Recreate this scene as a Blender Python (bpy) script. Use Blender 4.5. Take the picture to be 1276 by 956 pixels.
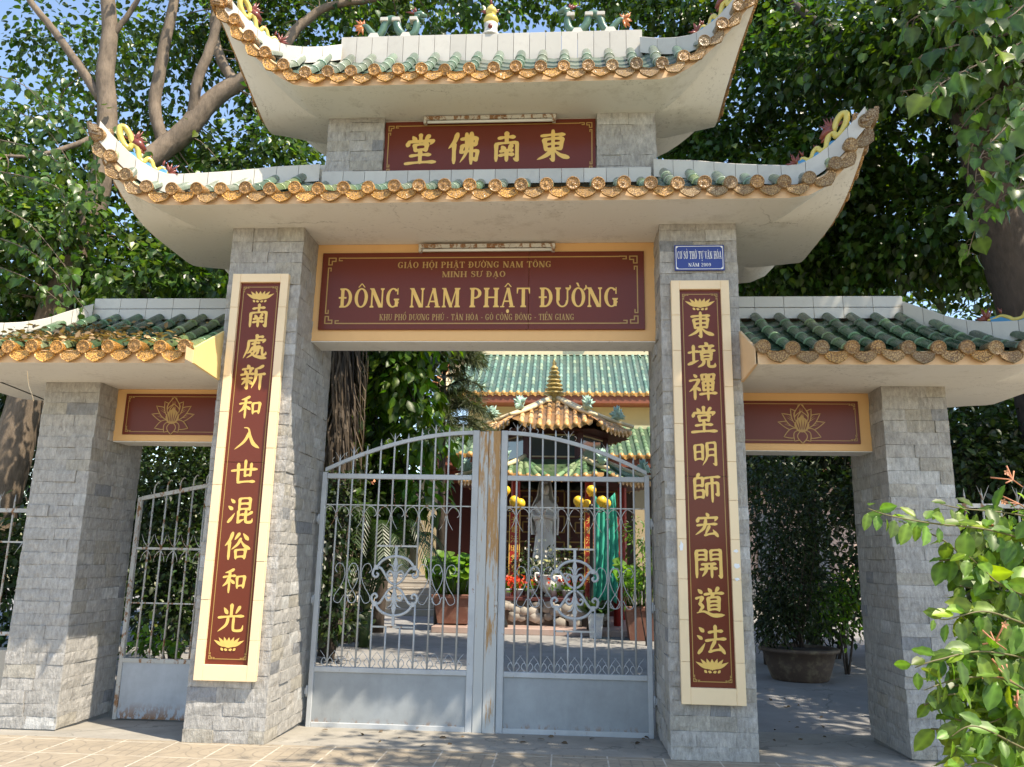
import bpy, bmesh, math, random, unicodedata
import numpy as np
from mathutils import Vector, Matrix
for o in list(bpy.data.objects): bpy.data.objects.remove(o)
S = bpy.context.scene
COL = S.collection
R_ = math.radians
# ---------------------------------------------------------------- camera
CAM_POS = np.array([0.0, -6.1936, 1.4]); FPX = 985.16
_P, _R, _Y = R_(12.372), R_(1.0879), R_(3.9772)
FWD = np.array([-math.sin(_Y)*math.cos(_P), math.cos(_Y)*math.cos(_P), math.sin(_P)])
_rt = np.array([math.cos(_Y), math.sin(_Y), 0.0]); _up = np.cross(_rt, FWD)
RGT = math.cos(_R)*_rt + math.sin(_R)*_up
UPV = math.cos(_R)*_up - math.sin(_R)*_rt
cd = bpy.data.cameras.new('camera'); cam = bpy.data.objects.new('camera', cd); COL.objects.link(cam)
cd.sensor_width = 36; cd.lens = FPX/1276*36; cd.clip_start = 0.05; cd.clip_end = 2000
cam.matrix_world = Matrix(((RGT[0], UPV[0], -FWD[0], CAM_POS[0]), (RGT[1], UPV[1], -FWD[1], CAM_POS[1]),
                           (RGT[2], UPV[2], -FWD[2], CAM_POS[2]), (0, 0, 0, 1)))
S.camera = cam
# ---------------------------------------------------------------- sky, sun, exposure
SUN_EL, SUN_AZ = R_(57), R_(32)           # azimuth: from the facade's right end towards the street
sdir = Vector((math.cos(SUN_EL)*math.cos(SUN_AZ), -math.cos(SUN_EL)*math.sin(SUN_AZ), math.sin(SUN_EL)))
W = bpy.data.worlds.new('World'); S.world = W; W.use_nodes = True
nt = W.node_tree; bg = nt.nodes['Background']
sky = nt.nodes.new('ShaderNodeTexSky'); sky.sky_type = 'NISHITA'; sky.sun_disc = False
sky.sun_elevation = SUN_EL; sky.sun_rotation = math.atan2(sdir.x, sdir.y)
sky.air_density = 1.0; sky.dust_density = .4; sky.ozone_density = 3.0
nt.links.new(sky.outputs[0], bg.inputs[0]); bg.inputs[1].default_value = 0.15
sl = bpy.data.lights.new('sun', 'SUN'); sl.energy = 3.4; sl.angle = R_(0.5); sl.color = (1, .95, .86)
so = bpy.data.objects.new('sun', sl); COL.objects.link(so); so.location = (8, -6, 14)
so.rotation_euler = (-sdir).to_track_quat('-Z', 'Y').to_euler()
S.view_settings.view_transform = 'Standard'; S.view_settings.look = 'None'
S.view_settings.use_white_balance = True; S.view_settings.white_balance_temperature = 7400; S.view_settings.white_balance_tint = 10
S.view_settings.exposure = 1.3; S.view_settings.gamma = 1; S.view_settings.use_curve_mapping = False
S.render.engine = 'CYCLES'
S.cycles.use_denoising = True
S.cycles.max_bounces = 8; S.cycles.diffuse_bounces = 4; S.cycles.glossy_bounces = 3
S.cycles.transmission_bounces = 6; S.cycles.transparent_max_bounces = 8
S.cycles.caustics_reflective = False; S.cycles.caustics_refractive = False
# ---------------------------------------------------------------- helpers
ORG = {}
def link(o, parent=None):
    COL.objects.link(o)
    if parent is not None: o.parent = parent
    return o
def tag(o, label, cat, group=None, kind=None):
    if label: o['label'] = label
    if cat: o['category'] = cat
    if group: o['group'] = group
    if kind: o['kind'] = kind
    return o
def thing(name, label, cat, loc=(0, 0, 0), group=None):
    o = bpy.data.objects.new(name, None); o.empty_display_size = .1
    link(o); o.location = loc; ORG[o.name] = np.array(loc, float)
    return tag(o, label, cat, group)
def org(o): return ORG.get(o.name, np.zeros(3))
def rot_between(u, v): return Vector(u).rotation_difference(Vector(v)).to_matrix()
def lerp(a, b, t): return a + (b-a)*t
def catmull(pts, n=8):
    P = [np.array(p, float) for p in pts]; out = []
    for i in range(len(P)-1):
        p0 = P[max(i-1, 0)]; p1 = P[i]; p2 = P[i+1]; p3 = P[min(i+2, len(P)-1)]
        for k in range(n):
            t = k/n
            out.append(.5*((2*p1)+(-p0+p2)*t+(2*p0-5*p1+4*p2-p3)*t*t+(-p0+3*p1-3*p2+p3)*t**3))
    out.append(P[-1]); return out
class MB:
    def __init__(s): s.v = []; s.f = []; s.m = []; s.c = []; s.sm = []
    def add(s, vs, fs, m=0, c=(1, 1, 1), sm=False):
        b = len(s.v); s.v.extend([tuple(map(float, p)) for p in vs]); s.c.extend([c]*len(vs))
        for f in fs: s.f.append([b+i for i in f]); s.m.append(m); s.sm.append(sm)
    def box(s, x0, x1, y0, y1, z0, z1, m=0, c=(1, 1, 1), b=0.0):
        if b <= 0:
            vs = [(x, y, z) for x in (x0, x1) for y in (y0, y1) for z in (z0, z1)]
            s.add(vs, [(0, 1, 3, 2), (4, 6, 7, 5), (0, 4, 5, 1), (2, 3, 7, 6), (0, 2, 6, 4), (1, 5, 7, 3)], m, c)
        else:                                                # chamfered box
            X, Y, Z = (x0, x1), (y0, y1), (z0, z1); vs = []; idx = {}
            for i in (0, 1):
                for j in (0, 1):
                    for k in (0, 1):
                        sx, sy, sz = (b, -b)[i], (b, -b)[j], (b, -b)[k]
                        for a, p in enumerate(((X[i], Y[j]+sy, Z[k]+sz), (X[i]+sx, Y[j], Z[k]+sz), (X[i]+sx, Y[j]+sy, Z[k]))):
                            idx[i, j, k, a] = len(vs); vs.append(p)
            fs = []
            for i in (0, 1):
                q = [idx[i, 0, 0, 0], idx[i, 1, 0, 0], idx[i, 1, 1, 0], idx[i, 0, 1, 0]]; fs.append(q if i else q[::-1])
                q = [idx[0, i, 0, 1], idx[1, i, 0, 1], idx[1, i, 1, 1], idx[0, i, 1, 1]]; fs.append(q[::-1] if i else q)
                q = [idx[0, 0, i, 2], idx[1, 0, i, 2], idx[1, 1, i, 2], idx[0, 1, i, 2]]; fs.append(q if i else q[::-1])
            for i in (0, 1):
                for j in (0, 1):
                    fs.append([idx[i, j, 0, 0], idx[i, j, 1, 0], idx[i, j, 1, 1], idx[i, j, 0, 1]])
                    fs.append([idx[i, 0, j, 0], idx[i, 1, j, 0], idx[i, 1, j, 2], idx[i, 0, j, 2]])
                    fs.append([idx[0, i, j, 1], idx[1, i, j, 1], idx[1, i, j, 2], idx[0, i, j, 2]])
            for i in (0, 1):
                for j in (0, 1):
                    for k in (0, 1): fs.append([idx[i, j, k, a] for a in range(3)])
            s.add(vs, fs, m, c)
    def tube(s, pts, r, n=8, m=0, c=(1, 1, 1), cap=True, sm=True, flat=None):
        P = [np.array(p, float) for p in pts]; N = len(P)
        rr = r if callable(r) else (lambda t: r) if not hasattr(r, '__len__') else (lambda t: float(np.interp(t, np.linspace(0, 1, len(r)), r)))
        vs = []; fs = []; up = None
        for i in range(N):
            d = P[min(i+1, N-1)]-P[max(i-1, 0)]; d = d/(np.linalg.norm(d)+1e-9)
            if up is None:
                up = np.array([0, 0, 1.]) if abs(d[2]) < .9 else np.array([0, 1., 0])
            up = up-d*(up@d); up /= np.linalg.norm(up)+1e-9
            sd = np.cross(d, up); rad = rr(i/max(N-1, 1))
            for k in range(n):
                a = 2*math.pi*k/n
                vs.append(P[i]+rad*(math.cos(a)*sd+math.sin(a)*up))
        for i in range(N-1):
            for k in range(n): fs.append((i*n+k, i*n+(k+1) % n, (i+1)*n+(k+1) % n, (i+1)*n+k))
        if cap: fs.append(tuple(range(n))[::-1]); fs.append(tuple((N-1)*n+k for k in range(n)))
        s.add(vs, fs, m, c, sm)
    def bar(s, p, q, w, h=None, m=0, c=(1, 1, 1), up=(0, 1, 0)):
        p = np.array(p, float); q = np.array(q, float); h = h or w
        d = (q-p)/np.linalg.norm(q-p); u = np.array(up, float); u = u-d*(u@d)
        if np.linalg.norm(u) < 1e-4: u = np.array([1., 0, 0]); u = u-d*(u@d)
        u /= np.linalg.norm(u); sd = np.cross(d, u); vs = []
        for e in (p, q):
            for a, b in ((-1, -1), (1, -1), (1, 1), (-1, 1)): vs.append(e+sd*a*w/2+u*b*h/2)
        s.add(vs, [(0, 3, 2, 1), (4, 5, 6, 7), (0, 1, 5, 4), (1, 2, 6, 5), (2, 3, 7, 6), (3, 0, 4, 7)], m, c)
    def lathe(s, prof, cen=(0, 0, 0), n=20, m=0, c=(1, 1, 1), axis=(0, 0, 1), sm=True):
        M = np.array(rot_between((0, 0, 1), axis)); cen = np.array(cen, float); vs = []; fs = []
        for r, z in prof:
            for k in range(n):
                a = 2*math.pi*k/n; vs.append(cen+M@np.array([r*math.cos(a), r*math.sin(a), z]))
        for i in range(len(prof)-1):
            for k in range(n): fs.append((i*n+k, i*n+(k+1) % n, (i+1)*n+(k+1) % n, (i+1)*n+k))
        if prof[0][0] > 1e-5: fs.append(tuple(range(n))[::-1])
        if prof[-1][0] > 1e-5: fs.append(tuple((len(prof)-1)*n+k for k in range(n)))
        s.add(vs, fs, m, c, sm)
    def ball(s, cen, r, n=12, m=0, c=(1, 1, 1), sc=(1, 1, 1)):
        vs = []; fs = []; k2 = n//2
        for i in range(k2+1):
            t = math.pi*i/k2
            for k in range(n):
                a = 2*math.pi*k/n
                vs.append((cen[0]+sc[0]*r*math.sin(t)*math.cos(a), cen[1]+sc[1]*r*math.sin(t)*math.sin(a), cen[2]+sc[2]*r*math.cos(t)))
        for i in range(k2):
            for k in range(n): fs.append((i*n+k, (i+1)*n+k, (i+1)*n+(k+1) % n, i*n+(k+1) % n))
        s.add(vs, fs, m, c, True)
    def grid(s, rows, m=0, c=(1, 1, 1), sm=False, close=False):
        n = len(rows[0]); vs = [p for r in rows for p in r]; fs = []
        for i in range(len(rows)-1):
            for k in range(n if close else n-1): fs.append((i*n+k, i*n+(k+1) % n, (i+1)*n+(k+1) % n, (i+1)*n+k))
        s.add(vs, fs, m, c, sm)
    def prism(s, poly, T, d, m=0, c=(1, 1, 1)):
        """2-D polygon extruded: T maps (u,v,w) to 3-D, depth d in w"""
        n = len(poly)
        vs = [T(u, v, 0) for u, v in poly]+[T(u, v, d) for u, v in poly]
        s.add(vs, [tuple(range(n))[::-1], tuple(range(n, 2*n))]+[(i, (i+1) % n, n+(i+1) % n, n+i) for i in range(n)], m, c)
    def build(s, name, mats, parent=None, label=None):
        if not isinstance(mats, (list, tuple)): mats = [mats]
        me = bpy.data.meshes.new(name); O = org(parent) if parent is not None else np.zeros(3)
        V = np.array(s.v, float).reshape(-1, 3)-O
        me.from_pydata(V.tolist(), [], s.f)
        for m in mats: me.materials.append(m)
        me.polygons.foreach_set('material_index', np.array(s.m, np.int32))
        me.polygons.foreach_set('use_smooth', np.array(s.sm, bool))
        a = me.color_attributes.new('Col', 'FLOAT_COLOR', 'POINT')
        c = np.ones((len(s.v), 4), np.float32); c[:, :3] = np.array(s.c, np.float32).reshape(-1, 3); a.data.foreach_set('color', c.ravel())
        me.update()
        o = bpy.data.objects.new(name, me); link(o, parent)
        ORG[o.name] = O
        if label: o['label'] = label
        return o
# ---------------------------------------------------------------- materials
MATS = {}
class NT:
    def __init__(s, name):
        s.m = bpy.data.materials.new(name); s.m.use_nodes = True; s.t = s.m.node_tree
        s.p = s.t.nodes['Principled BSDF']; s.out = s.t.nodes['Material Output']
        s.tc = s.n('ShaderNodeTexCoord')
    def n(s, typ, **k):
        x = s.t.nodes.new(typ)
        for a, b in k.items(): setattr(x, a, b)
        return x
    def l(s, a, b): s.t.links.new(a, b)
    def val(s, sock, v):
        if hasattr(v, 'links') or isinstance(v, bpy.types.NodeSocket): s.l(v, sock)
        else: sock.default_value = v
    def noise(s, scale, detail=4, rough=.55, vec=None, sc3=None):
        x = s.n('ShaderNodeTexNoise'); x.inputs['Scale'].default_value = scale; x.inputs['Detail'].default_value = detail
        x.inputs['Roughness'].default_value = rough
        v = vec or s.tc.outputs['Object']
        if sc3:
            mp = s.n('ShaderNodeMapping'); mp.inputs['Scale'].default_value = sc3; s.l(v, mp.inputs['Vector']); v = mp.outputs[0]
        s.l(v, x.inputs['Vector']); return x.outputs['Fac']
    def ramp(s, fac, a, b, ca=(0, 0, 0, 1), cb=(1, 1, 1, 1)):
        r = s.n('ShaderNodeValToRGB'); e = r.color_ramp.elements
        e[0].position = a; e[1].position = b; e[0].color = ca; e[1].color = cb
        s.l(fac, r.inputs[0]); return r.outputs[0]
    def mix(s, fac, a, b, mode='MIX'):
        x = s.n('ShaderNodeMix', data_type='RGBA', blend_type=mode)
        s.val(x.inputs[0], fac); s.val(x.inputs[6], a); s.val(x.inputs[7], b); return x.outputs[2]
    def math(s, op, a, b=0.0, c=0.0):
        x = s.n('ShaderNodeMath', operation=op); s.val(x.inputs[0], a); s.val(x.inputs[1], b); s.val(x.inputs[2], c); return x.outputs[0]
    def attr(s): return s.n('ShaderNodeAttribute', attribute_name='Col').outputs['Color']
    def bump(s, h, strength=.3, dist=.01, nrm=None):
        b = s.n('ShaderNodeBump'); b.inputs['Strength'].default_value = strength; b.inputs['Distance'].default_value = dist
        s.l(h, b.inputs['Height'])
        if nrm is not None: s.l(nrm, b.inputs['Normal'])
        s.l(b.outputs[0], s.p.inputs['Normal']); return b.outputs[0]
def c4(c): return (c[0], c[1], c[2], 1)
def pm(name, col, rough=.6, var=.2, scale=6, bump=0, bscale=60, attr=False, metal=0, spec=.5, dirt=None, dirt_amt=.5, dscale=3, coat=0):
    if name in MATS: return MATS[name]
    t = NT(name); base = c4(col)
    if attr: base = t.mix(1.0, base, t.attr(), 'MULTIPLY')
    f = t.noise(scale, 5)
    lo = t.math('MULTIPLY_ADD', f, 2*var, 1-var)
    cmb = t.n('ShaderNodeCombineColor')
    for i in range(3): t.l(lo, cmb.inputs[i])
    c = t.mix(1.0, base, cmb.outputs[0], 'MULTIPLY')
    if dirt:
        d = t.ramp(t.noise(dscale, 8, .7), .5, .72); dm = t.math('MULTIPLY', d, dirt_amt); c = t.mix(dm, c, c4(dirt))
    t.l(c, t.p.inputs['Base Color'])
    t.p.inputs['Roughness'].default_value = rough; t.p.inputs['Metallic'].default_value = metal
    t.p.inputs['Specular IOR Level'].default_value = spec; t.p.inputs['Coat Weight'].default_value = coat
    if bump: t.bump(t.noise(bscale, 4), bump, .004)
    MATS[name] = t.m; return t.m
def stone_mat():
    t = NT('grey_split_stone')
    st = t.ramp(t.noise(42, 6, .7, sc3=(1, 1, .34)), .30, .70); g = t.noise(11, 4); fine = t.noise(150, 3)
    f = t.math('MULTIPLY_ADD', st, .55, .66); f = t.math('MULTIPLY', f, t.math('MULTIPLY_ADD', fine, .5, .75))
    f = t.math('MULTIPLY', f, t.math('MULTIPLY_ADD', g, .7, .62))
    cmb = t.n('ShaderNodeCombineColor')
    for i in range(3): t.l(f, cmb.inputs[i])
    c = t.mix(1.0, t.attr(), cmb.outputs[0], 'MULTIPLY')
    c = t.mix(t.math('MULTIPLY', t.ramp(t.noise(5, 5), .56, .75), .35), c, (.30, .255, .19, 1))
    t.l(c, t.p.inputs['Base Color']); t.p.inputs['Roughness'].default_value = .72
    h = t.math('ADD', st, t.math('MULTIPLY', fine, .35))
    t.bump(h, .6, .012); return t.m
def plaster_mat():
    t = NT('stained_white_plaster'); a = t.noise(1.7, 7, .68); b = t.noise(3.2, 8, .75, sc3=(1, 1, .5)); k = t.noise(26, 6, .75)
    c = t.mix(a, (.71, .69, .635, 1), (.80, .785, .73, 1)); c = t.mix(t.math('MULTIPLY', t.ramp(b, .54, .68), .42), c, (.42, .385, .32, 1))
    c = t.mix(t.math('MULTIPLY', t.math('MULTIPLY', t.ramp(k, .56, .64), t.ramp(a, .45, .62)), .45), c, (.13, .12, .10, 1))
    cr = t.n('ShaderNodeTexVoronoi', feature='DISTANCE_TO_EDGE'); cr.inputs['Scale'].default_value = .55; mv = t.n('ShaderNodeVectorMath', operation='ADD'); t.l(t.tc.outputs['Object'], mv.inputs[0])
    cx = t.n('ShaderNodeCombineXYZ'); nn = t.math('MULTIPLY', t.noise(2.5, 6, .7), .9)
    for i in range(3): t.l(nn, cx.inputs[i])
    t.l(cx.outputs[0], mv.inputs[1]); t.l(mv.outputs[0], cr.inputs['Vector'])
    c = t.mix(t.math('MULTIPLY', t.math('LESS_THAN', cr.outputs['Distance'], .002), t.math('MULTIPLY', t.ramp(t.noise(1.3, 3), .5, .62), .5)), c, (.22, .195, .165, 1))
    t.l(c, t.p.inputs['Base Color']); t.p.inputs['Roughness'].default_value = .78; t.bump(t.noise(35, 5), .16, .005); return t.m
def relief_mat(name, dark):
    t = NT(name); v = t.n('ShaderNodeTexVoronoi', feature='DISTANCE_TO_EDGE'); v.inputs['Scale'].default_value = 62
    w = t.noise(30, 3); mv = t.n('ShaderNodeVectorMath', operation='ADD'); t.l(t.tc.outputs['Object'], mv.inputs[0])
    cx = t.n('ShaderNodeCombineXYZ'); wv = t.math('MULTIPLY', w, .03)
    for i in range(3): t.l(wv, cx.inputs[i])
    t.l(cx.outputs[0], mv.inputs[1]); t.l(mv.outputs[0], v.inputs['Vector'])
    e = t.ramp(v.outputs['Distance'], .015, .15)
    n = t.math('MULTIPLY_ADD', t.noise(14, 5), 1.0, .65)
    cmb = t.n('ShaderNodeCombineColor')
    for i in range(3): t.l(n, cmb.inputs[i])
    c = t.mix(1.0, t.attr(), cmb.outputs[0], 'MULTIPLY')
    c = t.mix(e, c4(dark), c); c = t.mix(t.math('MULTIPLY', t.ramp(t.noise(7, 6, .7), .52, .7), .35), c, (.16, .12, .08, 1))
    t.l(c, t.p.inputs['Base Color']); t.p.inputs['Roughness'].default_value = .33
    t.bump(e, .6, .004); return t.m
def paint_rust(name, col, amt=.5, zlow=None):
    t = NT(name)
    base = t.mix(t.ramp(t.noise(2.6, 6, .65), .3, .7), c4([x*.78 for x in col]), c4([min(1, x*1.1) for x in col])); base = t.mix(t.math('MULTIPLY', t.ramp(t.noise(14, 7, .72, sc3=(1, 1, .25)), .52, .72), .3), base, c4([x*.62 for x in col]))
    n = t.noise(22, 8, .72, sc3=(1, 1, .5)); hi = .62-.2*amt
    r = t.ramp(n, hi, hi+.05)
    if zlow is not None:
        sx = t.n('ShaderNodeSeparateXYZ'); t.l(t.tc.outputs['Object'], sx.inputs[0])
        k = t.n('ShaderNodeMapRange'); t.l(sx.outputs[2], k.inputs[0]); k.inputs[1].default_value = zlow[0]; k.inputs[2].default_value = zlow[1]
        k.inputs[3].default_value = 1; k.inputs[4].default_value = 0; k.clamp = True
        r = t.math('MULTIPLY', r, k.outputs[0])
    rc = t.mix(t.noise(40, 3), (.16, .07, .03, 1), (.34, .17, .07, 1))
    t.l(t.mix(r, base, rc), t.p.inputs['Base Color'])
    t.p.inputs['Roughness'].default_value = .48; t.bump(t.noise(8, 3), .12, .01); return t.m
def leaf_mat(name, col, rough=.4, trans=.35, var=.35):
    t = NT(name); c = t.mix(1.0, c4(col), t.attr(), 'MULTIPLY')
    f = t.math('MULTIPLY_ADD', t.noise(5, 3), 2*var, 1-var)
    cmb = t.n('ShaderNodeCombineColor')
    for i in range(3): t.l(f, cmb.inputs[i])
    c = t.mix(1.0, c, cmb.outputs[0], 'MULTIPLY')
    t.l(c, t.p.inputs['Base Color']); t.p.inputs['Roughness'].default_value = rough; t.p.inputs['Specular IOR Level'].default_value = .5
    tr = t.n('ShaderNodeBsdfTranslucent'); t.l(t.mix(1.0, c, (1.5, 1.6, .5, 1), 'MULTIPLY'), tr.inputs[0])
    mx = t.n('ShaderNodeMixShader'); mx.inputs[0].default_value = trans
    t.l(t.p.outputs[0], mx.inputs[1]); t.l(tr.outputs[0], mx.inputs[2]); t.l(mx.outputs[0], t.out.inputs['Surface']); return t.m
def bark_mat(name, col, sc3=(1, 1, .35), bs=18):
    t = NT(name); n = t.noise(bs, 7, .68, sc3=sc3); g = t.noise(3.5, 5)
    c = t.mix(t.ramp(n, .32, .68), c4([x*.45 for x in col]), c4(col)); c = t.mix(t.math('MULTIPLY', t.ramp(g, .45, .65), .5), c, c4([x*1.2 for x in col]))
    t.l(c, t.p.inputs['Base Color']); t.p.inputs['Roughness'].default_value = .85; t.bump(n, .8, .02); return t.m
M_STONE = stone_mat()
M_JOINT = pm('stone_joint', (.24, .24, .235), .9)
M_PLASTER = plaster_mat()
M_FASCIA = pm('peach_paint', (.76, .52, .30), .6, .1, 5, .08, 60, dirt=(.42, .30, .2), dirt_amt=.35, dscale=4)
M_ORANGE = pm('orange_paint', (.76, .45, .19), .55, .08, 3, .06, 60, dirt=(.5, .26, .1), dirt_amt=.25, dscale=3)
M_CREAM = pm('cream_tile_frame', (.86, .655, .41), .35, .07, 2.5, .05, 50, dirt=(.62, .47, .25), dirt_amt=.25, dscale=3)
M_YELLOW = pm('yellow_wall_paint', (.80, .60, .26), .65, .1, 3, .06, 40)
M_WTILE = pm('white_glazed_tile', (.56, .53, .465), .32, .12, 5, .04, 30, attr=True, dirt=(.32, .29, .25), dirt_amt=.4, dscale=5)
M_GREEN = pm('green_glazed_tile', (1, 1, 1), .22, .45, 11, .15, 50, attr=True, dirt=(.16, .15, .12), dirt_amt=.6, dscale=6)
M_CAP = relief_mat('amber_glazed_relief', (.13, .055, .016))
M_MAROON = pm('maroon_granite_panel', (.148, .033, .019), .22, .14, 160, 0, attr=False, spec=.22)
M_GOLD = pm('gold_lettering', (.78, .50, .13), .4, .12, 14, attr=False)
M_DGOLD = pm('dull_gold_line', (.42, .25, .065), .4, .15, 14)
M_BLUE = pm('blue_enamel', (.018, .04, .24), .3, .06, 4)
M_WHITE = pm('white_enamel', (.82, .82, .82), .4, .04, 4)
M_GATE = paint_rust('grey_gate_paint', (.47, .49, .50), -.1)
M_GATEPANEL = paint_rust('grey_gate_panel_paint', (.31, .335, .35), .5, (-.02, .05))
def ochre_post(name, lo, hi):
    t = NT(name); st = t.noise(9, 7, .7, sc3=(3.5, 3.5, .35)); sx = t.n('ShaderNodeSeparateXYZ'); t.l(t.tc.outputs['Object'], sx.inputs[0])
    k = t.n('ShaderNodeMapRange'); t.l(sx.outputs[2], k.inputs[0]); k.inputs[1].default_value = .3; k.inputs[2].default_value = 2.2; k.inputs[3].default_value = lo; k.inputs[4].default_value = hi
    r = t.ramp(t.math('ADD', st, k.outputs[0]), .52, .60)
    c = t.mix(r, (.47, .48, .465, 1), t.mix(t.noise(30, 4, sc3=(2, 2, .4)), (.30, .14, .045, 1), (.50, .30, .12, 1)))
    t.l(c, t.p.inputs['Base Color']); t.p.inputs['Roughness'].default_value = .6; t.bump(st, .3, .006); return t.m
M_RUSTPOST = ochre_post('ochre_rust_strip', -.06, .13); M_GATEPOST = ochre_post('flaking_gate_post', -.12, .03)
M_SIDEGATE = paint_rust('side_gate_paint', (.50, .50, .47), .42)
M_DARK = pm('dark_void', (.012, .012, .012), .8)
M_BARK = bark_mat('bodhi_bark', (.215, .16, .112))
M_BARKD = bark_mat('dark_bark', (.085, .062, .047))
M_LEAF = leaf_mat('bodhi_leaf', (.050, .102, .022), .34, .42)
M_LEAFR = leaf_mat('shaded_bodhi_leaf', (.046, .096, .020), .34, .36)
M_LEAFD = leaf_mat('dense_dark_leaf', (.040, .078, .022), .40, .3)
M_LEAFB = leaf_mat('bright_shrub_leaf', (.10, .21, .022), .42, .45)
M_NEEDLE = leaf_mat('conifer_needle', (.075, .10, .045), .6, .2)
M_DRY = leaf_mat('dry_frond', (.10, .072, .048), .8, .2)
# ---------------------------------------------------------------- ground
def sheet(name, x0, x1, y0, y1, z0, z1, mat, nx=1, ny=1):
    b = MB(); b.grid([[(lerp(x0, x1, i/nx), lerp(y0, y1, j/ny), lerp(z0, z1, j/ny)) for i in range(nx+1)] for j in range(ny+1)])
    o = b.build(name, mat); tag(o, None, None, kind='structure'); return o
def pavement_mat():
    t = NT('patterned_pavement'); sx = t.n('ShaderNodeSeparateXYZ'); t.l(t.tc.outputs['Object'], sx.inputs[0])
    T = .40
    cell = []; frac = []
    for i, off in ((0, .09), (1, .05)):
        q = t.math('DIVIDE', t.math('ADD', sx.outputs[i], 40+off), T); cell.append(t.math('FLOOR', q)); frac.append(t.math('FRACT', q))
    fx, fy = frac
    ck = t.math('MODULO', t.math('ADD', t.math('MULTIPLY', cell[0], 1), t.math('MULTIPLY', cell[1], 1)), 3)
    sel = t.math('LESS_THAN', ck, 1.5)
    # joints
    def edge(a): return t.math('MINIMUM', a, t.math('SUBTRACT', 1, a))
    jd = t.math('MINIMUM', edge(fx), edge(fy)); joint = t.math('LESS_THAN', jd, .014)
    # fan of arcs from two corners
    def arcs(ax, ay):
        dx = t.math('SUBTRACT', fx, ax); dy = t.math('SUBTRACT', fy, ay)
        d = t.math('SQRT', t.math('ADD', t.math('MULTIPLY', dx, dx), t.math('MULTIPLY', dy, dy)))
        q = t.math('FRACT', t.math('MULTIPLY', d, 5.0)); ln = t.math('LESS_THAN', t.math('ABSOLUTE', t.math('SUBTRACT', q, .5)), .07)
        return t.math('MULTIPLY', ln, t.math('LESS_THAN', d, .62))
    arc = t.math('MAXIMUM', arcs(0.0, 0.5), arcs(1.0, 0.5))
    gx = t.math('FRACT', t.math('MULTIPLY', fx, 5)); gy = t.math('FRACT', t.math('MULTIPLY', fy, 3))
    gl = t.math('MAXIMUM', t.math('LESS_THAN', edge(gx), .07), t.math('LESS_THAN', edge(gy), .05))
    pat = t.mix(sel, gl, arc)
    n1 = t.noise(1.6, 6, .65); n2 = t.noise(40, 5, .7); n3 = t.noise(6, 6, .7)
    base = t.mix(n1, (.27, .22, .155, 1), (.36, .30, .22, 1)); base = t.mix(t.ramp(n3, .42, .7), base, (.21, .175, .13, 1))
    base = t.mix(t.math('MULTIPLY', n2, .5), base, (.33, .285, .225, 1))
    wear = t.ramp(t.noise(9, 5, .7), .3, .62)
    c = t.mix(t.math('MULTIPLY', t.math('MULTIPLY', pat, wear), .55), base, (.12, .10, .085, 1))
    c = t.mix(t.math('MULTIPLY', joint, t.ramp(t.noise(12, 5), .3, .55)), c, (.52, .47, .39, 1))
    t.l(c, t.p.inputs['Base Color']); t.p.inputs['Roughness'].default_value = .85
    h = t.math('SUBTRACT', t.math('MULTIPLY', n2, .6), t.math('MULTIPLY', pat, .8)); t.bump(h, .5, .006); return t.m
def concrete_mat(name, a, b, s=1.4):
    t = NT(name); c = t.mix(t.ramp(t.noise(s, 7, .65), .35, .68), c4(a), c4(b))
    cr = t.n('ShaderNodeTexVoronoi', feature='DISTANCE_TO_EDGE'); cr.inputs['Scale'].default_value = .9
    mv = t.n('ShaderNodeVectorMath', operation='ADD'); t.l(t.tc.outputs['Object'], mv.inputs[0])
    cx = t.n('ShaderNodeCombineXYZ'); nn = t.noise(3, 5)
    for i in range(3): t.l(nn, cx.inputs[i])
    t.l(cx.outputs[0], mv.inputs[1]); t.l(mv.outputs[0], cr.inputs['Vector'])
    c = t.mix(t.math('MULTIPLY', t.math('LESS_THAN', cr.outputs['Distance'], .008), .45), c, (.07, .07, .065, 1))
    c = t.mix(t.math('MULTIPLY', t.noise(60, 5, .7), .35), c, c4([x*.6 for x in a]))
    t.l(c, t.p.inputs['Base Color']); t.p.inputs['Roughness'].default_value = .8; t.bump(t.noise(70, 5), .35, .006); return t.m
M_CONC = concrete_mat('courtyard_concrete', (.23, .225, .22), (.33, .32, .31))
M_SILL = concrete_mat('threshold_concrete', (.27, .25, .215), (.40, .37, .32), 3)
M_EARTH = concrete_mat('bare_earth', (.17, .13, .09), (.22, .18, .13))
sheet('ground', -400, 400, -60, 700, -.12, -.12, M_EARTH)
sheet('pavement', -30, 30, -14, .02, 0, 0, pavement_mat())
sheet('threshold', -30, 30, .02, 1.35, 0.0, -.055, M_SILL, 1, 4)
sheet('courtyard', -30, 30, 1.35, 40, -.068, -.068, M_CONC)
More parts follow.
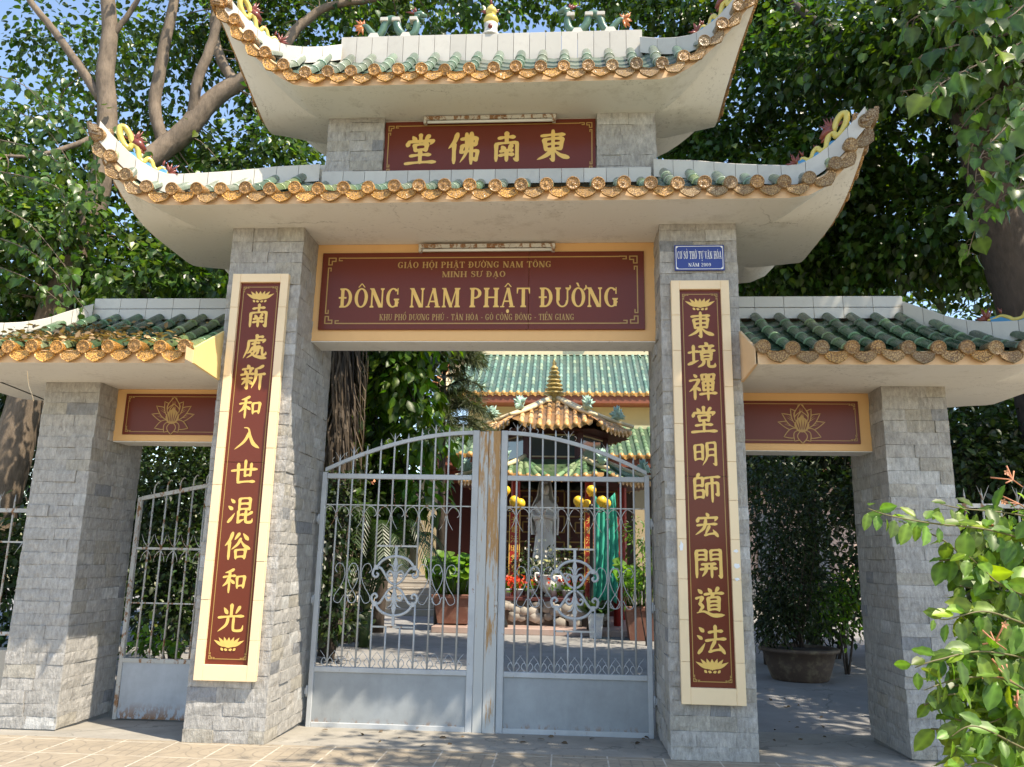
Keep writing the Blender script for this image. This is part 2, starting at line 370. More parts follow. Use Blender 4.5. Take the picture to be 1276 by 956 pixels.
# ---------------------------------------------------------------- the gateway
XC = -.733
gateway = thing('temple_gateway', 'stone clad temple gateway with four pillars and tiled roofs with upturned corners', 'gateway', (XC, .5, 0))
rs = random.Random(5)
def split_face(b, rg, fr, u0, u1, za, zb, d, c, g, flip):
    nu, nz = 5, 4; vs = []; tilt = rg.uniform(-.0025, .0025); tz = rg.uniform(-.0022, .0022); ru = rg.uniform(.6, 1.3)
    for j in range(nz):
        for i in range(nu):
            e_ = i in (0, nu-1) or j in (0, nz-1); q, r = i/(nu-1), j/(nz-1)
            off = d+tilt*(2*q-1)+tz*(2*r-1)+(rg.uniform(-.003, .001) if e_ else rg.uniform(-.0008, .0042)*ru)
            vs.append(fr(lerp(u0, u1, q)+rg.uniform(-.0015, .0015), lerp(za, zb, r)+rg.uniform(-.0016, .0016), max(-.003, off)))
    m = len(vs); rim = [i for i in range(nu)]+[nu*j+nu-1 for j in range(1, nz)]+[nu*(nz-1)+i for i in range(nu-2, -1, -1)]+[nu*j for j in range(nz-2, 0, -1)]
    for k in rim: q = k % nu/(nu-1); r = k//nu/(nz-1); vs.append(fr(lerp(u0, u1, q), lerp(za, zb, r), -g-.002))
    fs = [(nu*j+i, nu*j+i+1, nu*(j+1)+i+1, nu*(j+1)+i) for j in range(nz-1) for i in range(nu-1)]; R_n = len(rim)
    fs += [(rim[k], m+k, m+(k+1) % R_n, rim[(k+1) % R_n]) for k in range(R_n)]
    b.add(vs, fs, 0, c)
def roughen(b, rg, n=24, a=.0028):
    for i in range(len(b.v)-n, len(b.v)): b.v[i] = tuple(c+rg.uniform(-a, a) for c in b.v[i])
def pillar(x0, x1, y0, y1, z0, z1, seed):
    rg = random.Random(seed); b = MB(); g = .012
    b.box(x0+g, x1-g, y0+g, y1-g, z0-.1, z1-.002, 1)
    z = z0; k = 0
    while z < z1-.03:
        h = min(rg.choice((.092, .098, .104)), z1-z)
        if z1-z-h < .04: h = z1-z
        for side in range(4):
            a0, a1 = ((x0, x1), (y0, y1), (x0, x1), (y0, y1))[side]
            u = a0; 
            while u < a1-.001:
                w = rg.uniform(.13, .30)
                if a1-u-w < .09: w = a1-u
                e = .0008; d = rg.uniform(.0, .008)+(.008 if rg.random() < .08 else 0)
                r = rg.random(); v = rg.uniform(.375, .425)
                if r < .05: c = (v*1.3, v*1.28, v*1.22)
                elif r < .16: c = (v*1.0, v*.93, v*.80)
                elif r < .175: c = (v*.66, v*.67, v*.69)
                else: c = (v*1.045, v*1.0, v*.93)
                za, zb = z+e, z+h-e; ua, ub = u+e, u+w-e
                ub2 = min(ub, a1); ua2 = ua
                if u == a0: ua2 = a0-.004
                if u+w >= a1-.001: ub2 = a1+.004
                fr = {0: lambda q, z_, n_: (q, y0-n_, z_), 2: lambda q, z_, n_: (q, y1+n_, z_), 1: lambda q, z_, n_: (x1+n_, q, z_), 3: lambda q, z_, n_: (x0-n_, q, z_)}[side]
                if side in (1, 3): ua2, ub2 = ua, ub
                split_face(b, rg, fr, ua2, ub2, za, zb, d, c, g, side in (0, 3)); u += w
        z += h
    return b.build('pillar', [M_STONE, M_JOINT], gateway)
Z_LOW, Z_UP, Z_WING = 4.12, 5.33, 2.81
pillar(-2.854, -2.237, 0, .99, 0, Z_LOW, 1); pillar(.771, 1.387, 0, .99, 0, Z_LOW, 2)
pillar(-4.50, -4.017, .24, 1.03, 0, Z_WING, 3); pillar(2.559, 3.053, .27, 1.06, 0, Z_WING, 4)
pillar(-2.19, -1.675, .3, .72, 4.5, Z_UP, 5); pillar(.275, .79, .3, .72, 4.5, Z_UP, 6)
# beams that carry the name boards
def lintel(x0, x1, y0, y1, z0, z1):
    b = MB(); b.box(x0, x1, y0, y1, z0+.006, z1, 0, b=.006); b.box(x0+.004, x1-.004, y0+.004, y1-.004, z0, z0+.006, 1)
    return b.build('lintel', [M_ORANGE, M_PLASTER], gateway)
lintel(-2.24, .774, .38, .70, 3.215, Z_LOW+.002)
lintel(-4.02, -2.85, .52, .80, 2.335, Z_WING+.002); lintel(1.384, 2.562, .55, .83, 2.31, Z_WING+.002)
b = MB(); b.box(-1.68, .28, .36, .66, 4.5, Z_UP+.002); b.build('lintel', [M_PLASTER], gateway)
# ---------------------------------------------------------------- roofs
GREENS = [(.055, .13, .055), (.068, .145, .062), (.048, .11, .05), (.08, .155, .066), (.11, .16, .062)]
DUSTY_SHEEN = [(.13, .19, .135), (.15, .21, .15), (.10, .165, .115), (.17, .21, .15), (.085, .15, .10)]  # dusty glaze, with the sky it reflects painted in as paler green
def vec(*a): return np.array(a, float)
def tile_field(B, BC, eave, top, s0, s1, n_out, rg, pale=0.0, weather=lambda s: 0.0, sag=.03, step=.2, caps=True, pal=None, R=.05, segL=.2, drip=1.0):
    """barrel tile rows between the eave curve and the top curve; caps and drip tiles at the eave"""
    pal = pal or GREENS
    ss = np.linspace(s0, s1, 160); E = np.array([eave(s) for s in ss])
    L = np.concatenate([[0], np.cumsum(np.linalg.norm(np.diff(E, axis=0), axis=1))])
    n = max(2, int(round(L[-1]/step))); rows = np.interp(np.linspace(0, L[-1], n+1), L, ss); mids = np.interp(np.linspace(0, L[-1], 2*n+1)[1::2], L, ss)
    n_out = vec(*n_out)
    def surf(s, t):
        p = lerp(eave(s), top(s), t); return p-vec(0, 0, sag*math.sin(math.pi*t))
    for i, s in enumerate(rows):
        e, tp = eave(s), top(s); ln = np.linalg.norm(tp-e)
        w8 = min(1, max(0, weather(s)+rg.gauss(0, .16))); base = rg.choice(pal)
        if ln > .05:
            k = max(1, int(ln/segL)); d = (tp-e)/ln; sd = np.cross(d, vec(0, 0, 1)); sd /= np.linalg.norm(sd); up = np.cross(sd, d)
            for j in range(k):
                a, bb = surf(s, j/k), surf(s, min(1, (j+1)/k+.02)); vs = []
                r0, r1 = R, R*.86
                for p, r in ((a, r0), (lerp(a, bb, .10), r0), (lerp(a, bb, .11), r0*.95), (bb, r1)):
                    for q in range(8):
                        an = math.pi*q/7; vs.append(p+sd*r*math.cos(an)+up*(r*math.sin(an)+.016))
                f = rg.uniform(.75, 1.3); c = tuple(np.array(base)*f*(1-.3*w8)+np.array((.05, .05, .045))*w8*.8)
                if pale and rg.random() < pale*(1.3-j/k): c = tuple(np.array((.17, .22, .10))*rg.uniform(.7, 1.2))
                cr = tuple(np.array(c)*1.7+.03)
                o = len(B.v); B.add(vs, [(r*8+q, r*8+q+1, (r+1)*8+q+1, (r+1)*8+q) for r in range(3) for q in range(7)]+[tuple(range(7, -1, -1))], 0, c, False)
                for q in range(16): B.c[o+q] = cr
                for fi in range(len(B.sm)-22, len(B.sm)-1): B.sm[fi] = True
        if caps:
            cw = np.array((.52, .25, .055))*(1-w8)+np.array((.27, .20, .105))*w8; cw = tuple(cw*rg.uniform(.75, 1.2))
            p = e+vec(0, 0, .018)+n_out*.035
            ax = n_out*1.0+vec(rg.gauss(0, .05), rg.gauss(0, .05), -.12+rg.gauss(0, .05)); p = p+vec(rg.gauss(0, .005), rg.gauss(0, .005), rg.gauss(0, .004))
            BC.lathe([(.047, -.13), (.049, -.02), (.054, .0), (.054, .015), (.049, .022), (.044, .015), (.034, .017), (.024, .014), (.014, .019), (0, .02)], p, 18, 0, cw, ax)
    # pan tiles between the rows, in lapped steps
    for i in range(n):
        sa, sb = rows[i], rows[i+1]; ln = max(np.linalg.norm(top(sa)-eave(sa)), np.linalg.norm(top(sb)-eave(sb)))
        if ln < .04: continue
        k = max(1, int(ln/.16)); base = np.array(rg.choice(pal))*.62
        for j in range(k):
            vs = []
            for t, dz in ((j/k, .012), ((j+1)/k, -.002)):
                for q in range(5):
                    s = lerp(sa, sb, q/4); z = surf(s, t); vs.append(z+vec(0, 0, dz-.028*math.sin(math.pi*q/4)))
            for q in range(5): vs.append(vs[q]-vec(0, 0, .016))
            B.add(vs, [(q, q+1, q+6, q+5) for q in range(4)]+[(q+10, q+11, q+1, q) for q in range(4)], 0, tuple(base*rg.uniform(.7, 1.35)+.01))
    if caps:
        for s in mids:
            e = eave(s); h = 1e-3; tg = eave(min(s+h, s1))-eave(max(s-h, s0)); tg /= np.linalg.norm(tg)
            w8 = min(1, max(0, weather(s)+rg.gauss(0, .18))); cw = np.array((.56, .29, .065))*(1-w8)+np.array((.28, .205, .11))*w8; cw = tuple(cw*rg.uniform(.75, 1.2))
            up = np.cross(n_out, tg); 
            if up[2] < 0: up = -up
            nn = n_out*.97; p0 = e+n_out*(.022+rg.gauss(0, .003))+up*(-.02+rg.gauss(0, .005)); rt = rg.gauss(0, .05); tg, up = tg*math.cos(rt)+up*math.sin(rt), up*math.cos(rt)-tg*math.sin(rt)
            T = lambda u, v, w: p0+tg*u+up*v+nn*(w+max(0, -v)*.18)
            prof = [(-.084, .03), (-.05, .016), (0, .008), (.05, .016), (.084, .03), (.085, -.006), (.078, -.034), (.056, -.056), (.027, -.072), (0, -.083), (-.027, -.072), (-.056, -.056), (-.078, -.034), (-.085, -.006)]; prof = [(u, v if v > 0 else v*drip) for u, v in prof]
            BC.prism(prof, T, .014, 0, cw)
            ring = []; inner = [(u*.88, v*.86-.002) for u, v in prof]; nP = len(prof)
            vs = [T(u, v, .0142) for u, v in prof]+[T(u*.97, v*.97, .021) for u, v in prof]+[T(u, v, .0142) for u, v in inner]
            BC.add(vs, [(a, (a+1) % nP, nP+(a+1) % nP, nP+a) for a in range(nP)]+[(nP+a, nP+(a+1) % nP, 2*nP+(a+1) % nP, 2*nP+a) for a in range(nP)], 0, tuple(np.array(cw)*1.15))
def strip_tiles(B, top, w, h, joint=.2, tint=lambda s: (1, 1, 1)):
    """low ridge of square white tiles along a 3-D top line: solid with dark joints"""
    P = np.array(top, float); L = np.concatenate([[0], np.cumsum(np.linalg.norm(np.diff(P, axis=0), axis=1))])
    n = max(1, int(round(L[-1]/joint))); at = lambda q: np.array([np.interp(q, L, P[:, i]) for i in range(3)])
    rg = random.Random(len(P)*7+n)
    for i in range(n):
        a, c = L[-1]*i/n+.002, L[-1]*(i+1)/n-.002; rows = []
        col = tuple(np.array(tint(i/n))*rg.uniform(.88, 1.06))
        for q in np.linspace(a, c, 4):
            p = at(q); d = at(min(q+.02, L[-1]))-at(max(q-.02, 0)); sd = np.array([d[1], -d[0], 0]); sd /= np.linalg.norm(sd)+1e-9
            rows.append([p+sd*w/2-vec(0, 0, h), p+sd*w/2-vec(0, 0, .006), p+sd*(w/2-.006), p-sd*(w/2-.006), p-sd*w/2-vec(0, 0, .006), p-sd*w/2-vec(0, 0, h)])
        B.grid(rows, 0, col)
        o = len(B.v)-24; B.add([B.v[o+q] for q in range(6)], [(0, 1, 2, 3, 4, 5)], 0, col); o2 = len(B.v)-6-6
        B.add([B.v[o+18+q] for q in range(6)], [(5, 4, 3, 2, 1, 0)], 0, col)
def roof(x0, x1, y0, y1, z0, fh, tipL, tipR, ey, rise, ax, ay, p, ridge, hipz, ztop_front, inner, sagv=.03, weather=lambda x: 0, pale=0, seed=1, yfront=None, pal=None):
    """x0..y1 straight eave rectangle, tips run out by tipL/tipR (0 = flat end); hipz(q): height of the hip's top from ridge end (0) to tip (1)"""
    rg = random.Random(seed); cy = (y0+y1)/2; xa, xb, yr = ridge; yf = yfront if yfront is not None else yr-.06
    xl, xr = x0-tipL, x1+tipR; yA, yB = y0-ey, y1+ey
    def ex(x):                                     # lift along the front and back eaves
        t = 0
        if tipL: t = max(t, 1-(x-xl)/ax)
        if tipR: t = max(t, 1-(xr-x)/ax)
        return max(0, t)
    def ez(y): return max(0, 1-(y-yA)/ay, 1-(yB-y)/ay)
    front = lambda x, dz=0: vec(x, y0-ey*ex(x)**2, z0+rise*ex(x)**p+dz)
    back = lambda x, dz=0: vec(x, y1+ey*ex(x)**2, z0+rise*ex(x)**p+dz)
    left = lambda y, dz=0: vec(x0-tipL*ez(y)**2, y, z0+rise*ez(y)**p+dz)
    right = lambda y, dz=0: vec(x1+tipR*ez(y)**2, y, z0+rise*ez(y)**p+dz)
    def hip(side, fb, q):                          # top of a hip ridge
        xe, xt = (xa, xl) if side < 0 else (xb, xr); yt = yA if fb < 0 else yB; ys = yf if fb < 0 else 2*cy-yf
        return vec(lerp(xe, xt, q), lerp(ys, yt, q), hipz(q))
    # --- slab: soffit and fascia
    N = 40; per = []
    for x in np.linspace(xl, xr, N+1)[:-1]: per.append(front(x))
    for y in np.linspace(yA, yB, N//2+1)[:-1]: per.append(right(y) if tipR else vec(x1, y, z0))
    for x in np.linspace(xr, xl, N+1)[:-1]: per.append(back(x))
    for y in np.linspace(yB, yA, N//2+1)[:-1]: per.append(left(y) if tipL else vec(x0, y, z0))
    ix0, ix1, iy0, iy1 = inner; inn = [vec(min(max(q[0], ix0), ix1), min(max(q[1], iy0), iy1), z0) for q in per]
    B = MB(); ringsS = []
    for w in np.linspace(0, 1, 10):
        ringsS.append([vec(*(lerp(a[:2], e[:2], w)), z0+(e[2]-z0)*w**1.45) for a, e in zip(inn, per)])
    B.grid(ringsS, 0, sm=True, close=True); B.add([(ix0, iy0, z0), (ix1, iy0, z0), (ix1, iy1, z0), (ix0, iy1, z0)], [(0, 3, 2, 1)])
    slab = B.build('roof', M_PLASTER, gateway)
    F = MB(); F.grid([per, [q+vec(0, 0, fh) for q in per]], 0, close=True)
    F.grid([[q+vec(0, 0, fh) for q in per], [vec(lerp(q[0], (ix0+ix1)/2, .008), lerp(q[1], cy, .02), q[2]+fh) for q in per]], 0, close=True)
    F.build('fascia', M_FASCIA, slab)
    # --- tiles
    G, K = MB(), MB(); dz = fh
    def topf(x, fb=-1):
        if tipL and x < xa: q = (xa-x)/(xa-xl); return hip(-1, fb, q)-vec(0, 0, .125)
        if tipR and x > xb: q = (x-xb)/(xr-xb); return hip(1, fb, q)-vec(0, 0, .125)
        return vec(x, yf if fb < 0 else 2*cy-yf, ztop_front)
    def tops(y, side):
        ys, yt = (yf, yA) if y < cy else (2*cy-yf, yB)
        q = (y-ys)/(yt-ys); fb = -1 if y < cy else 1
        if q < 0: return hip(side, fb, 0)*vec(1, 0, 1)+vec(0, y, -.09)
        return hip(side, fb, q)-vec(0, 0, .09)
    mg = .05
    tile_field(G, K, lambda x: front(x, dz), lambda x: topf(x, -1), xl+(mg if tipL else .05), xr-(mg if tipR else .05), (0, -1, 0), rg, pale, weather, sagv, pal=pal)
    tile_field(G, K, lambda x: back(x, dz), lambda x: topf(x, 1), xl+(mg if tipL else .05), xr-(mg if tipR else .05), (0, 1, 0), rg, 0, lambda s: .6, sagv, drip=.3, pal=pal)
    if tipL: tile_field(G, K, lambda y: left(y, dz), lambda y: tops(y, -1), yA+mg, yB-mg, (-1, 0, 0), rg, 0, lambda s: .5, sagv, drip=.3, pal=pal)
    if tipR: tile_field(G, K, lambda y: right(y, dz), lambda y: tops(y, 1), yA+mg, yB-mg, (1, 0, 0), rg, 0, lambda s: .5, sagv, drip=.3, pal=pal)
    G.build('roof_tiles', M_GREEN, slab)
    for side, on in ((-1, tipL), (1, tipR)):       # pointed ornament tile at every tip
        if not on: continue
        for yt, fb in ((yA, -1), (yB, 1)):
            xt = xl if side < 0 else xr; pt = vec(xt-side*.02, yt-fb*.015, z0+rise+fh-.055)
            for (nx, ny) in ((0, fb), (side, 0)):
                tg = vec(side, 0, .0) if ny else vec(0, fb, 0); nn = vec(nx, ny, 0)
                T = lambda u, v, w: pt+tg*u+vec(0, 0, 1)*v+nn*(w+.03)+tg*(.25*max(0, v))
                sh = [(u*.88, v*.72) for u, v in [(-.075, -.075), (-.03, -.065), (.035, -.04), (.06, .02), (.065, .09), (.03, .075), (-.02, .07), (-.05, .02)]]
                K.prism(sh, T, .03, 0, (.30, .22, .13) if weather(xt) > .3 else (.45, .24, .07))
                K.prism([(u*.6, v*.6+.008) for u, v in sh], T, .042, 0, (.34, .25, .14))
    K.build('eave_tiles', M_CAP, slab)
    D = MB()
    tint = lambda s: (1, 1, 1)
    for side, on in ((-1, tipL), (1, tipR)):
        if not on: continue
        for fb in (-1, 1): strip_tiles(D, [hip(side, fb, q) for q in np.linspace(0, .985, 24)], .09, .17)
    return slab, D, hip, front
def interp(xs, zs): return lambda q: float(np.interp(q, xs, zs))
# lower main roof
qx = lambda x: (-2.25-x)/(3.83-2.25)
hz = interp([0]+[qx(x) for x in (-2.58, -2.88, -3.1, -3.32, -3.44, -3.575, -3.69, -3.77)]+[1], [4.85, 4.735, 4.61, 4.53, 4.455, 4.475, 4.555, 4.665, 4.75, 4.825])
slab, D, hipA, frA = roof(-3.65, 2.184, -.47, 1.47, Z_LOW, .10, .17, .12, .13, .54, .62, .95, 2.6, (-2.25, .784, .32), hz, 4.64, (-3.15, 1.68, 0.0, 1.0), weather=lambda x: float(np.interp(x, [-3.9, -3.4, -2.8, -.6, .6, 1.4, 2.4], [.75, .45, .12, .12, .35, .75, .95])), pale=.22, seed=11, yfront=.29, pal=DUSTY_SHEEN)
for yy in (.275, .73):
    strip_tiles(D, [(-2.25+.02, yy, 4.855), (.784-.02, yy, 4.855)], .10, .22) if yy > .5 else strip_tiles(D, [(-2.2, .262, 4.765), (.74, .262, 4.765)], .06, .14)
strip_tiles(D, [(-2.22, .31, 4.87), (-2.22, .71, 4.87)], .06, .2); strip_tiles(D, [(.80, .31, 4.87), (.80, .71, 4.87)], .06, .2)
D.build('ridge', M_WTILE, slab)
# upper roof
hu = interp([0, .16, .32, .47, .58, .70, .82, 1], [6.16, 6.055, 5.97, 5.915, 5.925, 5.97, 6.06, 6.24])
slabU, D, hipU, frU = roof(-2.84, 1.374, -.21, 1.17, Z_UP, .10, .22, .22, .13, .70, .80, .80, 1.6, (-2.17, .704, .44), hu, 6.0, (-2.3, .84, .28, .74), weather=lambda x: float(np.interp(x, [-3, -.9, -.2, .3, 1.7], [.05, .05, .15, .7, .8])), pale=.0, seed=12, yfront=.40, pal=DUSTY_SHEEN)
strip_tiles(D, [(-2.17, .5, 6.27), (.704, .5, 6.27)], .17, .30, .155)
D.build('ridge', M_WTILE, slabU)
# two wing roofs
qw = lambda x: (x-2.93)/(3.99-2.93)
hw = interp([0]+[qw(x) for x in (3.09, 3.17, 3.29, 3.4, 3.53, 3.7, 3.85)]+[1], [3.62, 3.48, 3.40, 3.325, 3.28, 3.25, 3.30, 3.40, 3.55])
for side in (1, -1):
    if side > 0: a = dict(x0=1.392, x1=3.81, tipL=0, tipR=.18, rx=(1.392, 2.93), inner=(1.392, 3.36, .1, 1.2))
    else: a = dict(x0=-5.276, x1=-2.858, tipL=.18, tipR=0, rx=(-4.396, -2.858), inner=(-4.83, -2.858, .1, 1.2))
    sl_, D, hipW, frW = roof(a['x0'], a['x1'], -.47, 1.75, Z_WING, .10, a['tipL'], a['tipR'], .13, .5, .85, .95, 2.2, a['rx']+(.60,), hw, 3.47, a['inner'],
        weather=(lambda x: .62) if side > 0 else (lambda x: float(np.interp(x, [-5.5, -3, -2.8], [.05, .05, .1]))), pale=.0 if side > 0 else .22, seed=20+side, yfront=.56)
    for zz, h in ((3.58, .10), (3.685, .10)): strip_tiles(D, [(a['rx'][0]+.01, .64, zz), (a['rx'][1]-.01, .64, zz)], .14 if zz < 3.6 else .13, h, .26)
    D.build('ridge', M_WTILE, sl_)
    xe = a['x0'] if side > 0 else a['x1']        # painted end face beside the main pillar
    E_ = MB(); d = .006*-side
    pts = [(-.47, Z_WING), (0.0, Z_WING-.03), (0.0, 3.20), (-.47, Z_WING+.125)]
    E_.prism(pts, lambda u, v, w: vec(xe-side*.01+w, u, v), side*.02); E_.build('end_face', M_YELLOW if side < 0 else M_FASCIA, sl_)
# ---------------------------------------------------------------- lettering
def frame_T(x0, y, z0):                             # board facing the street: u right, v up, w towards the viewer
    return lambda u, v, w: (x0+u, y-w, z0+v)
STROKES = {
'南': 'h28,21 72,17|s50,4 50,34|s20,39 20,92|h20,39 80,35|k80,35 80,90 70,84|d36,46 43,56|p64,44 56,56|h33,62 67,59|h31,75 69,72|s50,61 50,92',
'處': 's52,3 52,21|h52,12 76,9|k22,25 84,21 76,33|p22,25 20,56 5,93|h36,37 64,33|b48,25 46,46 56,48 71,45|p40,50 30,66 20,74|p38,59 52,56 40,76 18,92|n30,66 50,84 95,92|p60,55 59,72 51,82|h60,55 76,53|b76,53 77,75 82,79 90,76 91,67',
'新': 'd27,4 32,13|h9,21 49,17|d18,25 23,35|p40,23 35,35|h5,42 53,38|h10,58 48,54|k29,41 29,93 21,88|p27,59 9,80|d33,61 46,75|p86,7 72,15 58,18|p60,20 60,56 47,93|h60,43 96,38|s79,41 79,97',
'和': 'p44,7 29,15 11,20|h6,37 53,31|s30,16 30,95|p28,39 20,57 4,72|d33,45 49,59|s60,36 63,78|h60,36 91,33|s91,33 87,76|h62,71 88,68',
'入': 'p55,30 48,48 34,68 5,92|n36,11 52,15 60,42 74,70 98,87',
'世': 'h4,45 96,38|s27,20 29,87|h29,87 90,83|s53,7 53,63|s75,18 74,62|h53,63 75,60',
'混': 'd11,10 24,22|d4,36 18,46|r7,92 18,78 29,60|s44,9 44,48|h44,9 83,7|s83,7 83,48|h44,28 82,26|h44,47 83,45|h42,69 61,65|s42,53 42,93|r42,93 63,82|p92,56 73,69|b70,51 70,84 76,92 92,90 95,79',
'俗': 'p29,5 21,29 4,51|s20,34 20,97|p53,7 38,29|d68,7 86,27|p60,25 50,44 29,63|n60,29 74,48 97,61|s44,66 47,95|h44,66 81,63|s81,63 78,94|h46,90 79,87',
'光': 's50,4 50,44|d23,15 35,33|p79,11 66,34|h6,48 94,42|p40,48 34,72 6,95|b60,46 60,82 66,91 90,89 95,73',
'東': 'h18,19 82,15|s25,31 30,64|h25,31 77,27|s77,27 72,62|h28,47 74,43|h29,62 73,59|k50,3 50,96 41,90|p48,61 32,79 5,93|n52,61 70,79 97,89',
'境': 'h4,41 37,36|s21,15 21,79|r3,84 39,69|d63,2 70,10|h43,18 93,15|d53,21 58,31|p81,19 75,31|h39,37 97,32|s50,43 51,68|h50,43 85,40|s85,40 83,68|h52,55 83,53|h51,67 83,65|p58,69 54,83 35,95|b74,68 74,87 80,92 95,90 97,79',
'禪': 'd19,5 28,14|h5,29 38,25|p38,25 23,50 2,69|s22,48 22,96|d26,50 40,63|s48,7 49,25|h48,7 65,6|s65,6 64,25|h49,24 64,23|s72,7 73,25|h72,7 91,5|s91,5 89,24|h73,24 89,22|s52,33 53,64|h52,33 87,30|s87,30 85,64|h53,47 86,45|h53,63 86,60|s69,32 69,98|h41,78 98,73',
'堂': 's50,2 50,19|d27,7 35,19|p74,5 64,19|d17,21 12,37|k16,24 87,21 79,33|s33,35 36,54|h33,35 69,32|s69,32 66,53|h36,52 67,49|h22,69 79,65|s50,55 50,91|h8,93 94,88',
'明': 's11,18 12,76|h11,18 41,15|s41,15 41,74|h13,45 41,42|h12,73 41,70|p58,9 58,61 40,95|h58,9 91,6|k91,6 91,93 80,87|h58,35 90,32|h58,58 90,55',
'師': 'p25,3 18,19|s11,20 11,90|h11,20 39,17|s39,17 38,46|h11,45 38,43|h11,63 41,60|s41,60 40,86|h11,86 40,83|h46,17 97,12|s52,37 52,78|h52,37 91,33|k91,33 91,75 82,71|s71,15 71,99',
'宏': 'd47,3 54,13|d17,19 12,36|k16,23 87,19 78,33|h12,50 85,44|p44,29 36,60 4,86|p57,53 41,84|h40,87 81,79|d71,66 88,90',
'開': 's9,7 9,95|h9,7 42,5|s42,5 42,38|h9,22 42,20|h9,37 42,35|s58,5 58,38|h58,5 91,3|k91,3 91,93 82,87|h58,20 91,18|h58,35 91,33|h27,52 73,49|h23,68 77,64|p42,51 40,73 27,92|s60,50 60,94',
'道': 'd11,9 22,20|h4,39 25,35|p25,35 15,56|p15,56 25,66 12,82|n6,86 30,81 60,93 98,91|d45,5 54,16|p78,3 69,17|h33,25 95,20|p61,24 53,35|s44,37 45,78|h44,37 81,34|s81,34 80,78|h46,50 80,47|h46,63 80,60|h45,76 80,73',
'法': 'd11,10 24,22|d4,36 18,46|r7,92 18,78 29,60|h43,25 87,20|s64,4 64,49|h33,52 97,45|p62,53 44,84|h43,87 87,79|d74,62 93,91',
'佛': 'p29,5 21,29 4,51|s20,34 20,97|h42,22 85,19|s85,19 83,41|h44,43 83,39|s44,43 40,64|h40,64 89,59|k89,59 84,88 74,81|p56,5 56,60 38,95|s70,3 70,99'}
def brush_glyph(ch, size, u, v, w0, B, bold=1.0, seed=0, N=76):
    """one character written with a swelling brush; the stroke bodies are merged and outlined on a fine grid"""
    rg = random.Random(seed*31+ord(ch)); prof = {'h': ([0, .08, .3, .7, .9, 1], [4.2, 5.0, 3.7, 3.9, 5.9, 3.6]), 's': ([0, .08, .4, .85, 1], [4.4, 6.3, 4.9, 4.9, 3.0]),
        'p': ([0, .12, .5, .85, 1], [4.6, 6.3, 5.2, 3.0, .9]), 'n': ([0, .3, .72, .88, 1], [1.8, 4.0, 7.2, 5.6, 1.0]), 'd': ([0, .4, .75, 1], [1.6, 5.0, 6.8, 4.0]),
        'k': ([0, .06, .5, .86, .92, 1], [4.2, 5.2, 4.7, 5.6, 4.4, 1.2]), 'b': ([0, .1, .5, .8, 1], [4.0, 5.4, 4.8, 5.2, 1.2]), 'r': ([0, .25, .7, 1], [4.5, 6.2, 3.6, .9])}
    cx, cy, rr = [], [], []
    for st in STROKES[ch].split('|'):
        pts = [[float(a) for a in q.split(',')] for q in st[1:].split()]
        C = np.array(pts) if (st[0] in 'k') else np.array(catmull([(q[0], q[1], 0) for q in pts], 8))[:, :2]
        L = np.concatenate([[0], np.cumsum(np.linalg.norm(np.diff(C, axis=0), axis=1))]); n = max(10, int(L[-1]/1.3)); t = np.linspace(0, 1, n)
        X, Y = np.interp(t*L[-1], L, C[:, 0]), np.interp(t*L[-1], L, C[:, 1])
        if st[0] == 'h': Y = Y-1.6*np.sin(t*math.pi)+.0
        r = np.interp(t, *prof[st[0]])*bold*rg.uniform(.92, 1.1); cx.append(X); cy.append(Y); rr.append(r)
    cx, cy, rr = map(np.concatenate, (cx, cy, rr))
    g = np.linspace(-8, 108, N); gx, gy = np.meshgrid(g, g)
    d = np.full(gx.shape, 1e9)
    for i in range(0, len(cx), 64):
        d = np.minimum(d, (np.sqrt((gx[..., None]-cx[i:i+64])**2+1.15*(gy[..., None]-cy[i:i+64])**2)-rr[i:i+64]).min(-1))
    vs = []; fs = []; cache = {}
    def vid(i, j):
        k = (i, j)
        if k not in cache: cache[k] = len(vs); vs.append((g[j], g[i]))
        return cache[k]
    def eid(a, b_):
        k = (min(a, b_), max(a, b_))
        if k not in cache:
            da, db = d[a], d[b_]; t = da/(da-db); cache[k] = len(vs); vs.append((lerp(g[a[1]], g[b_[1]], t), lerp(g[a[0]], g[b_[0]], t)))
        return cache[k]
    for i in range(N-1):
        for j in range(N-1):
            q = [(i, j), (i+1, j), (i+1, j+1), (i, j+1)]; s_ = [d[c] < 0 for c in q]
            if not any(s_): continue
            f = []
            for a in range(4):
                if s_[a]: f.append(vid(*q[a]))
                if s_[a] != s_[(a+1) % 4]: f.append(eid(q[a], q[(a+1) % 4]))
            if len(f) > 2: fs.append(f)
    P = np.array(vs); P = np.stack([P[:, 0]-50, 50-P[:, 1]], 1)/100*size
    B.append((P+np.array([u, v]), fs, w0))
def glyphs_to(parent, T, lst, d=.0016):
    for P, fs, w in lst:
        b = MB(); b.add([T(p[0], p[1], w+d) for p in P], fs); b.build('character', M_GOLD, parent)
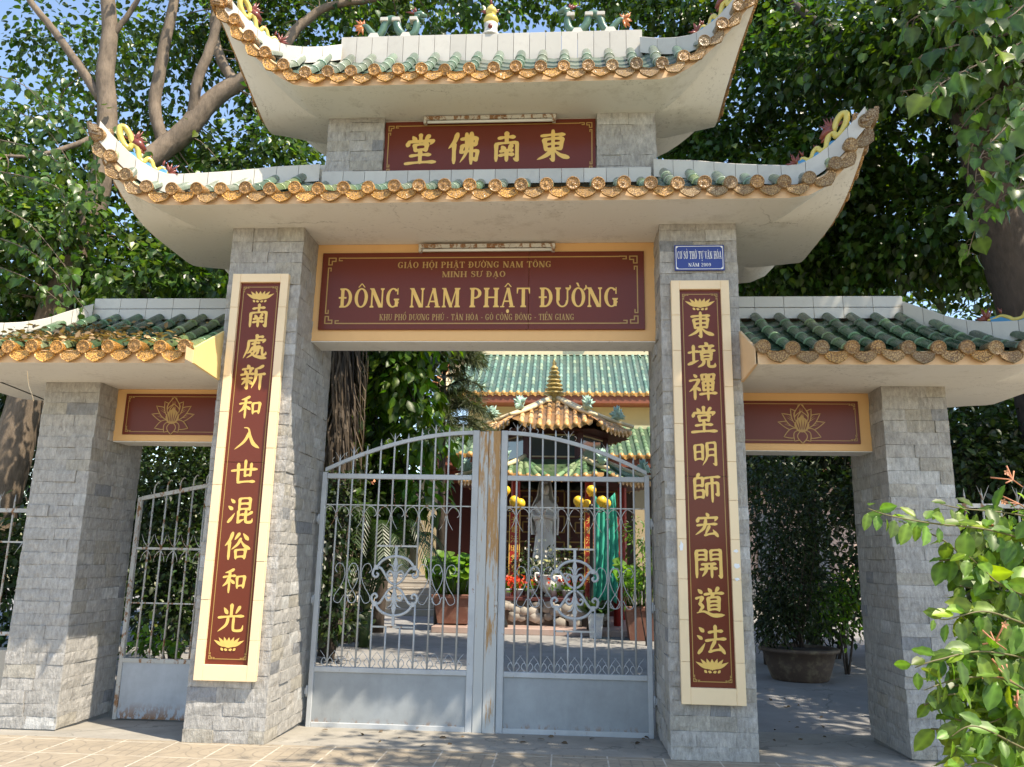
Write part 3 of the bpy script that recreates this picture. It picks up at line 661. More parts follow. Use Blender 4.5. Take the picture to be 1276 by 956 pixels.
# a bold roman capital alphabet drawn stroke by stroke (unit cap height)
TK, TN, SF, SO = .21, .075, .06, .075
def _stem(x, b=1, t=1, w=TK, y0=0, y1=1):
    P = [[(x, y0), (x+w, y0), (x+w, y1), (x, y1)]]
    if b: P.append([(x-SO, y0), (x+w+SO, y0), (x+w+SO, y0+SF), (x+w, y0+SF*1.9), (x, y0+SF*1.9), (x-SO, y0+SF)])
    if t: P.append([(x-SO, y1), (x-SO, y1-SF), (x, y1-SF*1.9), (x+w, y1-SF*1.9), (x+w+SO, y1-SF), (x+w+SO, y1)])
    return P
def _arc(cx, cy, rx, ry, a0, a1, T=TK, t=TN, n=20):
    P = []
    for i in range(n):
        q = []
        for a in (a0+(a1-a0)*i/n, a0+(a1-a0)*(i+1)/n):
            a = math.radians(a); q.append(((cx+rx*math.cos(a), cy+ry*math.sin(a)), (cx+(rx-T)*math.cos(a), cy+(ry-t)*math.sin(a))))
        P.append([q[0][0], q[1][0], q[1][1], q[0][1]])
    return P
def _bar(x0, x1, y, h=TN): return [[(x0, y), (x1, y), (x1, y+h), (x0, y+h)]]
def _dg(x0, y0, x1, y1, w): return [[(x0, y0), (x0+w, y0), (x1+w, y1), (x1, y1)]]
def _spine(pts, ws):
    C = catmull([(p[0], p[1], 0) for p in pts], 8); n = len(C); L = []
    for i in range(n):
        d = C[min(i+1, n-1)]-C[max(i-1, 0)]; d /= np.linalg.norm(d); nn = np.array([-d[1], d[0], 0]); w = np.interp(i/(n-1), np.linspace(0, 1, len(ws)), ws)/2
        L.append((C[i]+nn*w, C[i]-nn*w))
    return [[L[i][0][:2], L[i+1][0][:2], L[i+1][1][:2], L[i][1][:2]] for i in range(n-1)]
def serif(ch):
    T, t = TK, TN; wv = t*1.35
    D = lambda: _stem(.07)+_arc(.30, .5, .5, .5, -90, 90)+_bar(.2, .31, 0)+_bar(.2, .31, 1-t)
    O = lambda: _arc(.44, .5, .43, .51, 0, 360, n=32)
    tab = {'D': (.86, D), 'Đ': (.86, lambda: D()+_bar(-.06, .44, .46, .085)), 'O': (.9, O),
     'N': (.95, lambda: _stem(.08, w=wv, t=0)+_stem(.75, w=wv, b=0)+_dg(.0, 1, .75-.16, 0, T*1.2)+_bar(-.02, .12, 1-SF, SF)),
     'G': (.92, lambda: _arc(.45, .5, .44, .51, 48, 335, n=28)+_stem(.58, b=0, w=T*.95, y0=.04, y1=.45)+[[(.70, .66), (.78, .66), (.78, 1.0), (.73, 1.0), (.70, .85)]]),
     'C': (.84, lambda: _arc(.45, .5, .44, .51, 48, 318, n=28)+[[(.70, .64), (.77, .64), (.77, 1.0), (.72, 1.0), (.69, .85)]]),
     'A': (.92, lambda: _dg(.07, 0, .40, 1, t*1.2)+_dg(.62, 0, .36, 1, T)+_bar(.2, .68, .27)+_bar(-.02, .25, 0, SF)+_bar(.54, .91, 0, SF)),
     'M': (1.14, lambda: _stem(.07, w=wv, t=0)+_stem(.86, w=T)+_dg(.02, 1, .47, 0.0, T)+_dg(.52, 0, .86, 1, t*1.1)+_bar(-.02, .12, 1-SF, SF)),
     'P': (.78, lambda: _stem(.07)+_arc(.30, .72, .44, .28, -90, 90)+_bar(.2, .31, 1-t)+_bar(.2, .31, .44)),
     'H': (.98, lambda: _stem(.08)+_stem(.69)+_bar(.2, .8, .47)),
     'T': (.84, lambda: _stem(.315, t=0)+_bar(.0, .84, 1-t)+[[(.0, .70), (.055, .70), (.11, 1-t), (.0, 1-t)], [(.84, .70), (.785, .70), (.73, 1-t), (.84, 1-t)]]),
     'U': (.92, lambda: _stem(.08, b=0, y0=.33)+_stem(.73, b=0, w=wv, y0=.33)+_arc(.455, .34, .375, .35, 180, 360, T=.15)),
     'I': (.36, lambda: _stem(.075)), 'K': (.95, lambda: _stem(.08)+_dg(.27, .45, .68, 1, t*1.2)+_dg(.66, 0, .33, .56, T)+_bar(.58, .95, 0, SF)+_bar(.58, .88, 1-SF, SF)),
     'S': (.68, lambda: _spine([(.55, .78), (.5, .93), (.32, .97), (.13, .86), (.14, .68), (.34, .54), (.54, .40), (.56, .18), (.36, .035), (.15, .08), (.09, .24)], [.06, .06, .08, .16, .20, .21, .20, .16, .08, .06, .06])+[[(.53, .68), (.6, .68), (.6, 1), (.56, 1)], [(.05, 0), (.09, 0), (.12, .32), (.05, .32)]]),
     'E': (.78, lambda: _stem(.07, b=0, t=0)+_bar(-.0, .7, 0)+_bar(-.0, .68, 1-t)+_bar(.2, .5, .47)+[[(.7, 0), (.76, .3), (.7, .3), (.6, t)], [(.68, 1), (.7, .72), (.65, .72), (.58, 1-t)], [(.46, .36), (.52, .36), (.52, .66), (.46, .66)]]),
     'V': (.9, lambda: _dg(.36, 0, .07, 1, T)+_dg(.42, 0, .75, 1, t*1.2)+_bar(-.02, .36, 1-SF, SF)+_bar(.64, .92, 1-SF, SF)),
     '-': (.42, lambda: _bar(.06, .36, .36, .11)), ' ': (.42, lambda: []), '0': (.66, lambda: _arc(.33, .5, .31, .5, 0, 360, T=.17, n=24)),
     '2': (.66, lambda: _spine([(.08, .72), (.14, .92), (.34, .97), (.52, .84), (.48, .6), (.28, .34), (.1, .08)], [.1, .1, .08, .17, .17, .1, .08])+_bar(.06, .6, 0, .13)),
     '9': (.66, lambda: _arc(.33, .67, .30, .32, 0, 360, T=.15, n=22)+_spine([(.56, .68), (.54, .35), (.38, .08), (.14, .04)], [.14, .15, .1, .1]))}
    return tab[ch]
def roman(text, width, h, cx, by, w0, T, B, bold=1.0):
    """a line of capitals fitted to a width; Vietnamese marks included"""
    items = []; x = 0
    for g in text:
        d = unicodedata.normalize('NFD', g); ch = d[0]; w, f = serif(ch); polys = list(f()); mk = d[1:]
        c = w/2 if ch not in 'U' else .46; top = 1.04; hat = 0
        for q in mk:
            if q == '\u0302': polys += [[(c-.24, top), (c-.15, top), (c+.03, top+.2), (c-.04, top+.2)], [(c+.24, top), (c+.15, top), (c-.03, top+.2), (c+.04, top+.2)]]; hat = 1
            if q == '\u0306': polys += _arc(c, top+.17, .2, .17, 180, 360, T=.07, t=.07, n=10)
            if q == '\u031b': polys += _spine([(w-.12, .86), (w-.02, .93), (w+.03, 1.02), (w-.0, 1.12)], [.08, .1, .11, .06])
            if q == '\u0323': polys.append([(c+.1*math.cos(a), -.2+.1*math.sin(a)) for a in np.linspace(0, 2*math.pi, 11)[:-1]])
        for q in mk:
            o = (c+.16, top+.16) if hat else (c, top)
            if q == '\u0301': polys.append([(o[0]-.08, o[1]), (o[0]+.02, o[1]), (o[0]+.16, o[1]+.2), (o[0]+.02, o[1]+.2)])
            if q == '\u0300': polys.append([(o[0]+.08, o[1]), (o[0]-.02, o[1]), (o[0]-.16, o[1]+.2), (o[0]-.02, o[1]+.2)])
            if q == '\u0309': polys += _spine([(o[0]-.1, o[1]+.2), (o[0]+.02, o[1]+.25), (o[0]+.08, o[1]+.16), (o[0], o[1]+.08), (o[0], o[1]+.01)], [.07, .08, .09, .07, .06])
        items.append((x, polys)); x += w+.10
    tot = x-.10; sx = width/tot; k = 0
    for x0, polys in items:
        for j, p in enumerate(polys):
            a = sum(p[i][0]*p[(i+1) % len(p)][1]-p[(i+1) % len(p)][0]*p[i][1] for i in range(len(p)))
            if a < 0: p = p[::-1]
            wz = w0+.0022+.00012*(j % 40)
            B.add([T(cx-width/2+(x0+q[0])*sx, by+q[1]*h, wz) for q in p], [tuple(range(len(p)))])
def line_frame(B, T, u0, u1, v0, v1, lw, w, corner=0.0):
    """thin gold border with curled corner work"""
    cn = corner; ww = w
    def ln(a, b): 
        (p, q), (r, s_) = a, b; x0, x1, y0, y1 = min(p, r)-lw/2, max(p, r)+lw/2, min(q, s_)-lw/2, max(q, s_)+lw/2
        B.add([T(x0, y0, ww), T(x1, y0, ww), T(x1, y1, ww), T(x0, y1, ww)], [(0, 1, 2, 3)])
    ln((u0+cn, v0), (u1-cn, v0)); ln((u0+cn, v1), (u1-cn, v1)); ln((u0, v0+cn), (u0, v1-cn)); ln((u1, v0+cn), (u1, v1-cn))
    if cn:
        ww = w+.0006
        for su, uu in ((1, u0), (-1, u1)):
            for sv, vv in ((1, v0), (-1, v1)):
                q = cn
                for pts in ([(0, q), (0, .62*q)], [(0, .62*q), (.16*q, .62*q)], [(.16*q, .62*q), (.16*q, .8*q)], [(0, .42*q), (.2*q, .42*q)], [(.2*q, .42*q), (.2*q, .2*q)], [(.0, .42*q), (0, .0)], [(0, 0), (.42*q, 0)],
                            [(.42*q, 0), (.42*q, .2*q)], [(.42*q, .2*q), (.2*q, .2*q)], [(q, 0), (.62*q, 0)], [(.62*q, 0), (.62*q, .16*q)], [(.62*q, .16*q), (.8*q, .16*q)]):
                    ww += .00008
                    ln((uu+su*pts[0][0], vv+sv*pts[0][1]), (uu+su*pts[1][0], vv+sv*pts[1][1]))
def petal(cx, cy, a, L, w, n=9, tip=.62):
    out = []; ca, sa = math.cos(a), math.sin(a)
    for s_ in (1, -1):
        rng = range(n+1) if s_ > 0 else range(n-1, 0, -1)
        for i in rng:
            t = i/n; r = w*math.sin(math.pi*min(1, t**tip))*(1 if t < 1 else 0); u, v = s_*r, t*L
            out.append((cx+u*ca-v*sa, cy+u*sa+v*ca))
    return out
def outline(B, T, poly, lw, w):
    n = len(poly); P = np.array(poly); c = P.mean(0); I = []
    for i in range(n):
        d = P[(i+1) % n]-P[i-1]; d /= np.linalg.norm(d)+1e-9; nn = np.array([-d[1], d[0]])
        if nn@(c-P[i]) < 0: nn = -nn
        I.append(P[i]+nn*lw)
    B.add([T(*p, w) for p in P]+[T(*p, w) for p in I], [(i, (i+1) % n, n+(i+1) % n, n+i) for i in range(n)])
def small_lotus(B, T, cx, cy, s, w):
    k = 0
    for i in (3, -3, 2, -2, 1, -1, 0):
        k += 1; a = -i*.36; bx = i*.055; L = (.44, .46, .52, .56)[abs(i)]; wd = (.105, .085, .075, .065)[abs(i)]
        p = [(cx+q[0]*s, cy+(q[1]-.20)*s) for q in petal(bx, .05*abs(i)*.4, a, L, wd, 9, .8)]
        pi = [(lerp(cx+bx*s, q[0], .97), q[1]) for q in p]
        B.add([T(*q, w+k*.0003) for q in pi], [tuple(range(len(pi)))])
    for dx in (-.3, -.11, .11, .3):
        k += 1; p = petal(cx+dx*.75*s, cy-.20*s, math.pi+dx*2.6, .11*s, .075*s, 6, .9); B.add([T(*q, w+k*.0003) for q in p], [tuple(range(len(p)))])
def big_lotus(Bf, Bl, T, cx, cy, s, w):
    k = 0
    pet = [(-1.28, .56, .10, -.04, -.04), (1.28, .56, .10, -.04, .04), (-.95, .56, .12, -.02, -.05), (.95, .56, .12, -.02, .05), (-.62, .50, .13, .0, -.07), (.62, .50, .13, .0, .07), (-.34, .42, .13, .10, -.09), (.34, .42, .13, .10, .09), (0, .46, .15, .06, 0), (-.16, .30, .12, .06, -.05), (.16, .30, .12, .06, .05)]
    for a, L, wd, oy, ox in pet:
        k += 1; p = [(cx+q[0]*s, cy+q[1]*s) for q in petal(ox, oy-.03, a, L, wd, 11, .85)]
        Bf.add([T(*q, w+k*.0005) for q in p], [tuple(range(len(p)))]); outline(Bl, T, p, .018*s, w+k*.0005+.0002)
        for j in (-1, 0, 1):
            p2 = [(cx+q[0]*s, cy+q[1]*s) for q in petal(ox, oy, a+j*.10, L*.74, .011)]; Bl.add([T(*q, w+k*.0005+.0001*(j+2)/3) for q in p2], [tuple(range(len(p2)))])
    for a, L in ((1.95, .42), (-1.95, .42), (2.55, .30), (-2.55, .30), (math.pi, .30)):
        k += 1; p = [(cx+q[0]*s, cy+q[1]*s) for q in petal(0, -.08, a, L, .11, 9, .9)]
        Bf.add([T(*q, w+k*.0005) for q in p], [tuple(range(len(p)))]); outline(Bl, T, p, .018*s, w+k*.0005+.0002)
    k += 1; p = [(cx+.155*s*math.cos(a)*(1-.2*max(0, math.sin(a))), cy+.03*s+(.165*math.sin(a)+(.05 if abs(a-math.pi/2) < .01 else 0))*s) for a in np.linspace(0, 2*math.pi, 25)[:-1]]
    Bl.add([T(*q, w+k*.0005) for q in p], [tuple(range(len(p)))])
    for j in (-2, -1, 0, 1, 2):
        p2 = [(cx+q[0]*s, cy+q[1]*s) for q in petal(j*.03, -.09, -j*.16, .24, .011)]; Bf.add([T(*q, w+k*.0005+.0003+.00004*j) for q in p2], [tuple(range(len(p2)))])
# ---------------------------------------------------------------- boards and plaques
def board(name, label, cat, x0, x1, z0, z1, y, depth, mat=M_MAROON, group=None, seam=None):
    t = thing(name, label, cat, ((x0+x1)/2, y, z0), group)
    b = MB()
    for q0, q1 in (((x0, seam-.0012), (seam+.0012, x1)) if seam else ((x0, x1),)): b.box(q0, q1, y-depth, y, z0, z1, b=.002)
    b.build('panel', mat, t); return t, frame_T(x0, y-depth, z0), x1-x0, z1-z0
# main name board
t, T, w, h = board('name_board', 'wide maroon name board with gold Vietnamese lettering above the double gate', 'sign', -2.175, .675, 3.318, 4.03, .378, .022, seam=-.325)
B = MB(); line_frame(B, T, .06, w-.06, .055, h-.05, .010, .0012, .15); B.build('border', M_DGOLD, t)
for txt, wd, hh, by, mt, dx in (('GIÁO HỘI PHẬT ĐƯỜNG NAM TÔNG', 1.36, .057, .565, M_DGOLD, -.06), ('MINH SƯ ĐẠO', .56, .054, .478, M_DGOLD, -.06), ('ĐÔNG NAM PHẬT ĐƯỜNG', 2.45, .178, .20, M_GOLD, -.02), ('KHU PHỐ DƯƠNG PHÚ - TÂN HÒA - GÒ CÔNG ĐÔNG - TIỀN GIANG', 1.70, .056, .083, M_DGOLD, -.03)):
    B = MB(); roman(txt, wd, hh, w/2+dx, by, 0, T, B); B.build('lettering', mt, t)
# upper board
t, T, w, h = board('name_board', 'small maroon board with four large gold Chinese characters under the top roof', 'sign', -1.668, .262, 4.74, 5.30, .358, .03)
B = MB(); line_frame(B, T, .035, w-.035, .04, h-.045, .009, .0012, .11); B.build('border', M_DGOLD, t)
b = MB(); b.box(-1.69, .285, .352, .359, 5.302, 5.325); b.box(-1.69, -1.67, .352, .359, 4.74, 5.30); b.box(.264, .285, .352, .359, 4.74, 5.30); b.build('frame', M_WTILE, t)
L = []
for i, (ch, u) in enumerate(zip('堂佛南東', (.335, .74, 1.125, 1.545))): brush_glyph(ch, .315, u, .285+(-.012, .0, 0, .01)[i], 0, L, 1.12, seed=i, N=96)
glyphs_to(t, T, L)
# the two couplets on the main pillars
def couplet(chars, x0, x1, z0, z1, label, spots, tall):
    t = thing('couplet_plaque', label, 'plaque', ((x0+x1)/2, -.012, z0), 'couplet plaques on the main pillars')
    fw = .066; y = -.012; f = MB(); d = .05
    nz = 11; zz = [lerp(z0, z1, i/nz) for i in range(nz+1)]
    for i in range(nz):
        for xa in (x0, x1-fw): e_ = .0012*math.sin(i*2.3+xa*9); f.box(xa, xa+fw, y-d+e_, y, zz[i]+.0009, zz[i+1]-.0009, b=.002)
    f.box(x0+fw, x1-fw, y-d+.001, y, z0, z0+.115, b=.003); f.box(x0+fw, x1-fw, y-d+.001, y, z1-.075, z1, b=.003); f.build('frame', M_CREAM, t)
    a, c, e, g = x0+fw, x1-fw, z0+.115, z1-.075
    b = MB(); b.box(a, c, y-.02, y, e, lerp(e, g, .505)-.002); b.box(a, c, y-.02, y, lerp(e, g, .505)+.002, g); b.build('panel', M_MAROON, t)
    T = frame_T(a, y-.02, e); w, h = c-a, g-e
    B = MB(); line_frame(B, T, .027, w-.027, .04, h-.035, .006, .0012, .055); B.build('border', M_DGOLD, t)
    B = MB(); small_lotus(B, T, w/2, h-.115, .185, .0015); small_lotus(B, T, w/2, .155, .185, .0015); B.build('lotus_emblem', M_GOLD, t)
    L = []
    for i, (ch, zz) in enumerate(zip(chars, spots)): brush_glyph(ch, tall*(.9 if ch in '和明宏' else 1.0)*.93, w/2, zz-e, 0, L, 1.0, seed=i)
    glyphs_to(t, T, L)
    return t
couplet('南處新和入世混俗和光', -2.795, -2.318, .447, 3.685, 'cream framed couplet plaque on the left main pillar, starting with 南 and half in sunlight', [3.322, 3.052, 2.80, 2.55, 2.295, 2.02, 1.72, 1.445, 1.18, .90], .235)
couplet('東境禪堂明師宏開道法', .845, 1.305, .385, 3.608, 'cream framed couplet plaque on the right main pillar, starting with 東 and all in shade', [3.242, 2.99, 2.735, 2.467, 2.205, 1.945, 1.66, 1.375, 1.10, .83], .235)
# white paint smears on the right plaque's frame
b = MB(); rgp = random.Random(4); pl_ = [o for o in bpy.data.objects if o.name.startswith('couplet_plaque')][-1]
for k, (x, z, rx, rz) in enumerate(((1.273, 1.475, .022, .012), (1.275, 1.365, .024, .02), (1.272, 1.27, .02, .012), (.872, 1.50, .016, .045))):
    b.add([(x+rx*math.cos(a)*rgp.uniform(.6, 1.2), -.0655, z+rz*math.sin(a)*rgp.uniform(.6, 1.2)) for a in np.linspace(0, 6.28, 15)[:-1]], [tuple(range(14))])
b.build('paint_smears', M_WHITE, pl_)
# blue plaque
t, T, w, h = board('address_plaque', 'small blue enamel plaque with white lettering above the right couplet plaque', 'sign', .885, 1.285, 3.705, 3.925, -.014, .012, M_BLUE)
B = MB(); line_frame(B, T, .012, w-.012, .012, h-.012, .005, .0012); 
for su, uu in ((1, .012), (-1, w-.012)):
    for sv, vv in ((1, .012), (-1, h-.012)): B.add([T(uu, vv, .0016), T(uu+su*.022, vv, .0016), T(uu, vv+sv*.022, .0016)], [(0, 1, 2)])
B.build('border', M_WHITE, t)
B = MB(); roman('CƠ SỞ THỜ TỰ VĂN HÓA', .355, .066, w/2, .098, 0, T, B); roman('NĂM 2009', .18, .030, w/2, .032, 0, T, B); B.build('lettering', M_WHITE, t)
# lotus panels on the two side lintels
for nm, x0, x1, z0, z1, yy, lab in (('L', -3.925, -2.86, 2.398, 2.765, .518, 'maroon lotus panel on the lintel above the small side gate'), ('R', 1.395, 2.462, 2.375, 2.738, .548, 'maroon lotus panel on the lintel above the open right doorway')):
    t, T, w, h = board('lotus_sign', lab, 'sign', x0, x1, z0, z1, yy, .012, M_MAROON, 'lotus panels over the side openings')
    B = MB(); line_frame(B, T, .03, w-.03, .025, h-.025, .005, .0012, .06); B.build('border', M_DGOLD, t)
    cx = (-3.475-x0) if nm == 'L' else (1.985-x0)
    F, Lb = MB(), MB(); big_lotus(F, Lb, T, cx, h/2-.035, .40, .001); F.build('lotus_petals', M_MAROON, t); Lb.build('lotus_outline', M_DGOLD, t)
# fluorescent tubes above the boards
M_TUBE = pm('lamp_tube_glass', (.78, .78, .74), .25, .03, 3)
M_LAMPBODY = paint_rust('lamp_housing_paint', (.62, .60, .54), .55)
for z, y, lab, dd in ((5.272, .30, 'rust spotted fluorescent tube lamp above the upper Chinese board', 0), (4.045, .345, 'white fluorescent tube lamp above the wide name board', 0)):
    t = thing('tube_lamp', lab, 'lamp', (-.70, y, z), 'tube lamps above the boards')
    b = MB(); b.box(-1.305, -.095, y-.03, y+.03, z+.014, z+.05, b=.004); b.build('housing', M_LAMPBODY, t)
    b = MB(); b.tube([(-1.27, y-.012, z-.004), (-.13, y-.012, z-.004)], .0135, 10); b.build('tube', M_TUBE, t)
    b = MB()
    for xx in (-1.29, -.115): b.box(xx-.014, xx+.014, y-.03, y+.012, z-.022, z+.013, b=.003)
    b.build('socket', M_LAMPBODY, t)
# ---------------------------------------------------------------- ceramic dragons
M_DYEL = pm('yellow_glaze', (.60, .49, .12), .25, .2, 20, .1, 80); M_DRED = pm('maroon_glaze', (.20, .045, .03), .3, .4, 30, .2, 80)
M_DBLU = pm('blue_glaze', (.05, .24, .42), .28, .4, 20); M_DGRN = pm('green_grey_glaze', (.09, .17, .12), .3, .5, 25, .2, 70)
M_DORG = pm('orange_glaze', (.52, .18, .06), .3, .4, 25, .2, 70)
def spikes(B, cen, dirs, L, r, seed=0):
    rg = random.Random(seed)
    for d in dirs:
        d = np.array(d, float); d /= np.linalg.norm(d); l = L*rg.uniform(.6, 1.15)
        p = np.array(cen, float)+d*r*.4; side = np.cross(d, (0, 1, 0)); side /= np.linalg.norm(side)+1e-6
        bnd = rg.uniform(-.25, .25)*l; B.tube([p, p+d*l*.55+side*bnd*.3, p+d*l+side*bnd], [r, r*.7, r*.08], 6)
def hip_dragon(hipf, q0, q1, label, sx, scale=1.0, grp='yellow dragons on the upturned roof corners'):
    """yellow serpent riding the hip ridge: q0 tail, q1 head end"""
    base = hipf(-1 if sx < 0 else 1, -1, q0); t = thing('dragon_ornament', label, 'dragon ornament', base, grp)
    def at(s, h): return hipf(-1 if sx < 0 else 1, -1, lerp(q0, q1, s))+vec(0, 0, h*.62*scale)
    path = [(.00, .025), (.06, .05), (.12, .085), (.18, .06), (.22, .03), (.29, .05), (.33, .11), (.40, .125), (.45, .07), (.49, .03), (.57, .05), (.60, .14), (.66, .19), (.73, .14), (.77, .07), (.86, .06), (.96, .13), (.97, .23), (.88, .29), (.78, .26), (.73, .20), (.66, .22)]
    C = catmull([vec(*at(s, h)) for s, h in path], 6)
    B = MB(); B.tube(C, [.010, .015, .019, .022, .023, .024, .025, .025, .021], 9); bd = B.build('body', M_DYEL, t)
    B = MB(); B.grid([[at(s, .001)+vec(0, -.02, 0), at(s, .05+.03*math.sin(s*22))+vec(0, -.012, 0), at(s, .05+.03*math.sin(s*22))+vec(0, .012, 0), at(s, .001)+vec(0, .02, 0)] for s in np.linspace(0.02, .94, 40)]); B.build('cloud_base', M_DBLU, t)
    d1 = (at(1, 0)-at(0, 0)); d1 = d1/np.linalg.norm(d1)
    B = MB(); hd = at(.64, .225); B.tube([hd+d1*.03, hd-d1*.03+vec(0, 0, .006), hd-d1*.075-vec(0, 0, .012)], [.034, .036, .016], 8)
    B.tube([hd-d1*.02-vec(0, 0, .03), hd-d1*.07-vec(0, 0, .045)], [.018, .008], 6)
    spikes(B, hd+d1*.02, [(-d1[0]*.3+math.cos(a)*d1[0]*-1, math.cos(a)*.2, abs(math.sin(a))+.25) for a in np.linspace(-.6, 3.4, 13)], .10*scale, .013, 3)
    spikes(B, hd+d1*.05, [(d1[0]*.8, 0, .9), (d1[0]*.3, .3, 1), (d1[0], -.2, .4)], .11*scale, .012, 5); B.build('head', M_DRED, t)
    B = MB(); tl = at(.0, .03); spikes(B, tl, [(-d1[0]*math.cos(a), .2*math.sin(3*a), math.sin(a)+.15) for a in np.linspace(-.2, 2.2, 8)], .10*scale, .014, 9)
    for s in (.12, .37, .64): spikes(B, at(s, .11+.06*s), [(-d1[0]*.4, 0, 1), (d1[0]*.2, .1, 1)], .05*scale, .009, int(s*50))
    B.build('mane', M_DRED, t); return t
def topz(h): return lambda s, fb, q: h(s, fb, q)+vec(0, 0, .0)
hip_dragon(hipA, .68, .91, 'yellow and blue dragon on the left corner ridge of the lower roof', -1)
hip_dragon(hipA, .68, .91, 'yellow and blue dragon on the right corner ridge of the lower roof', 1)
hip_dragon(hipU, .50, .84, 'yellow and blue dragon on the left corner ridge of the top roof', -1)
hip_dragon(hipU, .50, .84, 'yellow and blue dragon on the right corner ridge of the top roof', 1)
hipR = lambda s, fb, q: vec(lerp(2.93, 3.99, q), lerp(.56, -.6, q), hw(q))
hip_dragon(hipR, .40, .95, 'yellow dragon at the right edge of the picture on the right wing roof', 1)
# ridge dragons and the gourd between them
def ridge_dragon(xt, xh, label):
    s = 1 if xh > xt else -1; z0 = 6.27; t = thing('dragon_ornament', label, 'dragon ornament', ((xt+xh)/2, .5, z0), 'green dragons on the top ridge')
    L = abs(xh-xt); P = lambda u, h, y=0: vec(xt+s*u*L, .5+y, z0+h)
    B = MB(); B.tube(catmull([P(.04, .17), P(.10, .17), P(.18, .11), P(.28, .05), P(.36, .10), P(.42, .20), P(.50, .24), P(.58, .22), P(.63, .13), P(.72, .06), P(.82, .05), P(.90, .09), P(.93, .17), P(.91, .24), P(.97, .27)], 6), [.018, .030, .036, .04, .04, .04, .038, .036, .03], 9); B.build('body', M_DGRN, t)
    B = MB()
    for u, h, w in ((.25, .0, .055), (.77, .0, .05)): B.grid([[P(u-(w+.012)/L, .002, -.05), P(u+(w+.012)/L, .002, -.05), P(u+(w+.012)/L, .002, .05), P(u-(w+.012)/L, .002, .05)], [P(u-w*.6/L, .07, -.04), P(u+w*.6/L, .07, -.04), P(u+w*.6/L, .07, .04), P(u-w*.6/L, .07, .04)]], close=True)
    for u in (.40, .59, .88): B.box(*sorted((P(u-.065, 0)[0], P(u+.065, 0)[0])), .455, .53, z0+.20, z0+.243, b=.006)
    B.build('support_block', M_WTILE, t)
    B = MB(); spikes(B, P(.04, .17), [(-s*math.cos(a), .15*math.sin(5*a), math.sin(a)) for a in np.linspace(-1.5, 1.9, 13)], .085, .016, 2); B.build('tail', M_DORG, t)
    B = MB(); hd = P(.96, .275); B.tube([hd-vec(s*.04, 0, 0), hd+vec(s*.02, 0, .015), hd+vec(s*.075, 0, -.01)], [.032, .036, .016], 8); B.tube([hd+vec(s*.01, 0, -.03), hd+vec(s*.06, 0, -.045)], [.016, .007], 6); B.build('head', M_DGRN, t)
    B = MB(); spikes(B, hd+vec(-s*.03, 0, .02), [(-s*.9, 0, .9), (-s*.5, .2, 1.2), (-s*.2, -.2, 1.3), (-s*1.1, .1, .5)], .10, .014, 4); spikes(B, P(.85, .07), [(s*.5, 0, .7), (s*1, 0, .2)], .05, .013, 6); B.build('crest', M_DRED, t)
    return t
ridge_dragon(-2.02, -1.42, 'green ceramic dragon facing right on the top ridge, left of the gourd')
ridge_dragon(.56, -.04, 'green ceramic dragon facing left on the top ridge, right of the gourd')
t = thing('gourd_finial', 'yellow ceramic gourd finial at the centre of the top ridge', 'finial', (-.735, .5, 6.27))
B = MB(); B.lathe([(.10, 0), (.10, .02), (.07, .05), (.062, .12), (.07, .15), (.0, .15)], (-.735, .5, 6.27), 14); B.build('base', M_WTILE, t)
B = MB(); B.lathe([(.03, .14), (.065, .17), (.075, .20), (.06, .235), (.032, .255), (.05, .275), (.058, .30), (.045, .33), (.02, .35), (.015, .37)], (-.735, .5, 6.27), 14); B.build('gourd', M_DYEL, t)
B = MB(); spikes(B, (-.735, .5, 6.55), [(1, 0, .1), (-1, 0, .1), (.9, 0, .5), (-.9, 0, .5)], .10, .018, 1); spikes(B, (-.735, .5, 6.62), [(0, 0, 1)], .12, .016, 2); B.ball((-.735, .438, 6.36), .026, 8); B.build('flame', M_DRED, t)
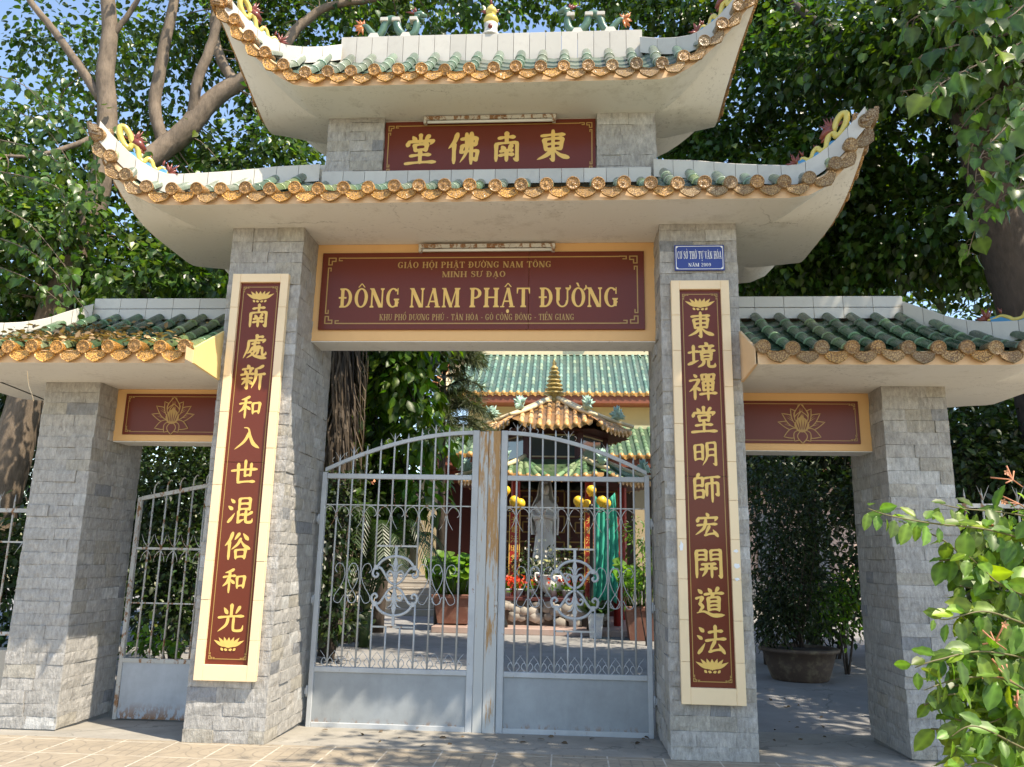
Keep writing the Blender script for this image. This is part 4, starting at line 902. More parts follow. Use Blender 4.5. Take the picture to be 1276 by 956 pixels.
# ---------------------------------------------------------------- iron gates
YG = .85
def scroll(cx, cz, r0, r1, a0, a1, n=14):
    return [(cx+lerp(r0, r1, i/n)*math.cos(lerp(a0, a1, i/n)), YG, cz+lerp(r0, r1, i/n)*math.sin(lerp(a0, a1, i/n))) for i in range(n+1)]
def gate_leaf(x0, x1, meet, label):
    """x0 hinge side stile, x1 meeting stile; meet = +1 when the meeting stile is at larger x"""
    t = thing('iron_gate', label, 'gate', (x0, YG, 0), 'leaves of the double iron gate')
    zb, zp, zm, z1, ztop, zs = -.045, .44, 2.085, 2.11, 2.49, 1.83
    w = .042; lo, hi = min(x0, x1), max(x0, x1); s = meet
    def arch(x): u = abs(x-x1)/abs(x1-x0); return ztop-(ztop-z1-.03)*u**1.9
    f = MB(); f.box(x0-w/2, x0+w/2, YG-.025, YG+.025, zb, z1+.01, b=.004); f.box(x1-.03, x1+.03, YG-.025, YG+.025, zb, ztop+.02, b=.004)
    a, c = lo+(w/2 if lo == x0 else .03)+.001, hi-(w/2 if hi == x0 else .03)-.001
    f.box(a, c, YG-.02, YG+.02, zm-.022, zm+.022, b=.003); f.box(a, c, YG-.024, YG+.024, zp-.03, zp+.012, b=.003); f.box(a, c, YG-.022, YG+.022, zb, zb+.05, b=.003)
    xs = np.linspace(x0, x1, 19); f.grid([[vec(x, YG-.018, arch(x)-.016), vec(x, YG-.018, arch(x)+.018), vec(x, YG+.018, arch(x)+.018), vec(x, YG+.018, arch(x)-.016)] for x in xs], close=True)
    f.build('gate_frame', M_GATE, t)
    p = MB(); p.box(a, c, YG-.008, YG+.008, zb+.05, zp-.03); p.build('bottom_panel', M_GATEPANEL, t)
    n = 10; pal = sorted(lerp(x0, x1, (i+1)/(n+1)) for i in range(n)); step = pal[1]-pal[0]; grp = (3, 4, 5, 6)
    zt1, zt0, zr0, zr1 = 1.475, 1.38, .79, .90
    for i, x in enumerate(pal):
        r = .0085; tip = arch(x)+.085+.02*math.sin(i*2.1)
        if i in grp[1:3]: segs = [(zp, zr0), (zt1, tip)]
        elif i in (grp[0], grp[3]): segs = [(zp, .985), (1.265, tip)]
        else: segs = [(zp, tip)]
        for q0, q1 in segs: b = MB(); b.tube([(x, YG, q0), (x, YG, q1)] if q1 < tip else [(x, YG, q0), (x, YG, q1-.04), (x, YG, q1)], [r, r] if q1 < tip else [r, r, .002], 6); b.build('bar', M_GATE, t)
        if i % 3 == 1 or i == 0:
            b = MB(); za = arch(x)+.02
            b.tube([(x, YG, za+.015), (x-.045, YG, za+.085)], [.003, .001], 5); b.tube([(x, YG, za+.015), (x+.045, YG, za+.08)], [.004, .0015], 5)
            b.tube(scroll(x-.05, za+.012, .022, .02, 1.6, 4.2, 8), .003, 5); b.tube(scroll(x+.05, za+.012, .022, .02, 1.5, -1.1, 8), .003, 5); b.build('barbed_spike', M_SIDEGATE, t)
    x0b, x1b = pal[grp[0]], pal[grp[3]]
    r = MB(); r.box(x0b, x1b, YG-.009, YG+.009, zt1-.008, zt1+.008); r.box(x0b, x1b, YG-.009, YG+.009, zr0-.007, zr0+.007)
    r.box(a, c, YG-.004, YG+.004, zs-.005, zs+.005); r.build('rail', M_SIDEGATE, t)
    # hanging hooks under the upper rail, heart scrolls at mid height, wave at the bottom
    h = MB(); h3 = MB()
    edges = [lo+.02]+pal+[hi-.03]
    for i, x in enumerate(pal):
        if i % 2 == 0:
            for q in (1, -1):
                h.tube(catmull([(x, YG-.01, zs-.11), (x+q*.012, YG-.01, zs-.06), (x+q*.05, YG-.01, zs-.012), (x+q*.095, YG-.01, zs-.03), (x+q*.115, YG-.01, zs-.075), (x+q*.095, YG-.01, zs-.10)], 4), .004, 5)
                h.tube(catmull([(x+q*.004, YG-.01, zs-.07), (x+q*.02, YG-.01, zs-.14), (x+q*.06, YG-.01, zs-.21)], 4), [.004, .002], 5)
        for q in (1, -1):
            h3.tube(catmull([(x+q*.02, YG-.006, zp+.012), (x+q*.05, YG-.006, zp+.05), (x+q*.028, YG-.006, zp+.085), (x+q*.006, YG-.006, zp+.06)], 4), .0035, 5)
            h3.tube(catmull([(x+q*.004, YG-.006, zp+.05), (x+q*.028, YG-.006, zp+.10), (x+q*.066, YG-.006, zp+.145)], 4), [.0035, .0015], 5)
    for side in (0, 1):
        xs_ = [pal[grp[0]]-step, pal[grp[0]]-2*step] if side == 0 else [pal[grp[3]]+step, pal[grp[3]]+2*step]
        for x in xs_:
            if x < lo or x > hi: continue
            h2 = MB()
            for q in (1, -1):
                h2.tube(catmull([(x+q*.012, YG-.012, 1.05), (x+q*.05, YG-.012, .985), (x+q*.095, YG-.012, 1.0), (x+q*.09, YG-.012, 1.05), (x+q*.04, YG-.012, 1.13), (x+q*.012, YG-.012, 1.22), (x+q*.03, YG-.012, 1.30), (x+q*.075, YG-.012, 1.32), (x+q*.10, YG-.012, 1.275), (x+q*.08, YG-.012, 1.24)], 5), .0034, 5)
            h2.build('side_scroll', M_GATE, t)
    h.build('hook_scrolls', M_SIDEGATE, t); h3.build('bottom_scrolls', M_GATE, t)
    # medallion
    m = MB(); mc = (x0b+x1b)/2; zc = 1.135; Rm = (x1b-x0b)*.44
    for sgn in (1, -1):
        P = [(mc+Rm*math.cos(q), YG, zc+sgn*(.13+Rm*.95*math.sin(q)*.78)) for q in np.linspace(.25, math.pi-.25, 21)]; m.tube(P, .013, 7)
        m.box(mc-.012, mc+.012, YG-.01, YG+.01, *sorted((zc+sgn*(.125+Rm*.74), zc+sgn*.335)))
        for q in (1, -1):
            m.box(*sorted((mc+q*Rm*.93, mc+q*(Rm*1.14))), YG-.016, YG+.016, *sorted((zc+sgn*.135, zc+sgn*.175)))
            C = catmull([(mc+q*.018, YG, zc+sgn*.012), (mc+q*.06, YG, zc+sgn*.045), (mc+q*.095, YG, zc+sgn*.10), (mc+q*.135, YG, zc+sgn*.15), (mc+q*.185, YG, zc+sgn*.145), (mc+q*.20, YG, zc+sgn*.095), (mc+q*.172, YG, zc+sgn*.07), (mc+q*.15, YG, zc+sgn*.092), (mc+q*.168, YG, zc+sgn*.108)], 6)
            m.tube(C, [.010, .011, .012, .012, .011, .008], 7)
            C = catmull([(mc+q*.008, YG-.004, zc+sgn*.06), (mc+q*.02, YG-.004, zc+sgn*.105), (mc+q*.05, YG-.004, zc+sgn*.125), (mc+q*.072, YG-.004, zc+sgn*.10), (mc+q*.055, YG-.004, zc+sgn*.078), (mc+q*.042, YG-.004, zc+sgn*.092)], 6); m.tube(C, [.011, .011, .010, .009, .007], 7)
            m.tube(catmull([(mc+q*.006, YG-.004, zc+sgn*.12), (mc+q*.025, YG-.004, zc+sgn*.165), (mc+q*.062, YG-.004, zc+sgn*.185)], 5), [.011, .008, .002], 6)
        prof = [(-.008, .0), (-.014, .06), (-.022, .11), (-.006, .15), (-.02, .19), (-.012, .225), (0, .265), (.012, .225), (.02, .19), (.006, .15), (.022, .11), (.014, .06), (.008, 0)]
        m.prism([(u, v*sgn*.98) for u, v in prof], lambda u, v, w_: vec(mc+u, YG-.012+w_, zc+v), .022)
        m.ball((mc, YG, zc+sgn*.01), .02, 8)
    m.build('medallion', M_GATE, t)
    hg = MB()
    for z in (.25, 1.0, 1.7):
        xo = x0-meet*.032; hg.tube([(xo, YG-.012, z-.045), (xo, YG-.012, z+.045)], .009, 8); hg.box(*sorted((x0-meet*.05, x0-meet*.022)), YG-.014, YG-.004, z-.025, z+.025)
    hg.build('hinge', M_GATE, t); return t
gL = gate_leaf(-2.165, -.80, 1, 'left leaf of the grey iron gate with arched top and rust stained meeting post')
gR = gate_leaf(.715, -.545, -1, 'right leaf of the grey iron gate with arched top beside the right pillar')
b = MB(); b.box(-.769, -.685, YG-.032, YG+.02, -.045, 2.50, b=.005); b.build('meeting_post', M_GATEPOST, gL)
b = MB(); b.box(-.683, -.578, YG-.04, YG+.012, -.042, 2.505, b=.004); b.build('cover_strip', M_RUSTPOST, gL)
b = MB(); b.box(-.60, -.575, YG-.047, YG-.041, .93, 1.03, b=.002); b.ball((-.588, YG-.05, .99), .008, 6); b.build('lock_plate', M_SIDEGATE, gL)
# side gate between the left pillars
t = thing('side_gate', 'narrow side gate with rust spotted bars and grey bottom panel between the left pillars', 'gate', (-3.6, YG, 0))
f = MB(); x0, x1, s0 = -3.868, -2.90, .10
topz_ = lambda x: 1.86+(x-x0)*.20
f.box(x0-.018, x0+.018, YG-.02, YG+.02, -.03, 1.87, b=.003); f.box(x1-.018, x1+.018, YG-.02, YG+.02, -.03, topz_(x1), b=.003)
f.bar((x0+.018, YG, topz_(x0)), (x1-.018, YG, topz_(x1)), .035, .03); f.box(x0+.018, x1-.018, YG-.018, YG+.018, .44, .475); f.box(x0+.018, x1-.018, YG-.012, YG+.012, 1.405, 1.425); f.box(x0+.018, x1-.018, YG-.005, YG+.005, .935, .947); f.build('gate_frame', M_SIDEGATE, t)
b = MB(); b.box(x0+.018, x1-.018, YG-.008, YG+.008, -.02, .44); b.build('bottom_panel', paint_rust('side_panel_paint', (.42, .46, .50), .8, (-.02, .12)), t)
for i in range(7):
    x = x0+(i+1)*(x1-x0)/8; b = MB(); tz = topz_(x)
    b.tube([(x, YG, .475), (x, YG, tz+.02)], .009, 6); b.tube(catmull([(x, YG, tz+.02), (x, YG, tz+.08), (x+.03, YG-.01, tz+.12), (x+.05, YG-.02, tz+.11)], 4), [.008, .003], 6); b.build('bar', M_SIDEGATE, t)
    b = MB()
    for q in (1, -1): b.tube(catmull([(x, YG-.012, 1.43), (x+q*.03, YG-.02, 1.47), (x+q*.055, YG-.03, 1.54)], 4), [.005, .0015], 5); b.tube(catmull([(x, YG-.012, 1.40), (x+q*.035, YG-.02, 1.36), (x+q*.05, YG-.02, 1.30)], 4), [.005, .002], 5)
    b.build('barbed_spike', M_SIDEGATE, t)
# fences at both ends
M_WALLR = pm('low_wall_plaster', (.50, .44, .36), .8, .15, 4, .2, 40, dirt=(.3, .26, .2), dirt_amt=.5, dscale=4)
def fence(x0, x1, label, zt):
    y = .62; t = thing('iron_fence', label, 'fence', ((x0+x1)/2, y, 0)); w = MB(); w.box(x0, x1, y-.09, y+.09, -.1, .55); w.build('base_wall', M_WALLR, t)
    f = MB(); f.box(x0, x1, y-.018, y+.018, zt-.035, zt); f.box(x0, x1, y-.006, y+.006, zt-.30, zt-.285); f.box(x0, x1, y-.016, y+.016, .66, .69); f.build('rail', M_SIDEGATE, t)
    n = int((x1-x0)/.14)
    for i in range(n):
        x = x0+.04+i*.14; b = MB(); b.tube([(x, y, .55), (x, y, zt+.06), (x, y, zt+.13)], [.010, .009, .001], 6); b.build('bar', M_SIDEGATE, t)
        if i % 2 == 0:
            b = MB()
            for q in (1, -1): b.tube([(x, y-.012, zt+.03), (x+q*.05, y-.03, zt+.15)], [.006, .001], 5); b.tube([(x, y-.012, zt-.29), (x+q*.05, y-.04, zt-.40)], [.005, .001], 5)
            b.build('barbed_spike', M_SIDEGATE, t)
fence(-7.6, -4.56, 'grey iron fence with barbed spikes left of the leftmost pillar', 1.74)
fence(3.11, 6.2, 'rusty iron fence on a plaster wall behind the flowering creeper', 1.90)
# ---------------------------------------------------------------- temple in the courtyard
def at(u, v, y):
    d = FWD+RGT*(u-638)/FPX-UPV*(v-478)/FPX; t = (y-CAM_POS[1])/d[1]; return CAM_POS+t*d
M_HALLTILE = pm('turquoise_roof_tile', (1, 1, 1), .4, .35, 7, .1, 40, attr=True, dirt=(.22, .22, .16), dirt_amt=.5, dscale=4)
M_EAVE = pm('orange_eave_tile', (1, 1, 1), .4, .3, 9, .2, 60, attr=True, dirt=(.25, .14, .06), dirt_amt=.4, dscale=6)
M_HWALL = pm('pale_yellow_wall', (.60, .54, .33), .75, .08, 2, .05, 40); M_TAN = pm('tan_column', (.50, .40, .24), .7, .08, 3)
M_REDBROWN = pm('red_brown_beam', (.26, .08, .045), .55, .15, 5); M_DKRED = pm('dark_red_timber', (.085, .018, .014), .5, .2, 6); M_RED = pm('red_lacquer', (.42, .03, .02), .35, .1, 5)
M_RIDGEC = pm('cream_ridge', (.70, .58, .36), .5, .1, 5); M_TERR = pm('orange_ridge', (.62, .23, .09), .5, .1, 5)
M_TURQ = pm('turquoise_ceramic', (.33, .50, .41), .35, .4, 20, .2, 60)
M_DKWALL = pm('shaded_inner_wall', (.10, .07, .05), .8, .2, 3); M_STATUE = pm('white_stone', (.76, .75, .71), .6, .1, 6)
M_GLASSD = pm('window_glass', (.05, .06, .065), .06, .05, 2, spec=.8)
PALE = [(.16, .28, .22), (.20, .32, .24), (.13, .24, .19), (.24, .33, .22), (.10, .20, .15)]
GRN2 = [(.13, .24, .11), (.17, .28, .14), (.10, .20, .10), (.22, .30, .16)]
ORG_T = [(.58, .30, .10), (.66, .38, .15), (.52, .26, .09), (.70, .45, .22)]
def simple_field(G, K, eave, top, s0, s1, n_out, pal, rg, step=.22, R=.06, capc=(.62, .33, .10), segs=8):
    n = max(2, int(round(np.linalg.norm(np.array(eave(s1))-np.array(eave(s0)))/step))); n_out = np.array(n_out, float)
    for i in range(n+1):
        s = lerp(s0, s1, i/n); e, t = np.array(eave(s)), np.array(top(s)); d = t-e; L = np.linalg.norm(d)
        if L < .1: continue
        d /= L; sd = np.cross(d, (0, 0, 1)); sd /= np.linalg.norm(sd); up = np.cross(sd, d); k = max(2, int(L/.28))
        for j in range(k):
            a, b_ = e+d*L*j/k, e+d*L*(j+1)/k; vs = []
            for p, r in ((a, R), (b_, R*.85)):
                for q in range(6): an = math.pi*q/5; vs.append(p+sd*r*math.cos(an)+up*r*math.sin(an))
            G.add(vs, [(q, q+1, q+7, q+6) for q in range(5)], 0, tuple(np.array(rg.choice(pal))*rg.uniform(.8, 1.2)), True)
        c = tuple(np.array(capc)*rg.uniform(.75, 1.2)); sdc = np.cross(n_out, (0, 0, 1.0))
        K.lathe([(R*.95, -.1), (R*1.1, 0), (R*1.1, .02), (0, .03)], e+n_out*.02, 8, 0, c, n_out)
        if i < n:
            e2 = np.array(eave(lerp(s0, s1, (i+.5)/n))); tg = np.array(eave(s1))-np.array(eave(s0)); tg /= np.linalg.norm(tg)
            K.prism([(-step*.42, .02), (step*.42, .02), (step*.4, -.05), (0, -.11), (-step*.4, -.05)], lambda u, v, w: e2+tg*u+np.array([0, 0, v])+n_out*w, .02, 0, tuple(np.array(capc)*rg.uniform(.7, 1.15)))
    G.grid([[np.array(eave(s))+(0, 0, -.0) for s in np.linspace(s0, s1, n+1)], [np.array(top(s)) for s in np.linspace(s0, s1, n+1)]], 0, tuple(np.array(pal[0])*.38))
rg = random.Random(77)
hall = thing('temple_hall', 'pale yellow temple hall with a turquoise tiled roof across the courtyard', 'temple', (0, 18.6, 0))
HX0, HX1 = -3.95, 9.0
b = MB(); b.box(HX0+.8, HX1-.8, 18.9, 24, .9, 6.35); b.build('wall', M_HWALL, hall)
G, K = MB(), MB()
simple_field(G, K, lambda s: (s, 18.0, 6.42), lambda s: (min(max(s, HX0+.55), HX1-.55), 20.6, 8.33), HX0, HX1, (0, -1, 0), PALE, rg, .225, .062)
rt = G.build('roof', M_HALLTILE, hall); K.build('eave_tiles', M_EAVE, rt)
b = MB(); b.box(HX0, HX1, 18.02, 18.3, 6.12, 6.36); b.box(HX0+.3, HX1-.3, 18.3, 18.9, 6.15, 6.3); b.build('eave_beam', M_REDBROWN, hall)
b = MB(); b.box(HX0+.3, HX1-.3, 20.5, 20.75, 8.30, 8.52); b.build('ridge', M_RIDGEC, rt)
b = MB(); b.box(HX0+.2, HX1-.2, 20.48, 20.77, 8.52, 8.60); b.box(.05, .75, 20.4, 20.8, 8.60, 9.0); b.tube([(HX0+.35, 20.6, 8.55), (HX0-.25, 18.0, 6.62)], .10, 8); b.build('ridge_cap', M_TERR, rt)
b = MB(); b.bar((HX0+.5, 20.5, 8.38), (HX0+.02, 18.0, 6.52), .34, .10, up=(0, -.6, .8)); b.build('verge', M_RIDGEC, rt)
for x in (-2.1, -1.0, 1.6, 2.8):
    b = MB(); spikes(b, (x, 20.6, 8.75), [(math.cos(a), 0, abs(math.sin(a))) for a in np.linspace(0, 3.1, 7)], .32, .07, int(x*3)); b.box(x-.22, x+.22, 20.5, 20.7, 8.6, 8.72); b.build('ridge_ornament', M_TURQ, rt)
px0, px1 = at(653, 520, 18.85), at(735, 520, 18.85)
b = MB(); b.box(px0[0], px1[0], 18.84, 18.9, 5.1, 6.05); pn = b.build('name_panel', M_DKRED, hall)
b = MB()
for x in np.linspace(px0[0]+.3, px1[0]-.3, 3): b.ball((x, 18.82, 5.62), .16, 8, sc=(1, .15, 1))
b.build('gilt_roundel', M_DGOLD, pn)
# lower roof in front of the hall
G, K = MB(), MB()
simple_field(G, K, lambda s: (s, 15.2, 4.12), lambda s: (s, 17.4, 5.25), -4.05, 9, (0, -1, 0), GRN2, rg, .24, .075)
lr = G.build('roof', M_HALLTILE, hall); K.build('eave_tiles', M_EAVE, lr)
b = MB(); b.box(-4.0, 9, 15.22, 15.5, 3.82, 4.08); b.box(-4, 9, 15.5, 18.9, 3.86, 3.98); b.build('eave_beam', M_REDBROWN, hall)
b = MB(); b.box(-3.9, 9, 17.3, 18.9, 3.99, 5.3); b.build('upper_wall', M_HWALL, hall)
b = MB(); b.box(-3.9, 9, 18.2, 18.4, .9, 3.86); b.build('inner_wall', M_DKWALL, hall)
for u0, u1 in ((521, 546), (790, 806)):
    a, c = at(u0, 650, 15.6), at(u1, 650, 15.6); b = MB(); b.box(a[0], c[0], 15.6, 15.6+c[0]-a[0], .85, 3.86); b.build('column', M_TAN, hall)
a, c = at(549, 650, 16.6), at(612, 650, 16.6); b = MB(); b.box(a[0], c[0], 16.6, 16.7, .9, 3.7); dr = b.build('door', M_DKRED, hall)
b = MB(); b.box(a[0]-.12, c[0]+.1, 16.55, 16.62, 3.45, 3.8); b.build('door_lintel', M_REDBROWN, dr)
# stone steps up to the hall
st = thing('stone_steps', 'grey stone steps climbing to the temple hall behind the left gate leaf', 'steps', (-3.8, 14, 0))
M_STEP = pm('pale_step_stone', (.44, .40, .35), .7, .12, 3, .1, 40)
a, c = at(448, 730, 14.6)[0], at(592, 730, 14.6)[0]
for i in range(6):
    b = MB(); b.box(a, c, 13.9+i*.34, 16.4, -.07+i*.16, .09+i*.16-.004, b=.012); b.box(a, c, 13.885+i*.34, 13.91+i*.34, .06+i*.16, .088+i*.16); b.build('step', M_STEP, st)
b = MB(); b.box(a-.32, a-.01, 13.8, 16.4, -.07, .75, b=.02); b.box(a-.36, a+.02, 13.7, 14.1, -.07, 1.15, b=.02); b.build('side_wall', M_STATUE, st)
tl = MB(); tl.box(-12, 12, 16.4, 19.5, -.07, .885); tag(tl.build('temple_terrace', M_STEP), None, None, kind='structure')
# hexagonal pavilion
PC = np.array([-.28, 12.75]); pav = thing('pavilion', 'two tiered hexagonal shrine pavilion with orange tiles and a ringed spire', 'pavilion', (PC[0], PC[1], 0))
HEX = [math.radians(-120+60*k) for k in range(6)]
def hexp(k, r, z): a = HEX[k % 6]; return np.array([PC[0]+r*math.cos(a), PC[1]+r*math.sin(a), z])
def hex_roof(R, z, r1, z1, lift, pal, capc, step, name):
    G, K = MB(), MB()
    for k in range(6):
        A, B_ = hexp(k, R, z), hexp(k+1, R, z); tA, tB = hexp(k, r1, z1), hexp(k+1, r1, z1); mid = (A+B_)/2; n_out = np.array([mid[0]-PC[0], mid[1]-PC[1], 0]); n_out /= np.linalg.norm(n_out)
        ev = lambda s: lerp(A, B_, s)+np.array([0, 0, lift*abs(2*s-1)**2.4])
        L = np.linalg.norm(B_-A); w = r1/R
        def tp(s):
            # rows run straight up the slope and end on the hip
            c = (s-.5)*L; q = min(1, (1-abs(2*s-1))/(1-w)); h = lerp(A, tA, q) if s < .5 else lerp(B_, tB, q)
            return h+np.array([0, 0, lift*(1-q)**2.2])
        simple_field(G, K, ev, tp, .02, .98, n_out, pal, rg, step, .062, capc)
    rf = G.build('roof', M_HALLTILE, pav); K.build('eave_tiles', M_EAVE, rf)
    for k in range(6):
        b = MB(); P = [lerp(hexp(k, R*1.02, z), hexp(k, r1, z1), q)+np.array([0, 0, .06+(lift+.02)*(1-q)**2.2]) for q in np.linspace(0, 1, 10)]; b.tube(P, [.04, .055, .06, .06], 8); b.build('hip_ridge', M_RIDGEC, rf)
        b = MB(); p = P[2]+np.array([0, 0, .06]); n_ = np.array([math.cos(HEX[k]), math.sin(HEX[k]), 0])
        b.tube([p, p+np.array([0, 0, .14]), p+np.array([0, 0, .2])+n_*.05, p+np.array([0, 0, .32])], [.07, .09, .06, .015], 6); spikes(b, p+np.array([0, 0, .12]), [tuple(n_*math.cos(q)+np.array([0, 0, math.sin(q)])) for q in np.linspace(-.6, 3.7, 19)]+[tuple(np.array([-n_[1], n_[0], 0])*math.cos(q)+np.array([0, 0, .2+math.sin(q)])) for q in np.linspace(.2, 2.9, 9)], .20, .055, k+5); b.build('corner_ornament', M_TURQ, rf)
    b = MB(); b.grid([[hexp(k, R*.97, z-.06) for k in range(6)], [hexp(k, r1*1.0, z-.02) for k in range(6)]], close=True); b.build('eave_underside', M_DKRED, rf)
    return rf
hex_roof(1.88, 4.26, .18, 5.12, .16, ORG_T, (.60, .34, .13), .19, 'upper')
hex_roof(2.32, 3.08, 1.28, 3.58, .13, GRN2, (.60, .34, .13), .21, 'lower')
b = MB(); b.grid([[hexp(k, 1.2, 3.5) for k in range(6)], [hexp(k, 1.2, 4.26) for k in range(6)]], close=True); dm = b.build('drum', M_DKRED, pav)
for k in range(6):
    A, B_ = hexp(k, 1.215, 0), hexp(k+1, 1.215, 0); b = MB(); p = [lerp(A, B_, .1), lerp(A, B_, .9)]
    b.add([p[0]+(0, 0, 3.66), p[1]+(0, 0, 3.66), p[1]+(0, 0, 4.12), p[0]+(0, 0, 4.12)], [(0, 1, 2, 3)]); b.build('window', M_GLASSD, dm)
    b = MB()
    for z in (3.64, 4.14): b.bar(p[0]*1+(0, 0, z), p[1]+(0, 0, z), .04, .03, up=(0, 0, 1))
    b.build('window_frame', M_TAN, dm)
    b = MB(); q = hexp(k, 1.24, 0); b.box(q[0]-.06, q[0]+.06, q[1]-.06, q[1]+.06, 3.45, 4.3); b.build('post', M_DKRED, dm)
b = MB(); prof = [(.22, 4.95), (.26, 5.0), (.17, 5.06), (.15, 5.25), (.20, 5.27)]
for i in range(7): z = 5.28+i*.105; r = .26-.026*i; prof += [(r*.62, z), (r, z+.02), (r*.95, z+.05), (r*.6, z+.09)]
prof += [(.05, 6.03), (.06, 6.08), (.0, 6.2)]
b.lathe(prof, (PC[0], PC[1], 0), 16); b.build('spire', pm('gilt_spire', (.46, .33, .10), .4, .2, 8), pav)
for k in range(6):
    q = hexp(k, 1.62, 0); b = MB(); b.lathe([(.13, .0), (.13, .12), (.10, .16), (.10, 3.0), (.13, 3.05)], (q[0], q[1], 0.05), 14); cl = b.build('column', M_RED, pav)
for k in (0, 1):
    q = hexp(k, 1.62, 0); b = MB(); b.box(q[0]-.12, q[0]+.12, q[1]-.17, q[1]-.14, .75, 2.55); bd = b.build('verse_board', M_RED, pav)
    b = MB(); b.box(q[0]-.12, q[0]-.10, q[1]-.178, q[1]-.171, .75, 2.55); b.box(q[0]+.10, q[0]+.12, q[1]-.178, q[1]-.171, .75, 2.55); b.build('gilt_edge', M_GOLD, bd)
    for i, ch in enumerate('和光道法明堂東宏'):
        L = []; brush_glyph(ch, .17, 0, 0, 0, L, 1.1, seed=i, N=34); b = MB(); b.add([vec(q[0]+p[0], q[1]-.173, 2.4-i*.205+p[1]) for p in L[0][0]], L[0][1]); b.build('character', M_GOLD, bd)
b = MB(); b.box(PC[0]-1.5, PC[0]+1.5, PC[1]+.9, PC[1]+1.0, .05, 3.0); wl = b.build('shrine_wall', M_DKRED, pav)
b = MB()                                           # square fret pattern on the back wall
for cx in np.arange(-1.3, 1.31, .65):
    for cz in np.arange(.9, 2.9, .62):
        s = .26; yv = PC[1]+.885; x = PC[0]+cx
        for p, q in (((-s, -s), (-s, s)), ((-s, s), (s, s)), ((s, s), (s, -s*.5)), ((s, -s*.5), (-s*.45, -s*.5)), ((-s*.45, -s*.5), (-s*.45, s*.45)), ((-s*.45, s*.45), (s*.4, s*.45)), ((s*.4, s*.45), (s*.4, 0)), ((s*.4, 0), (0, 0))): b.bar((x+p[0], yv, cz+p[1]), (x+q[0], yv, cz+q[1]), .035, .02)
b.build('gilt_fret', M_DGOLD, wl)
# platform, rockery planter
M_PINK = pm('pink_marble_tile', (.42, .31, .27), .4, .2, 4, dirt=(.3, .12, .09), dirt_amt=.5, dscale=3)
b = MB(); b.box(-2.6, 1.95, 9.75, 15, -.07, .05, b=.01); tag(b.build('pavilion_platform', M_PINK), None, None, kind='structure')
t = thing('rockery_planter', 'low planter faced with pale rubble stones in front of the pavilion', 'planter', (-.3, 10.7, .05))
b = MB(); b.box(-1.6, .9, 10.55, 11.2, .04, .52); b.build('core', M_DKWALL, t); b = MB(); rg2 = random.Random(3)
for i in range(46): b.ball((rg2.uniform(-1.6, .85), 10.52+rg2.uniform(-.03, .03), rg2.uniform(.1, .48)), rg2.uniform(.09, .15), 7, c=tuple([rg2.uniform(.5, 1.1)]*3), sc=(1.2, .5, .85))
b.build('rubble_facing', pm('rubble_stone', (.42, .38, .33), .8, .3, 9, .3, 30, attr=True), t)
b = MB(); b.box(-1.66, .95, 10.48, 11.2, .53, .60, b=.01); b.build('coping', M_DKRED, t)
# statue
t = thing('statue', 'white stone statue of a veiled standing figure inside the pavilion', 'statue', (-.46, 11.95, .9))
b = MB(); sx, sy, z0 = -.46, 11.95, 1.35; rows = []
for i, z in enumerate(np.linspace(0, 1.42, 20)):
    q = z/1.42; r = np.interp(q, [0, .1, .45, .62, .78, .88, .93, 1], [.27, .25, .20, .25, .30, .24, .10, .09]); rows.append([(sx+r*(1+.05*math.sin(7*a+q*3)*(1-q))*math.cos(a), sy+.68*r*(1+.08*math.sin(9*a+q*4)*(1-q))*math.sin(a), z0+z) for a in np.linspace(0, 2*math.pi, 29)[:-1]])
b.grid(rows, sm=True, close=True); b.build('robe', M_STATUE, t)
b = MB(); b.ball((sx, sy-.02, z0+1.56), .115, 14, sc=(.9, .95, 1.2)); b.ball((sx, sy-.125, z0+1.54), .02, 6, sc=(.8, 1, 1.6)); b.ball((sx, sy+.01, z0+1.72), .07, 10); b.build('head', M_STATUE, t)
b = MB(); b.grid([[(sx+r*math.cos(a), sy+.03+.75*r*math.sin(a), z0+z) for a in np.linspace(-.5, math.pi+.5, 16)] for r, z in ((.05, 1.80), (.14, 1.74), (.165, 1.6), (.19, 1.42), (.30, 1.2), (.33, .9), (.31, .55))], sm=True); b.build('veil', M_STATUE, t)
b = MB(); b.tube([(sx-.25, sy, z0+1.12), (sx-.20, sy-.16, z0+.92), (sx, sy-.24, z0+.98)], [.085, .08, .05], 8); b.tube([(sx+.25, sy, z0+1.12), (sx+.20, sy-.16, z0+.92), (sx, sy-.24, z0+.98)], [.085, .08, .05], 8); b.tube([(sx, sy-.25, z0+.95), (sx, sy-.25, z0+1.12)], [.04, .02], 8); b.build('arms', M_STATUE, t)
b = MB(); b.lathe([(.45, -.45), (.45, -.35), (.34, -.30), (.34, -.10), (.42, -.05), (.36, 0), (0, 0)], (sx, sy, z0), 20); b.build('pedestal', M_STATUE, t)
# incense urn
t = thing('incense_urn', 'pale stone incense urn with two ears on the planter before the statue', 'urn', (-.28, 10.85, .60))
b = MB(); b.lathe([(.10, 0), (.16, .02), (.12, .07), (.24, .16), (.28, .28), (.22, .38), (.25, .43), (.24, .44), (.19, .42), (0, .34)], (-.28, 10.85, .60), 18); b.build('bowl', M_STATUE, t)
for s in (-1, 1): b = MB(); b.tube(catmull([(-.28+s*.24, 10.85, .88), (-.28+s*.34, 10.85, .95), (-.28+s*.33, 10.85, 1.07), (-.28+s*.25, 10.85, 1.06)], 5), .025, 7); b.build('ear', M_STATUE, t)
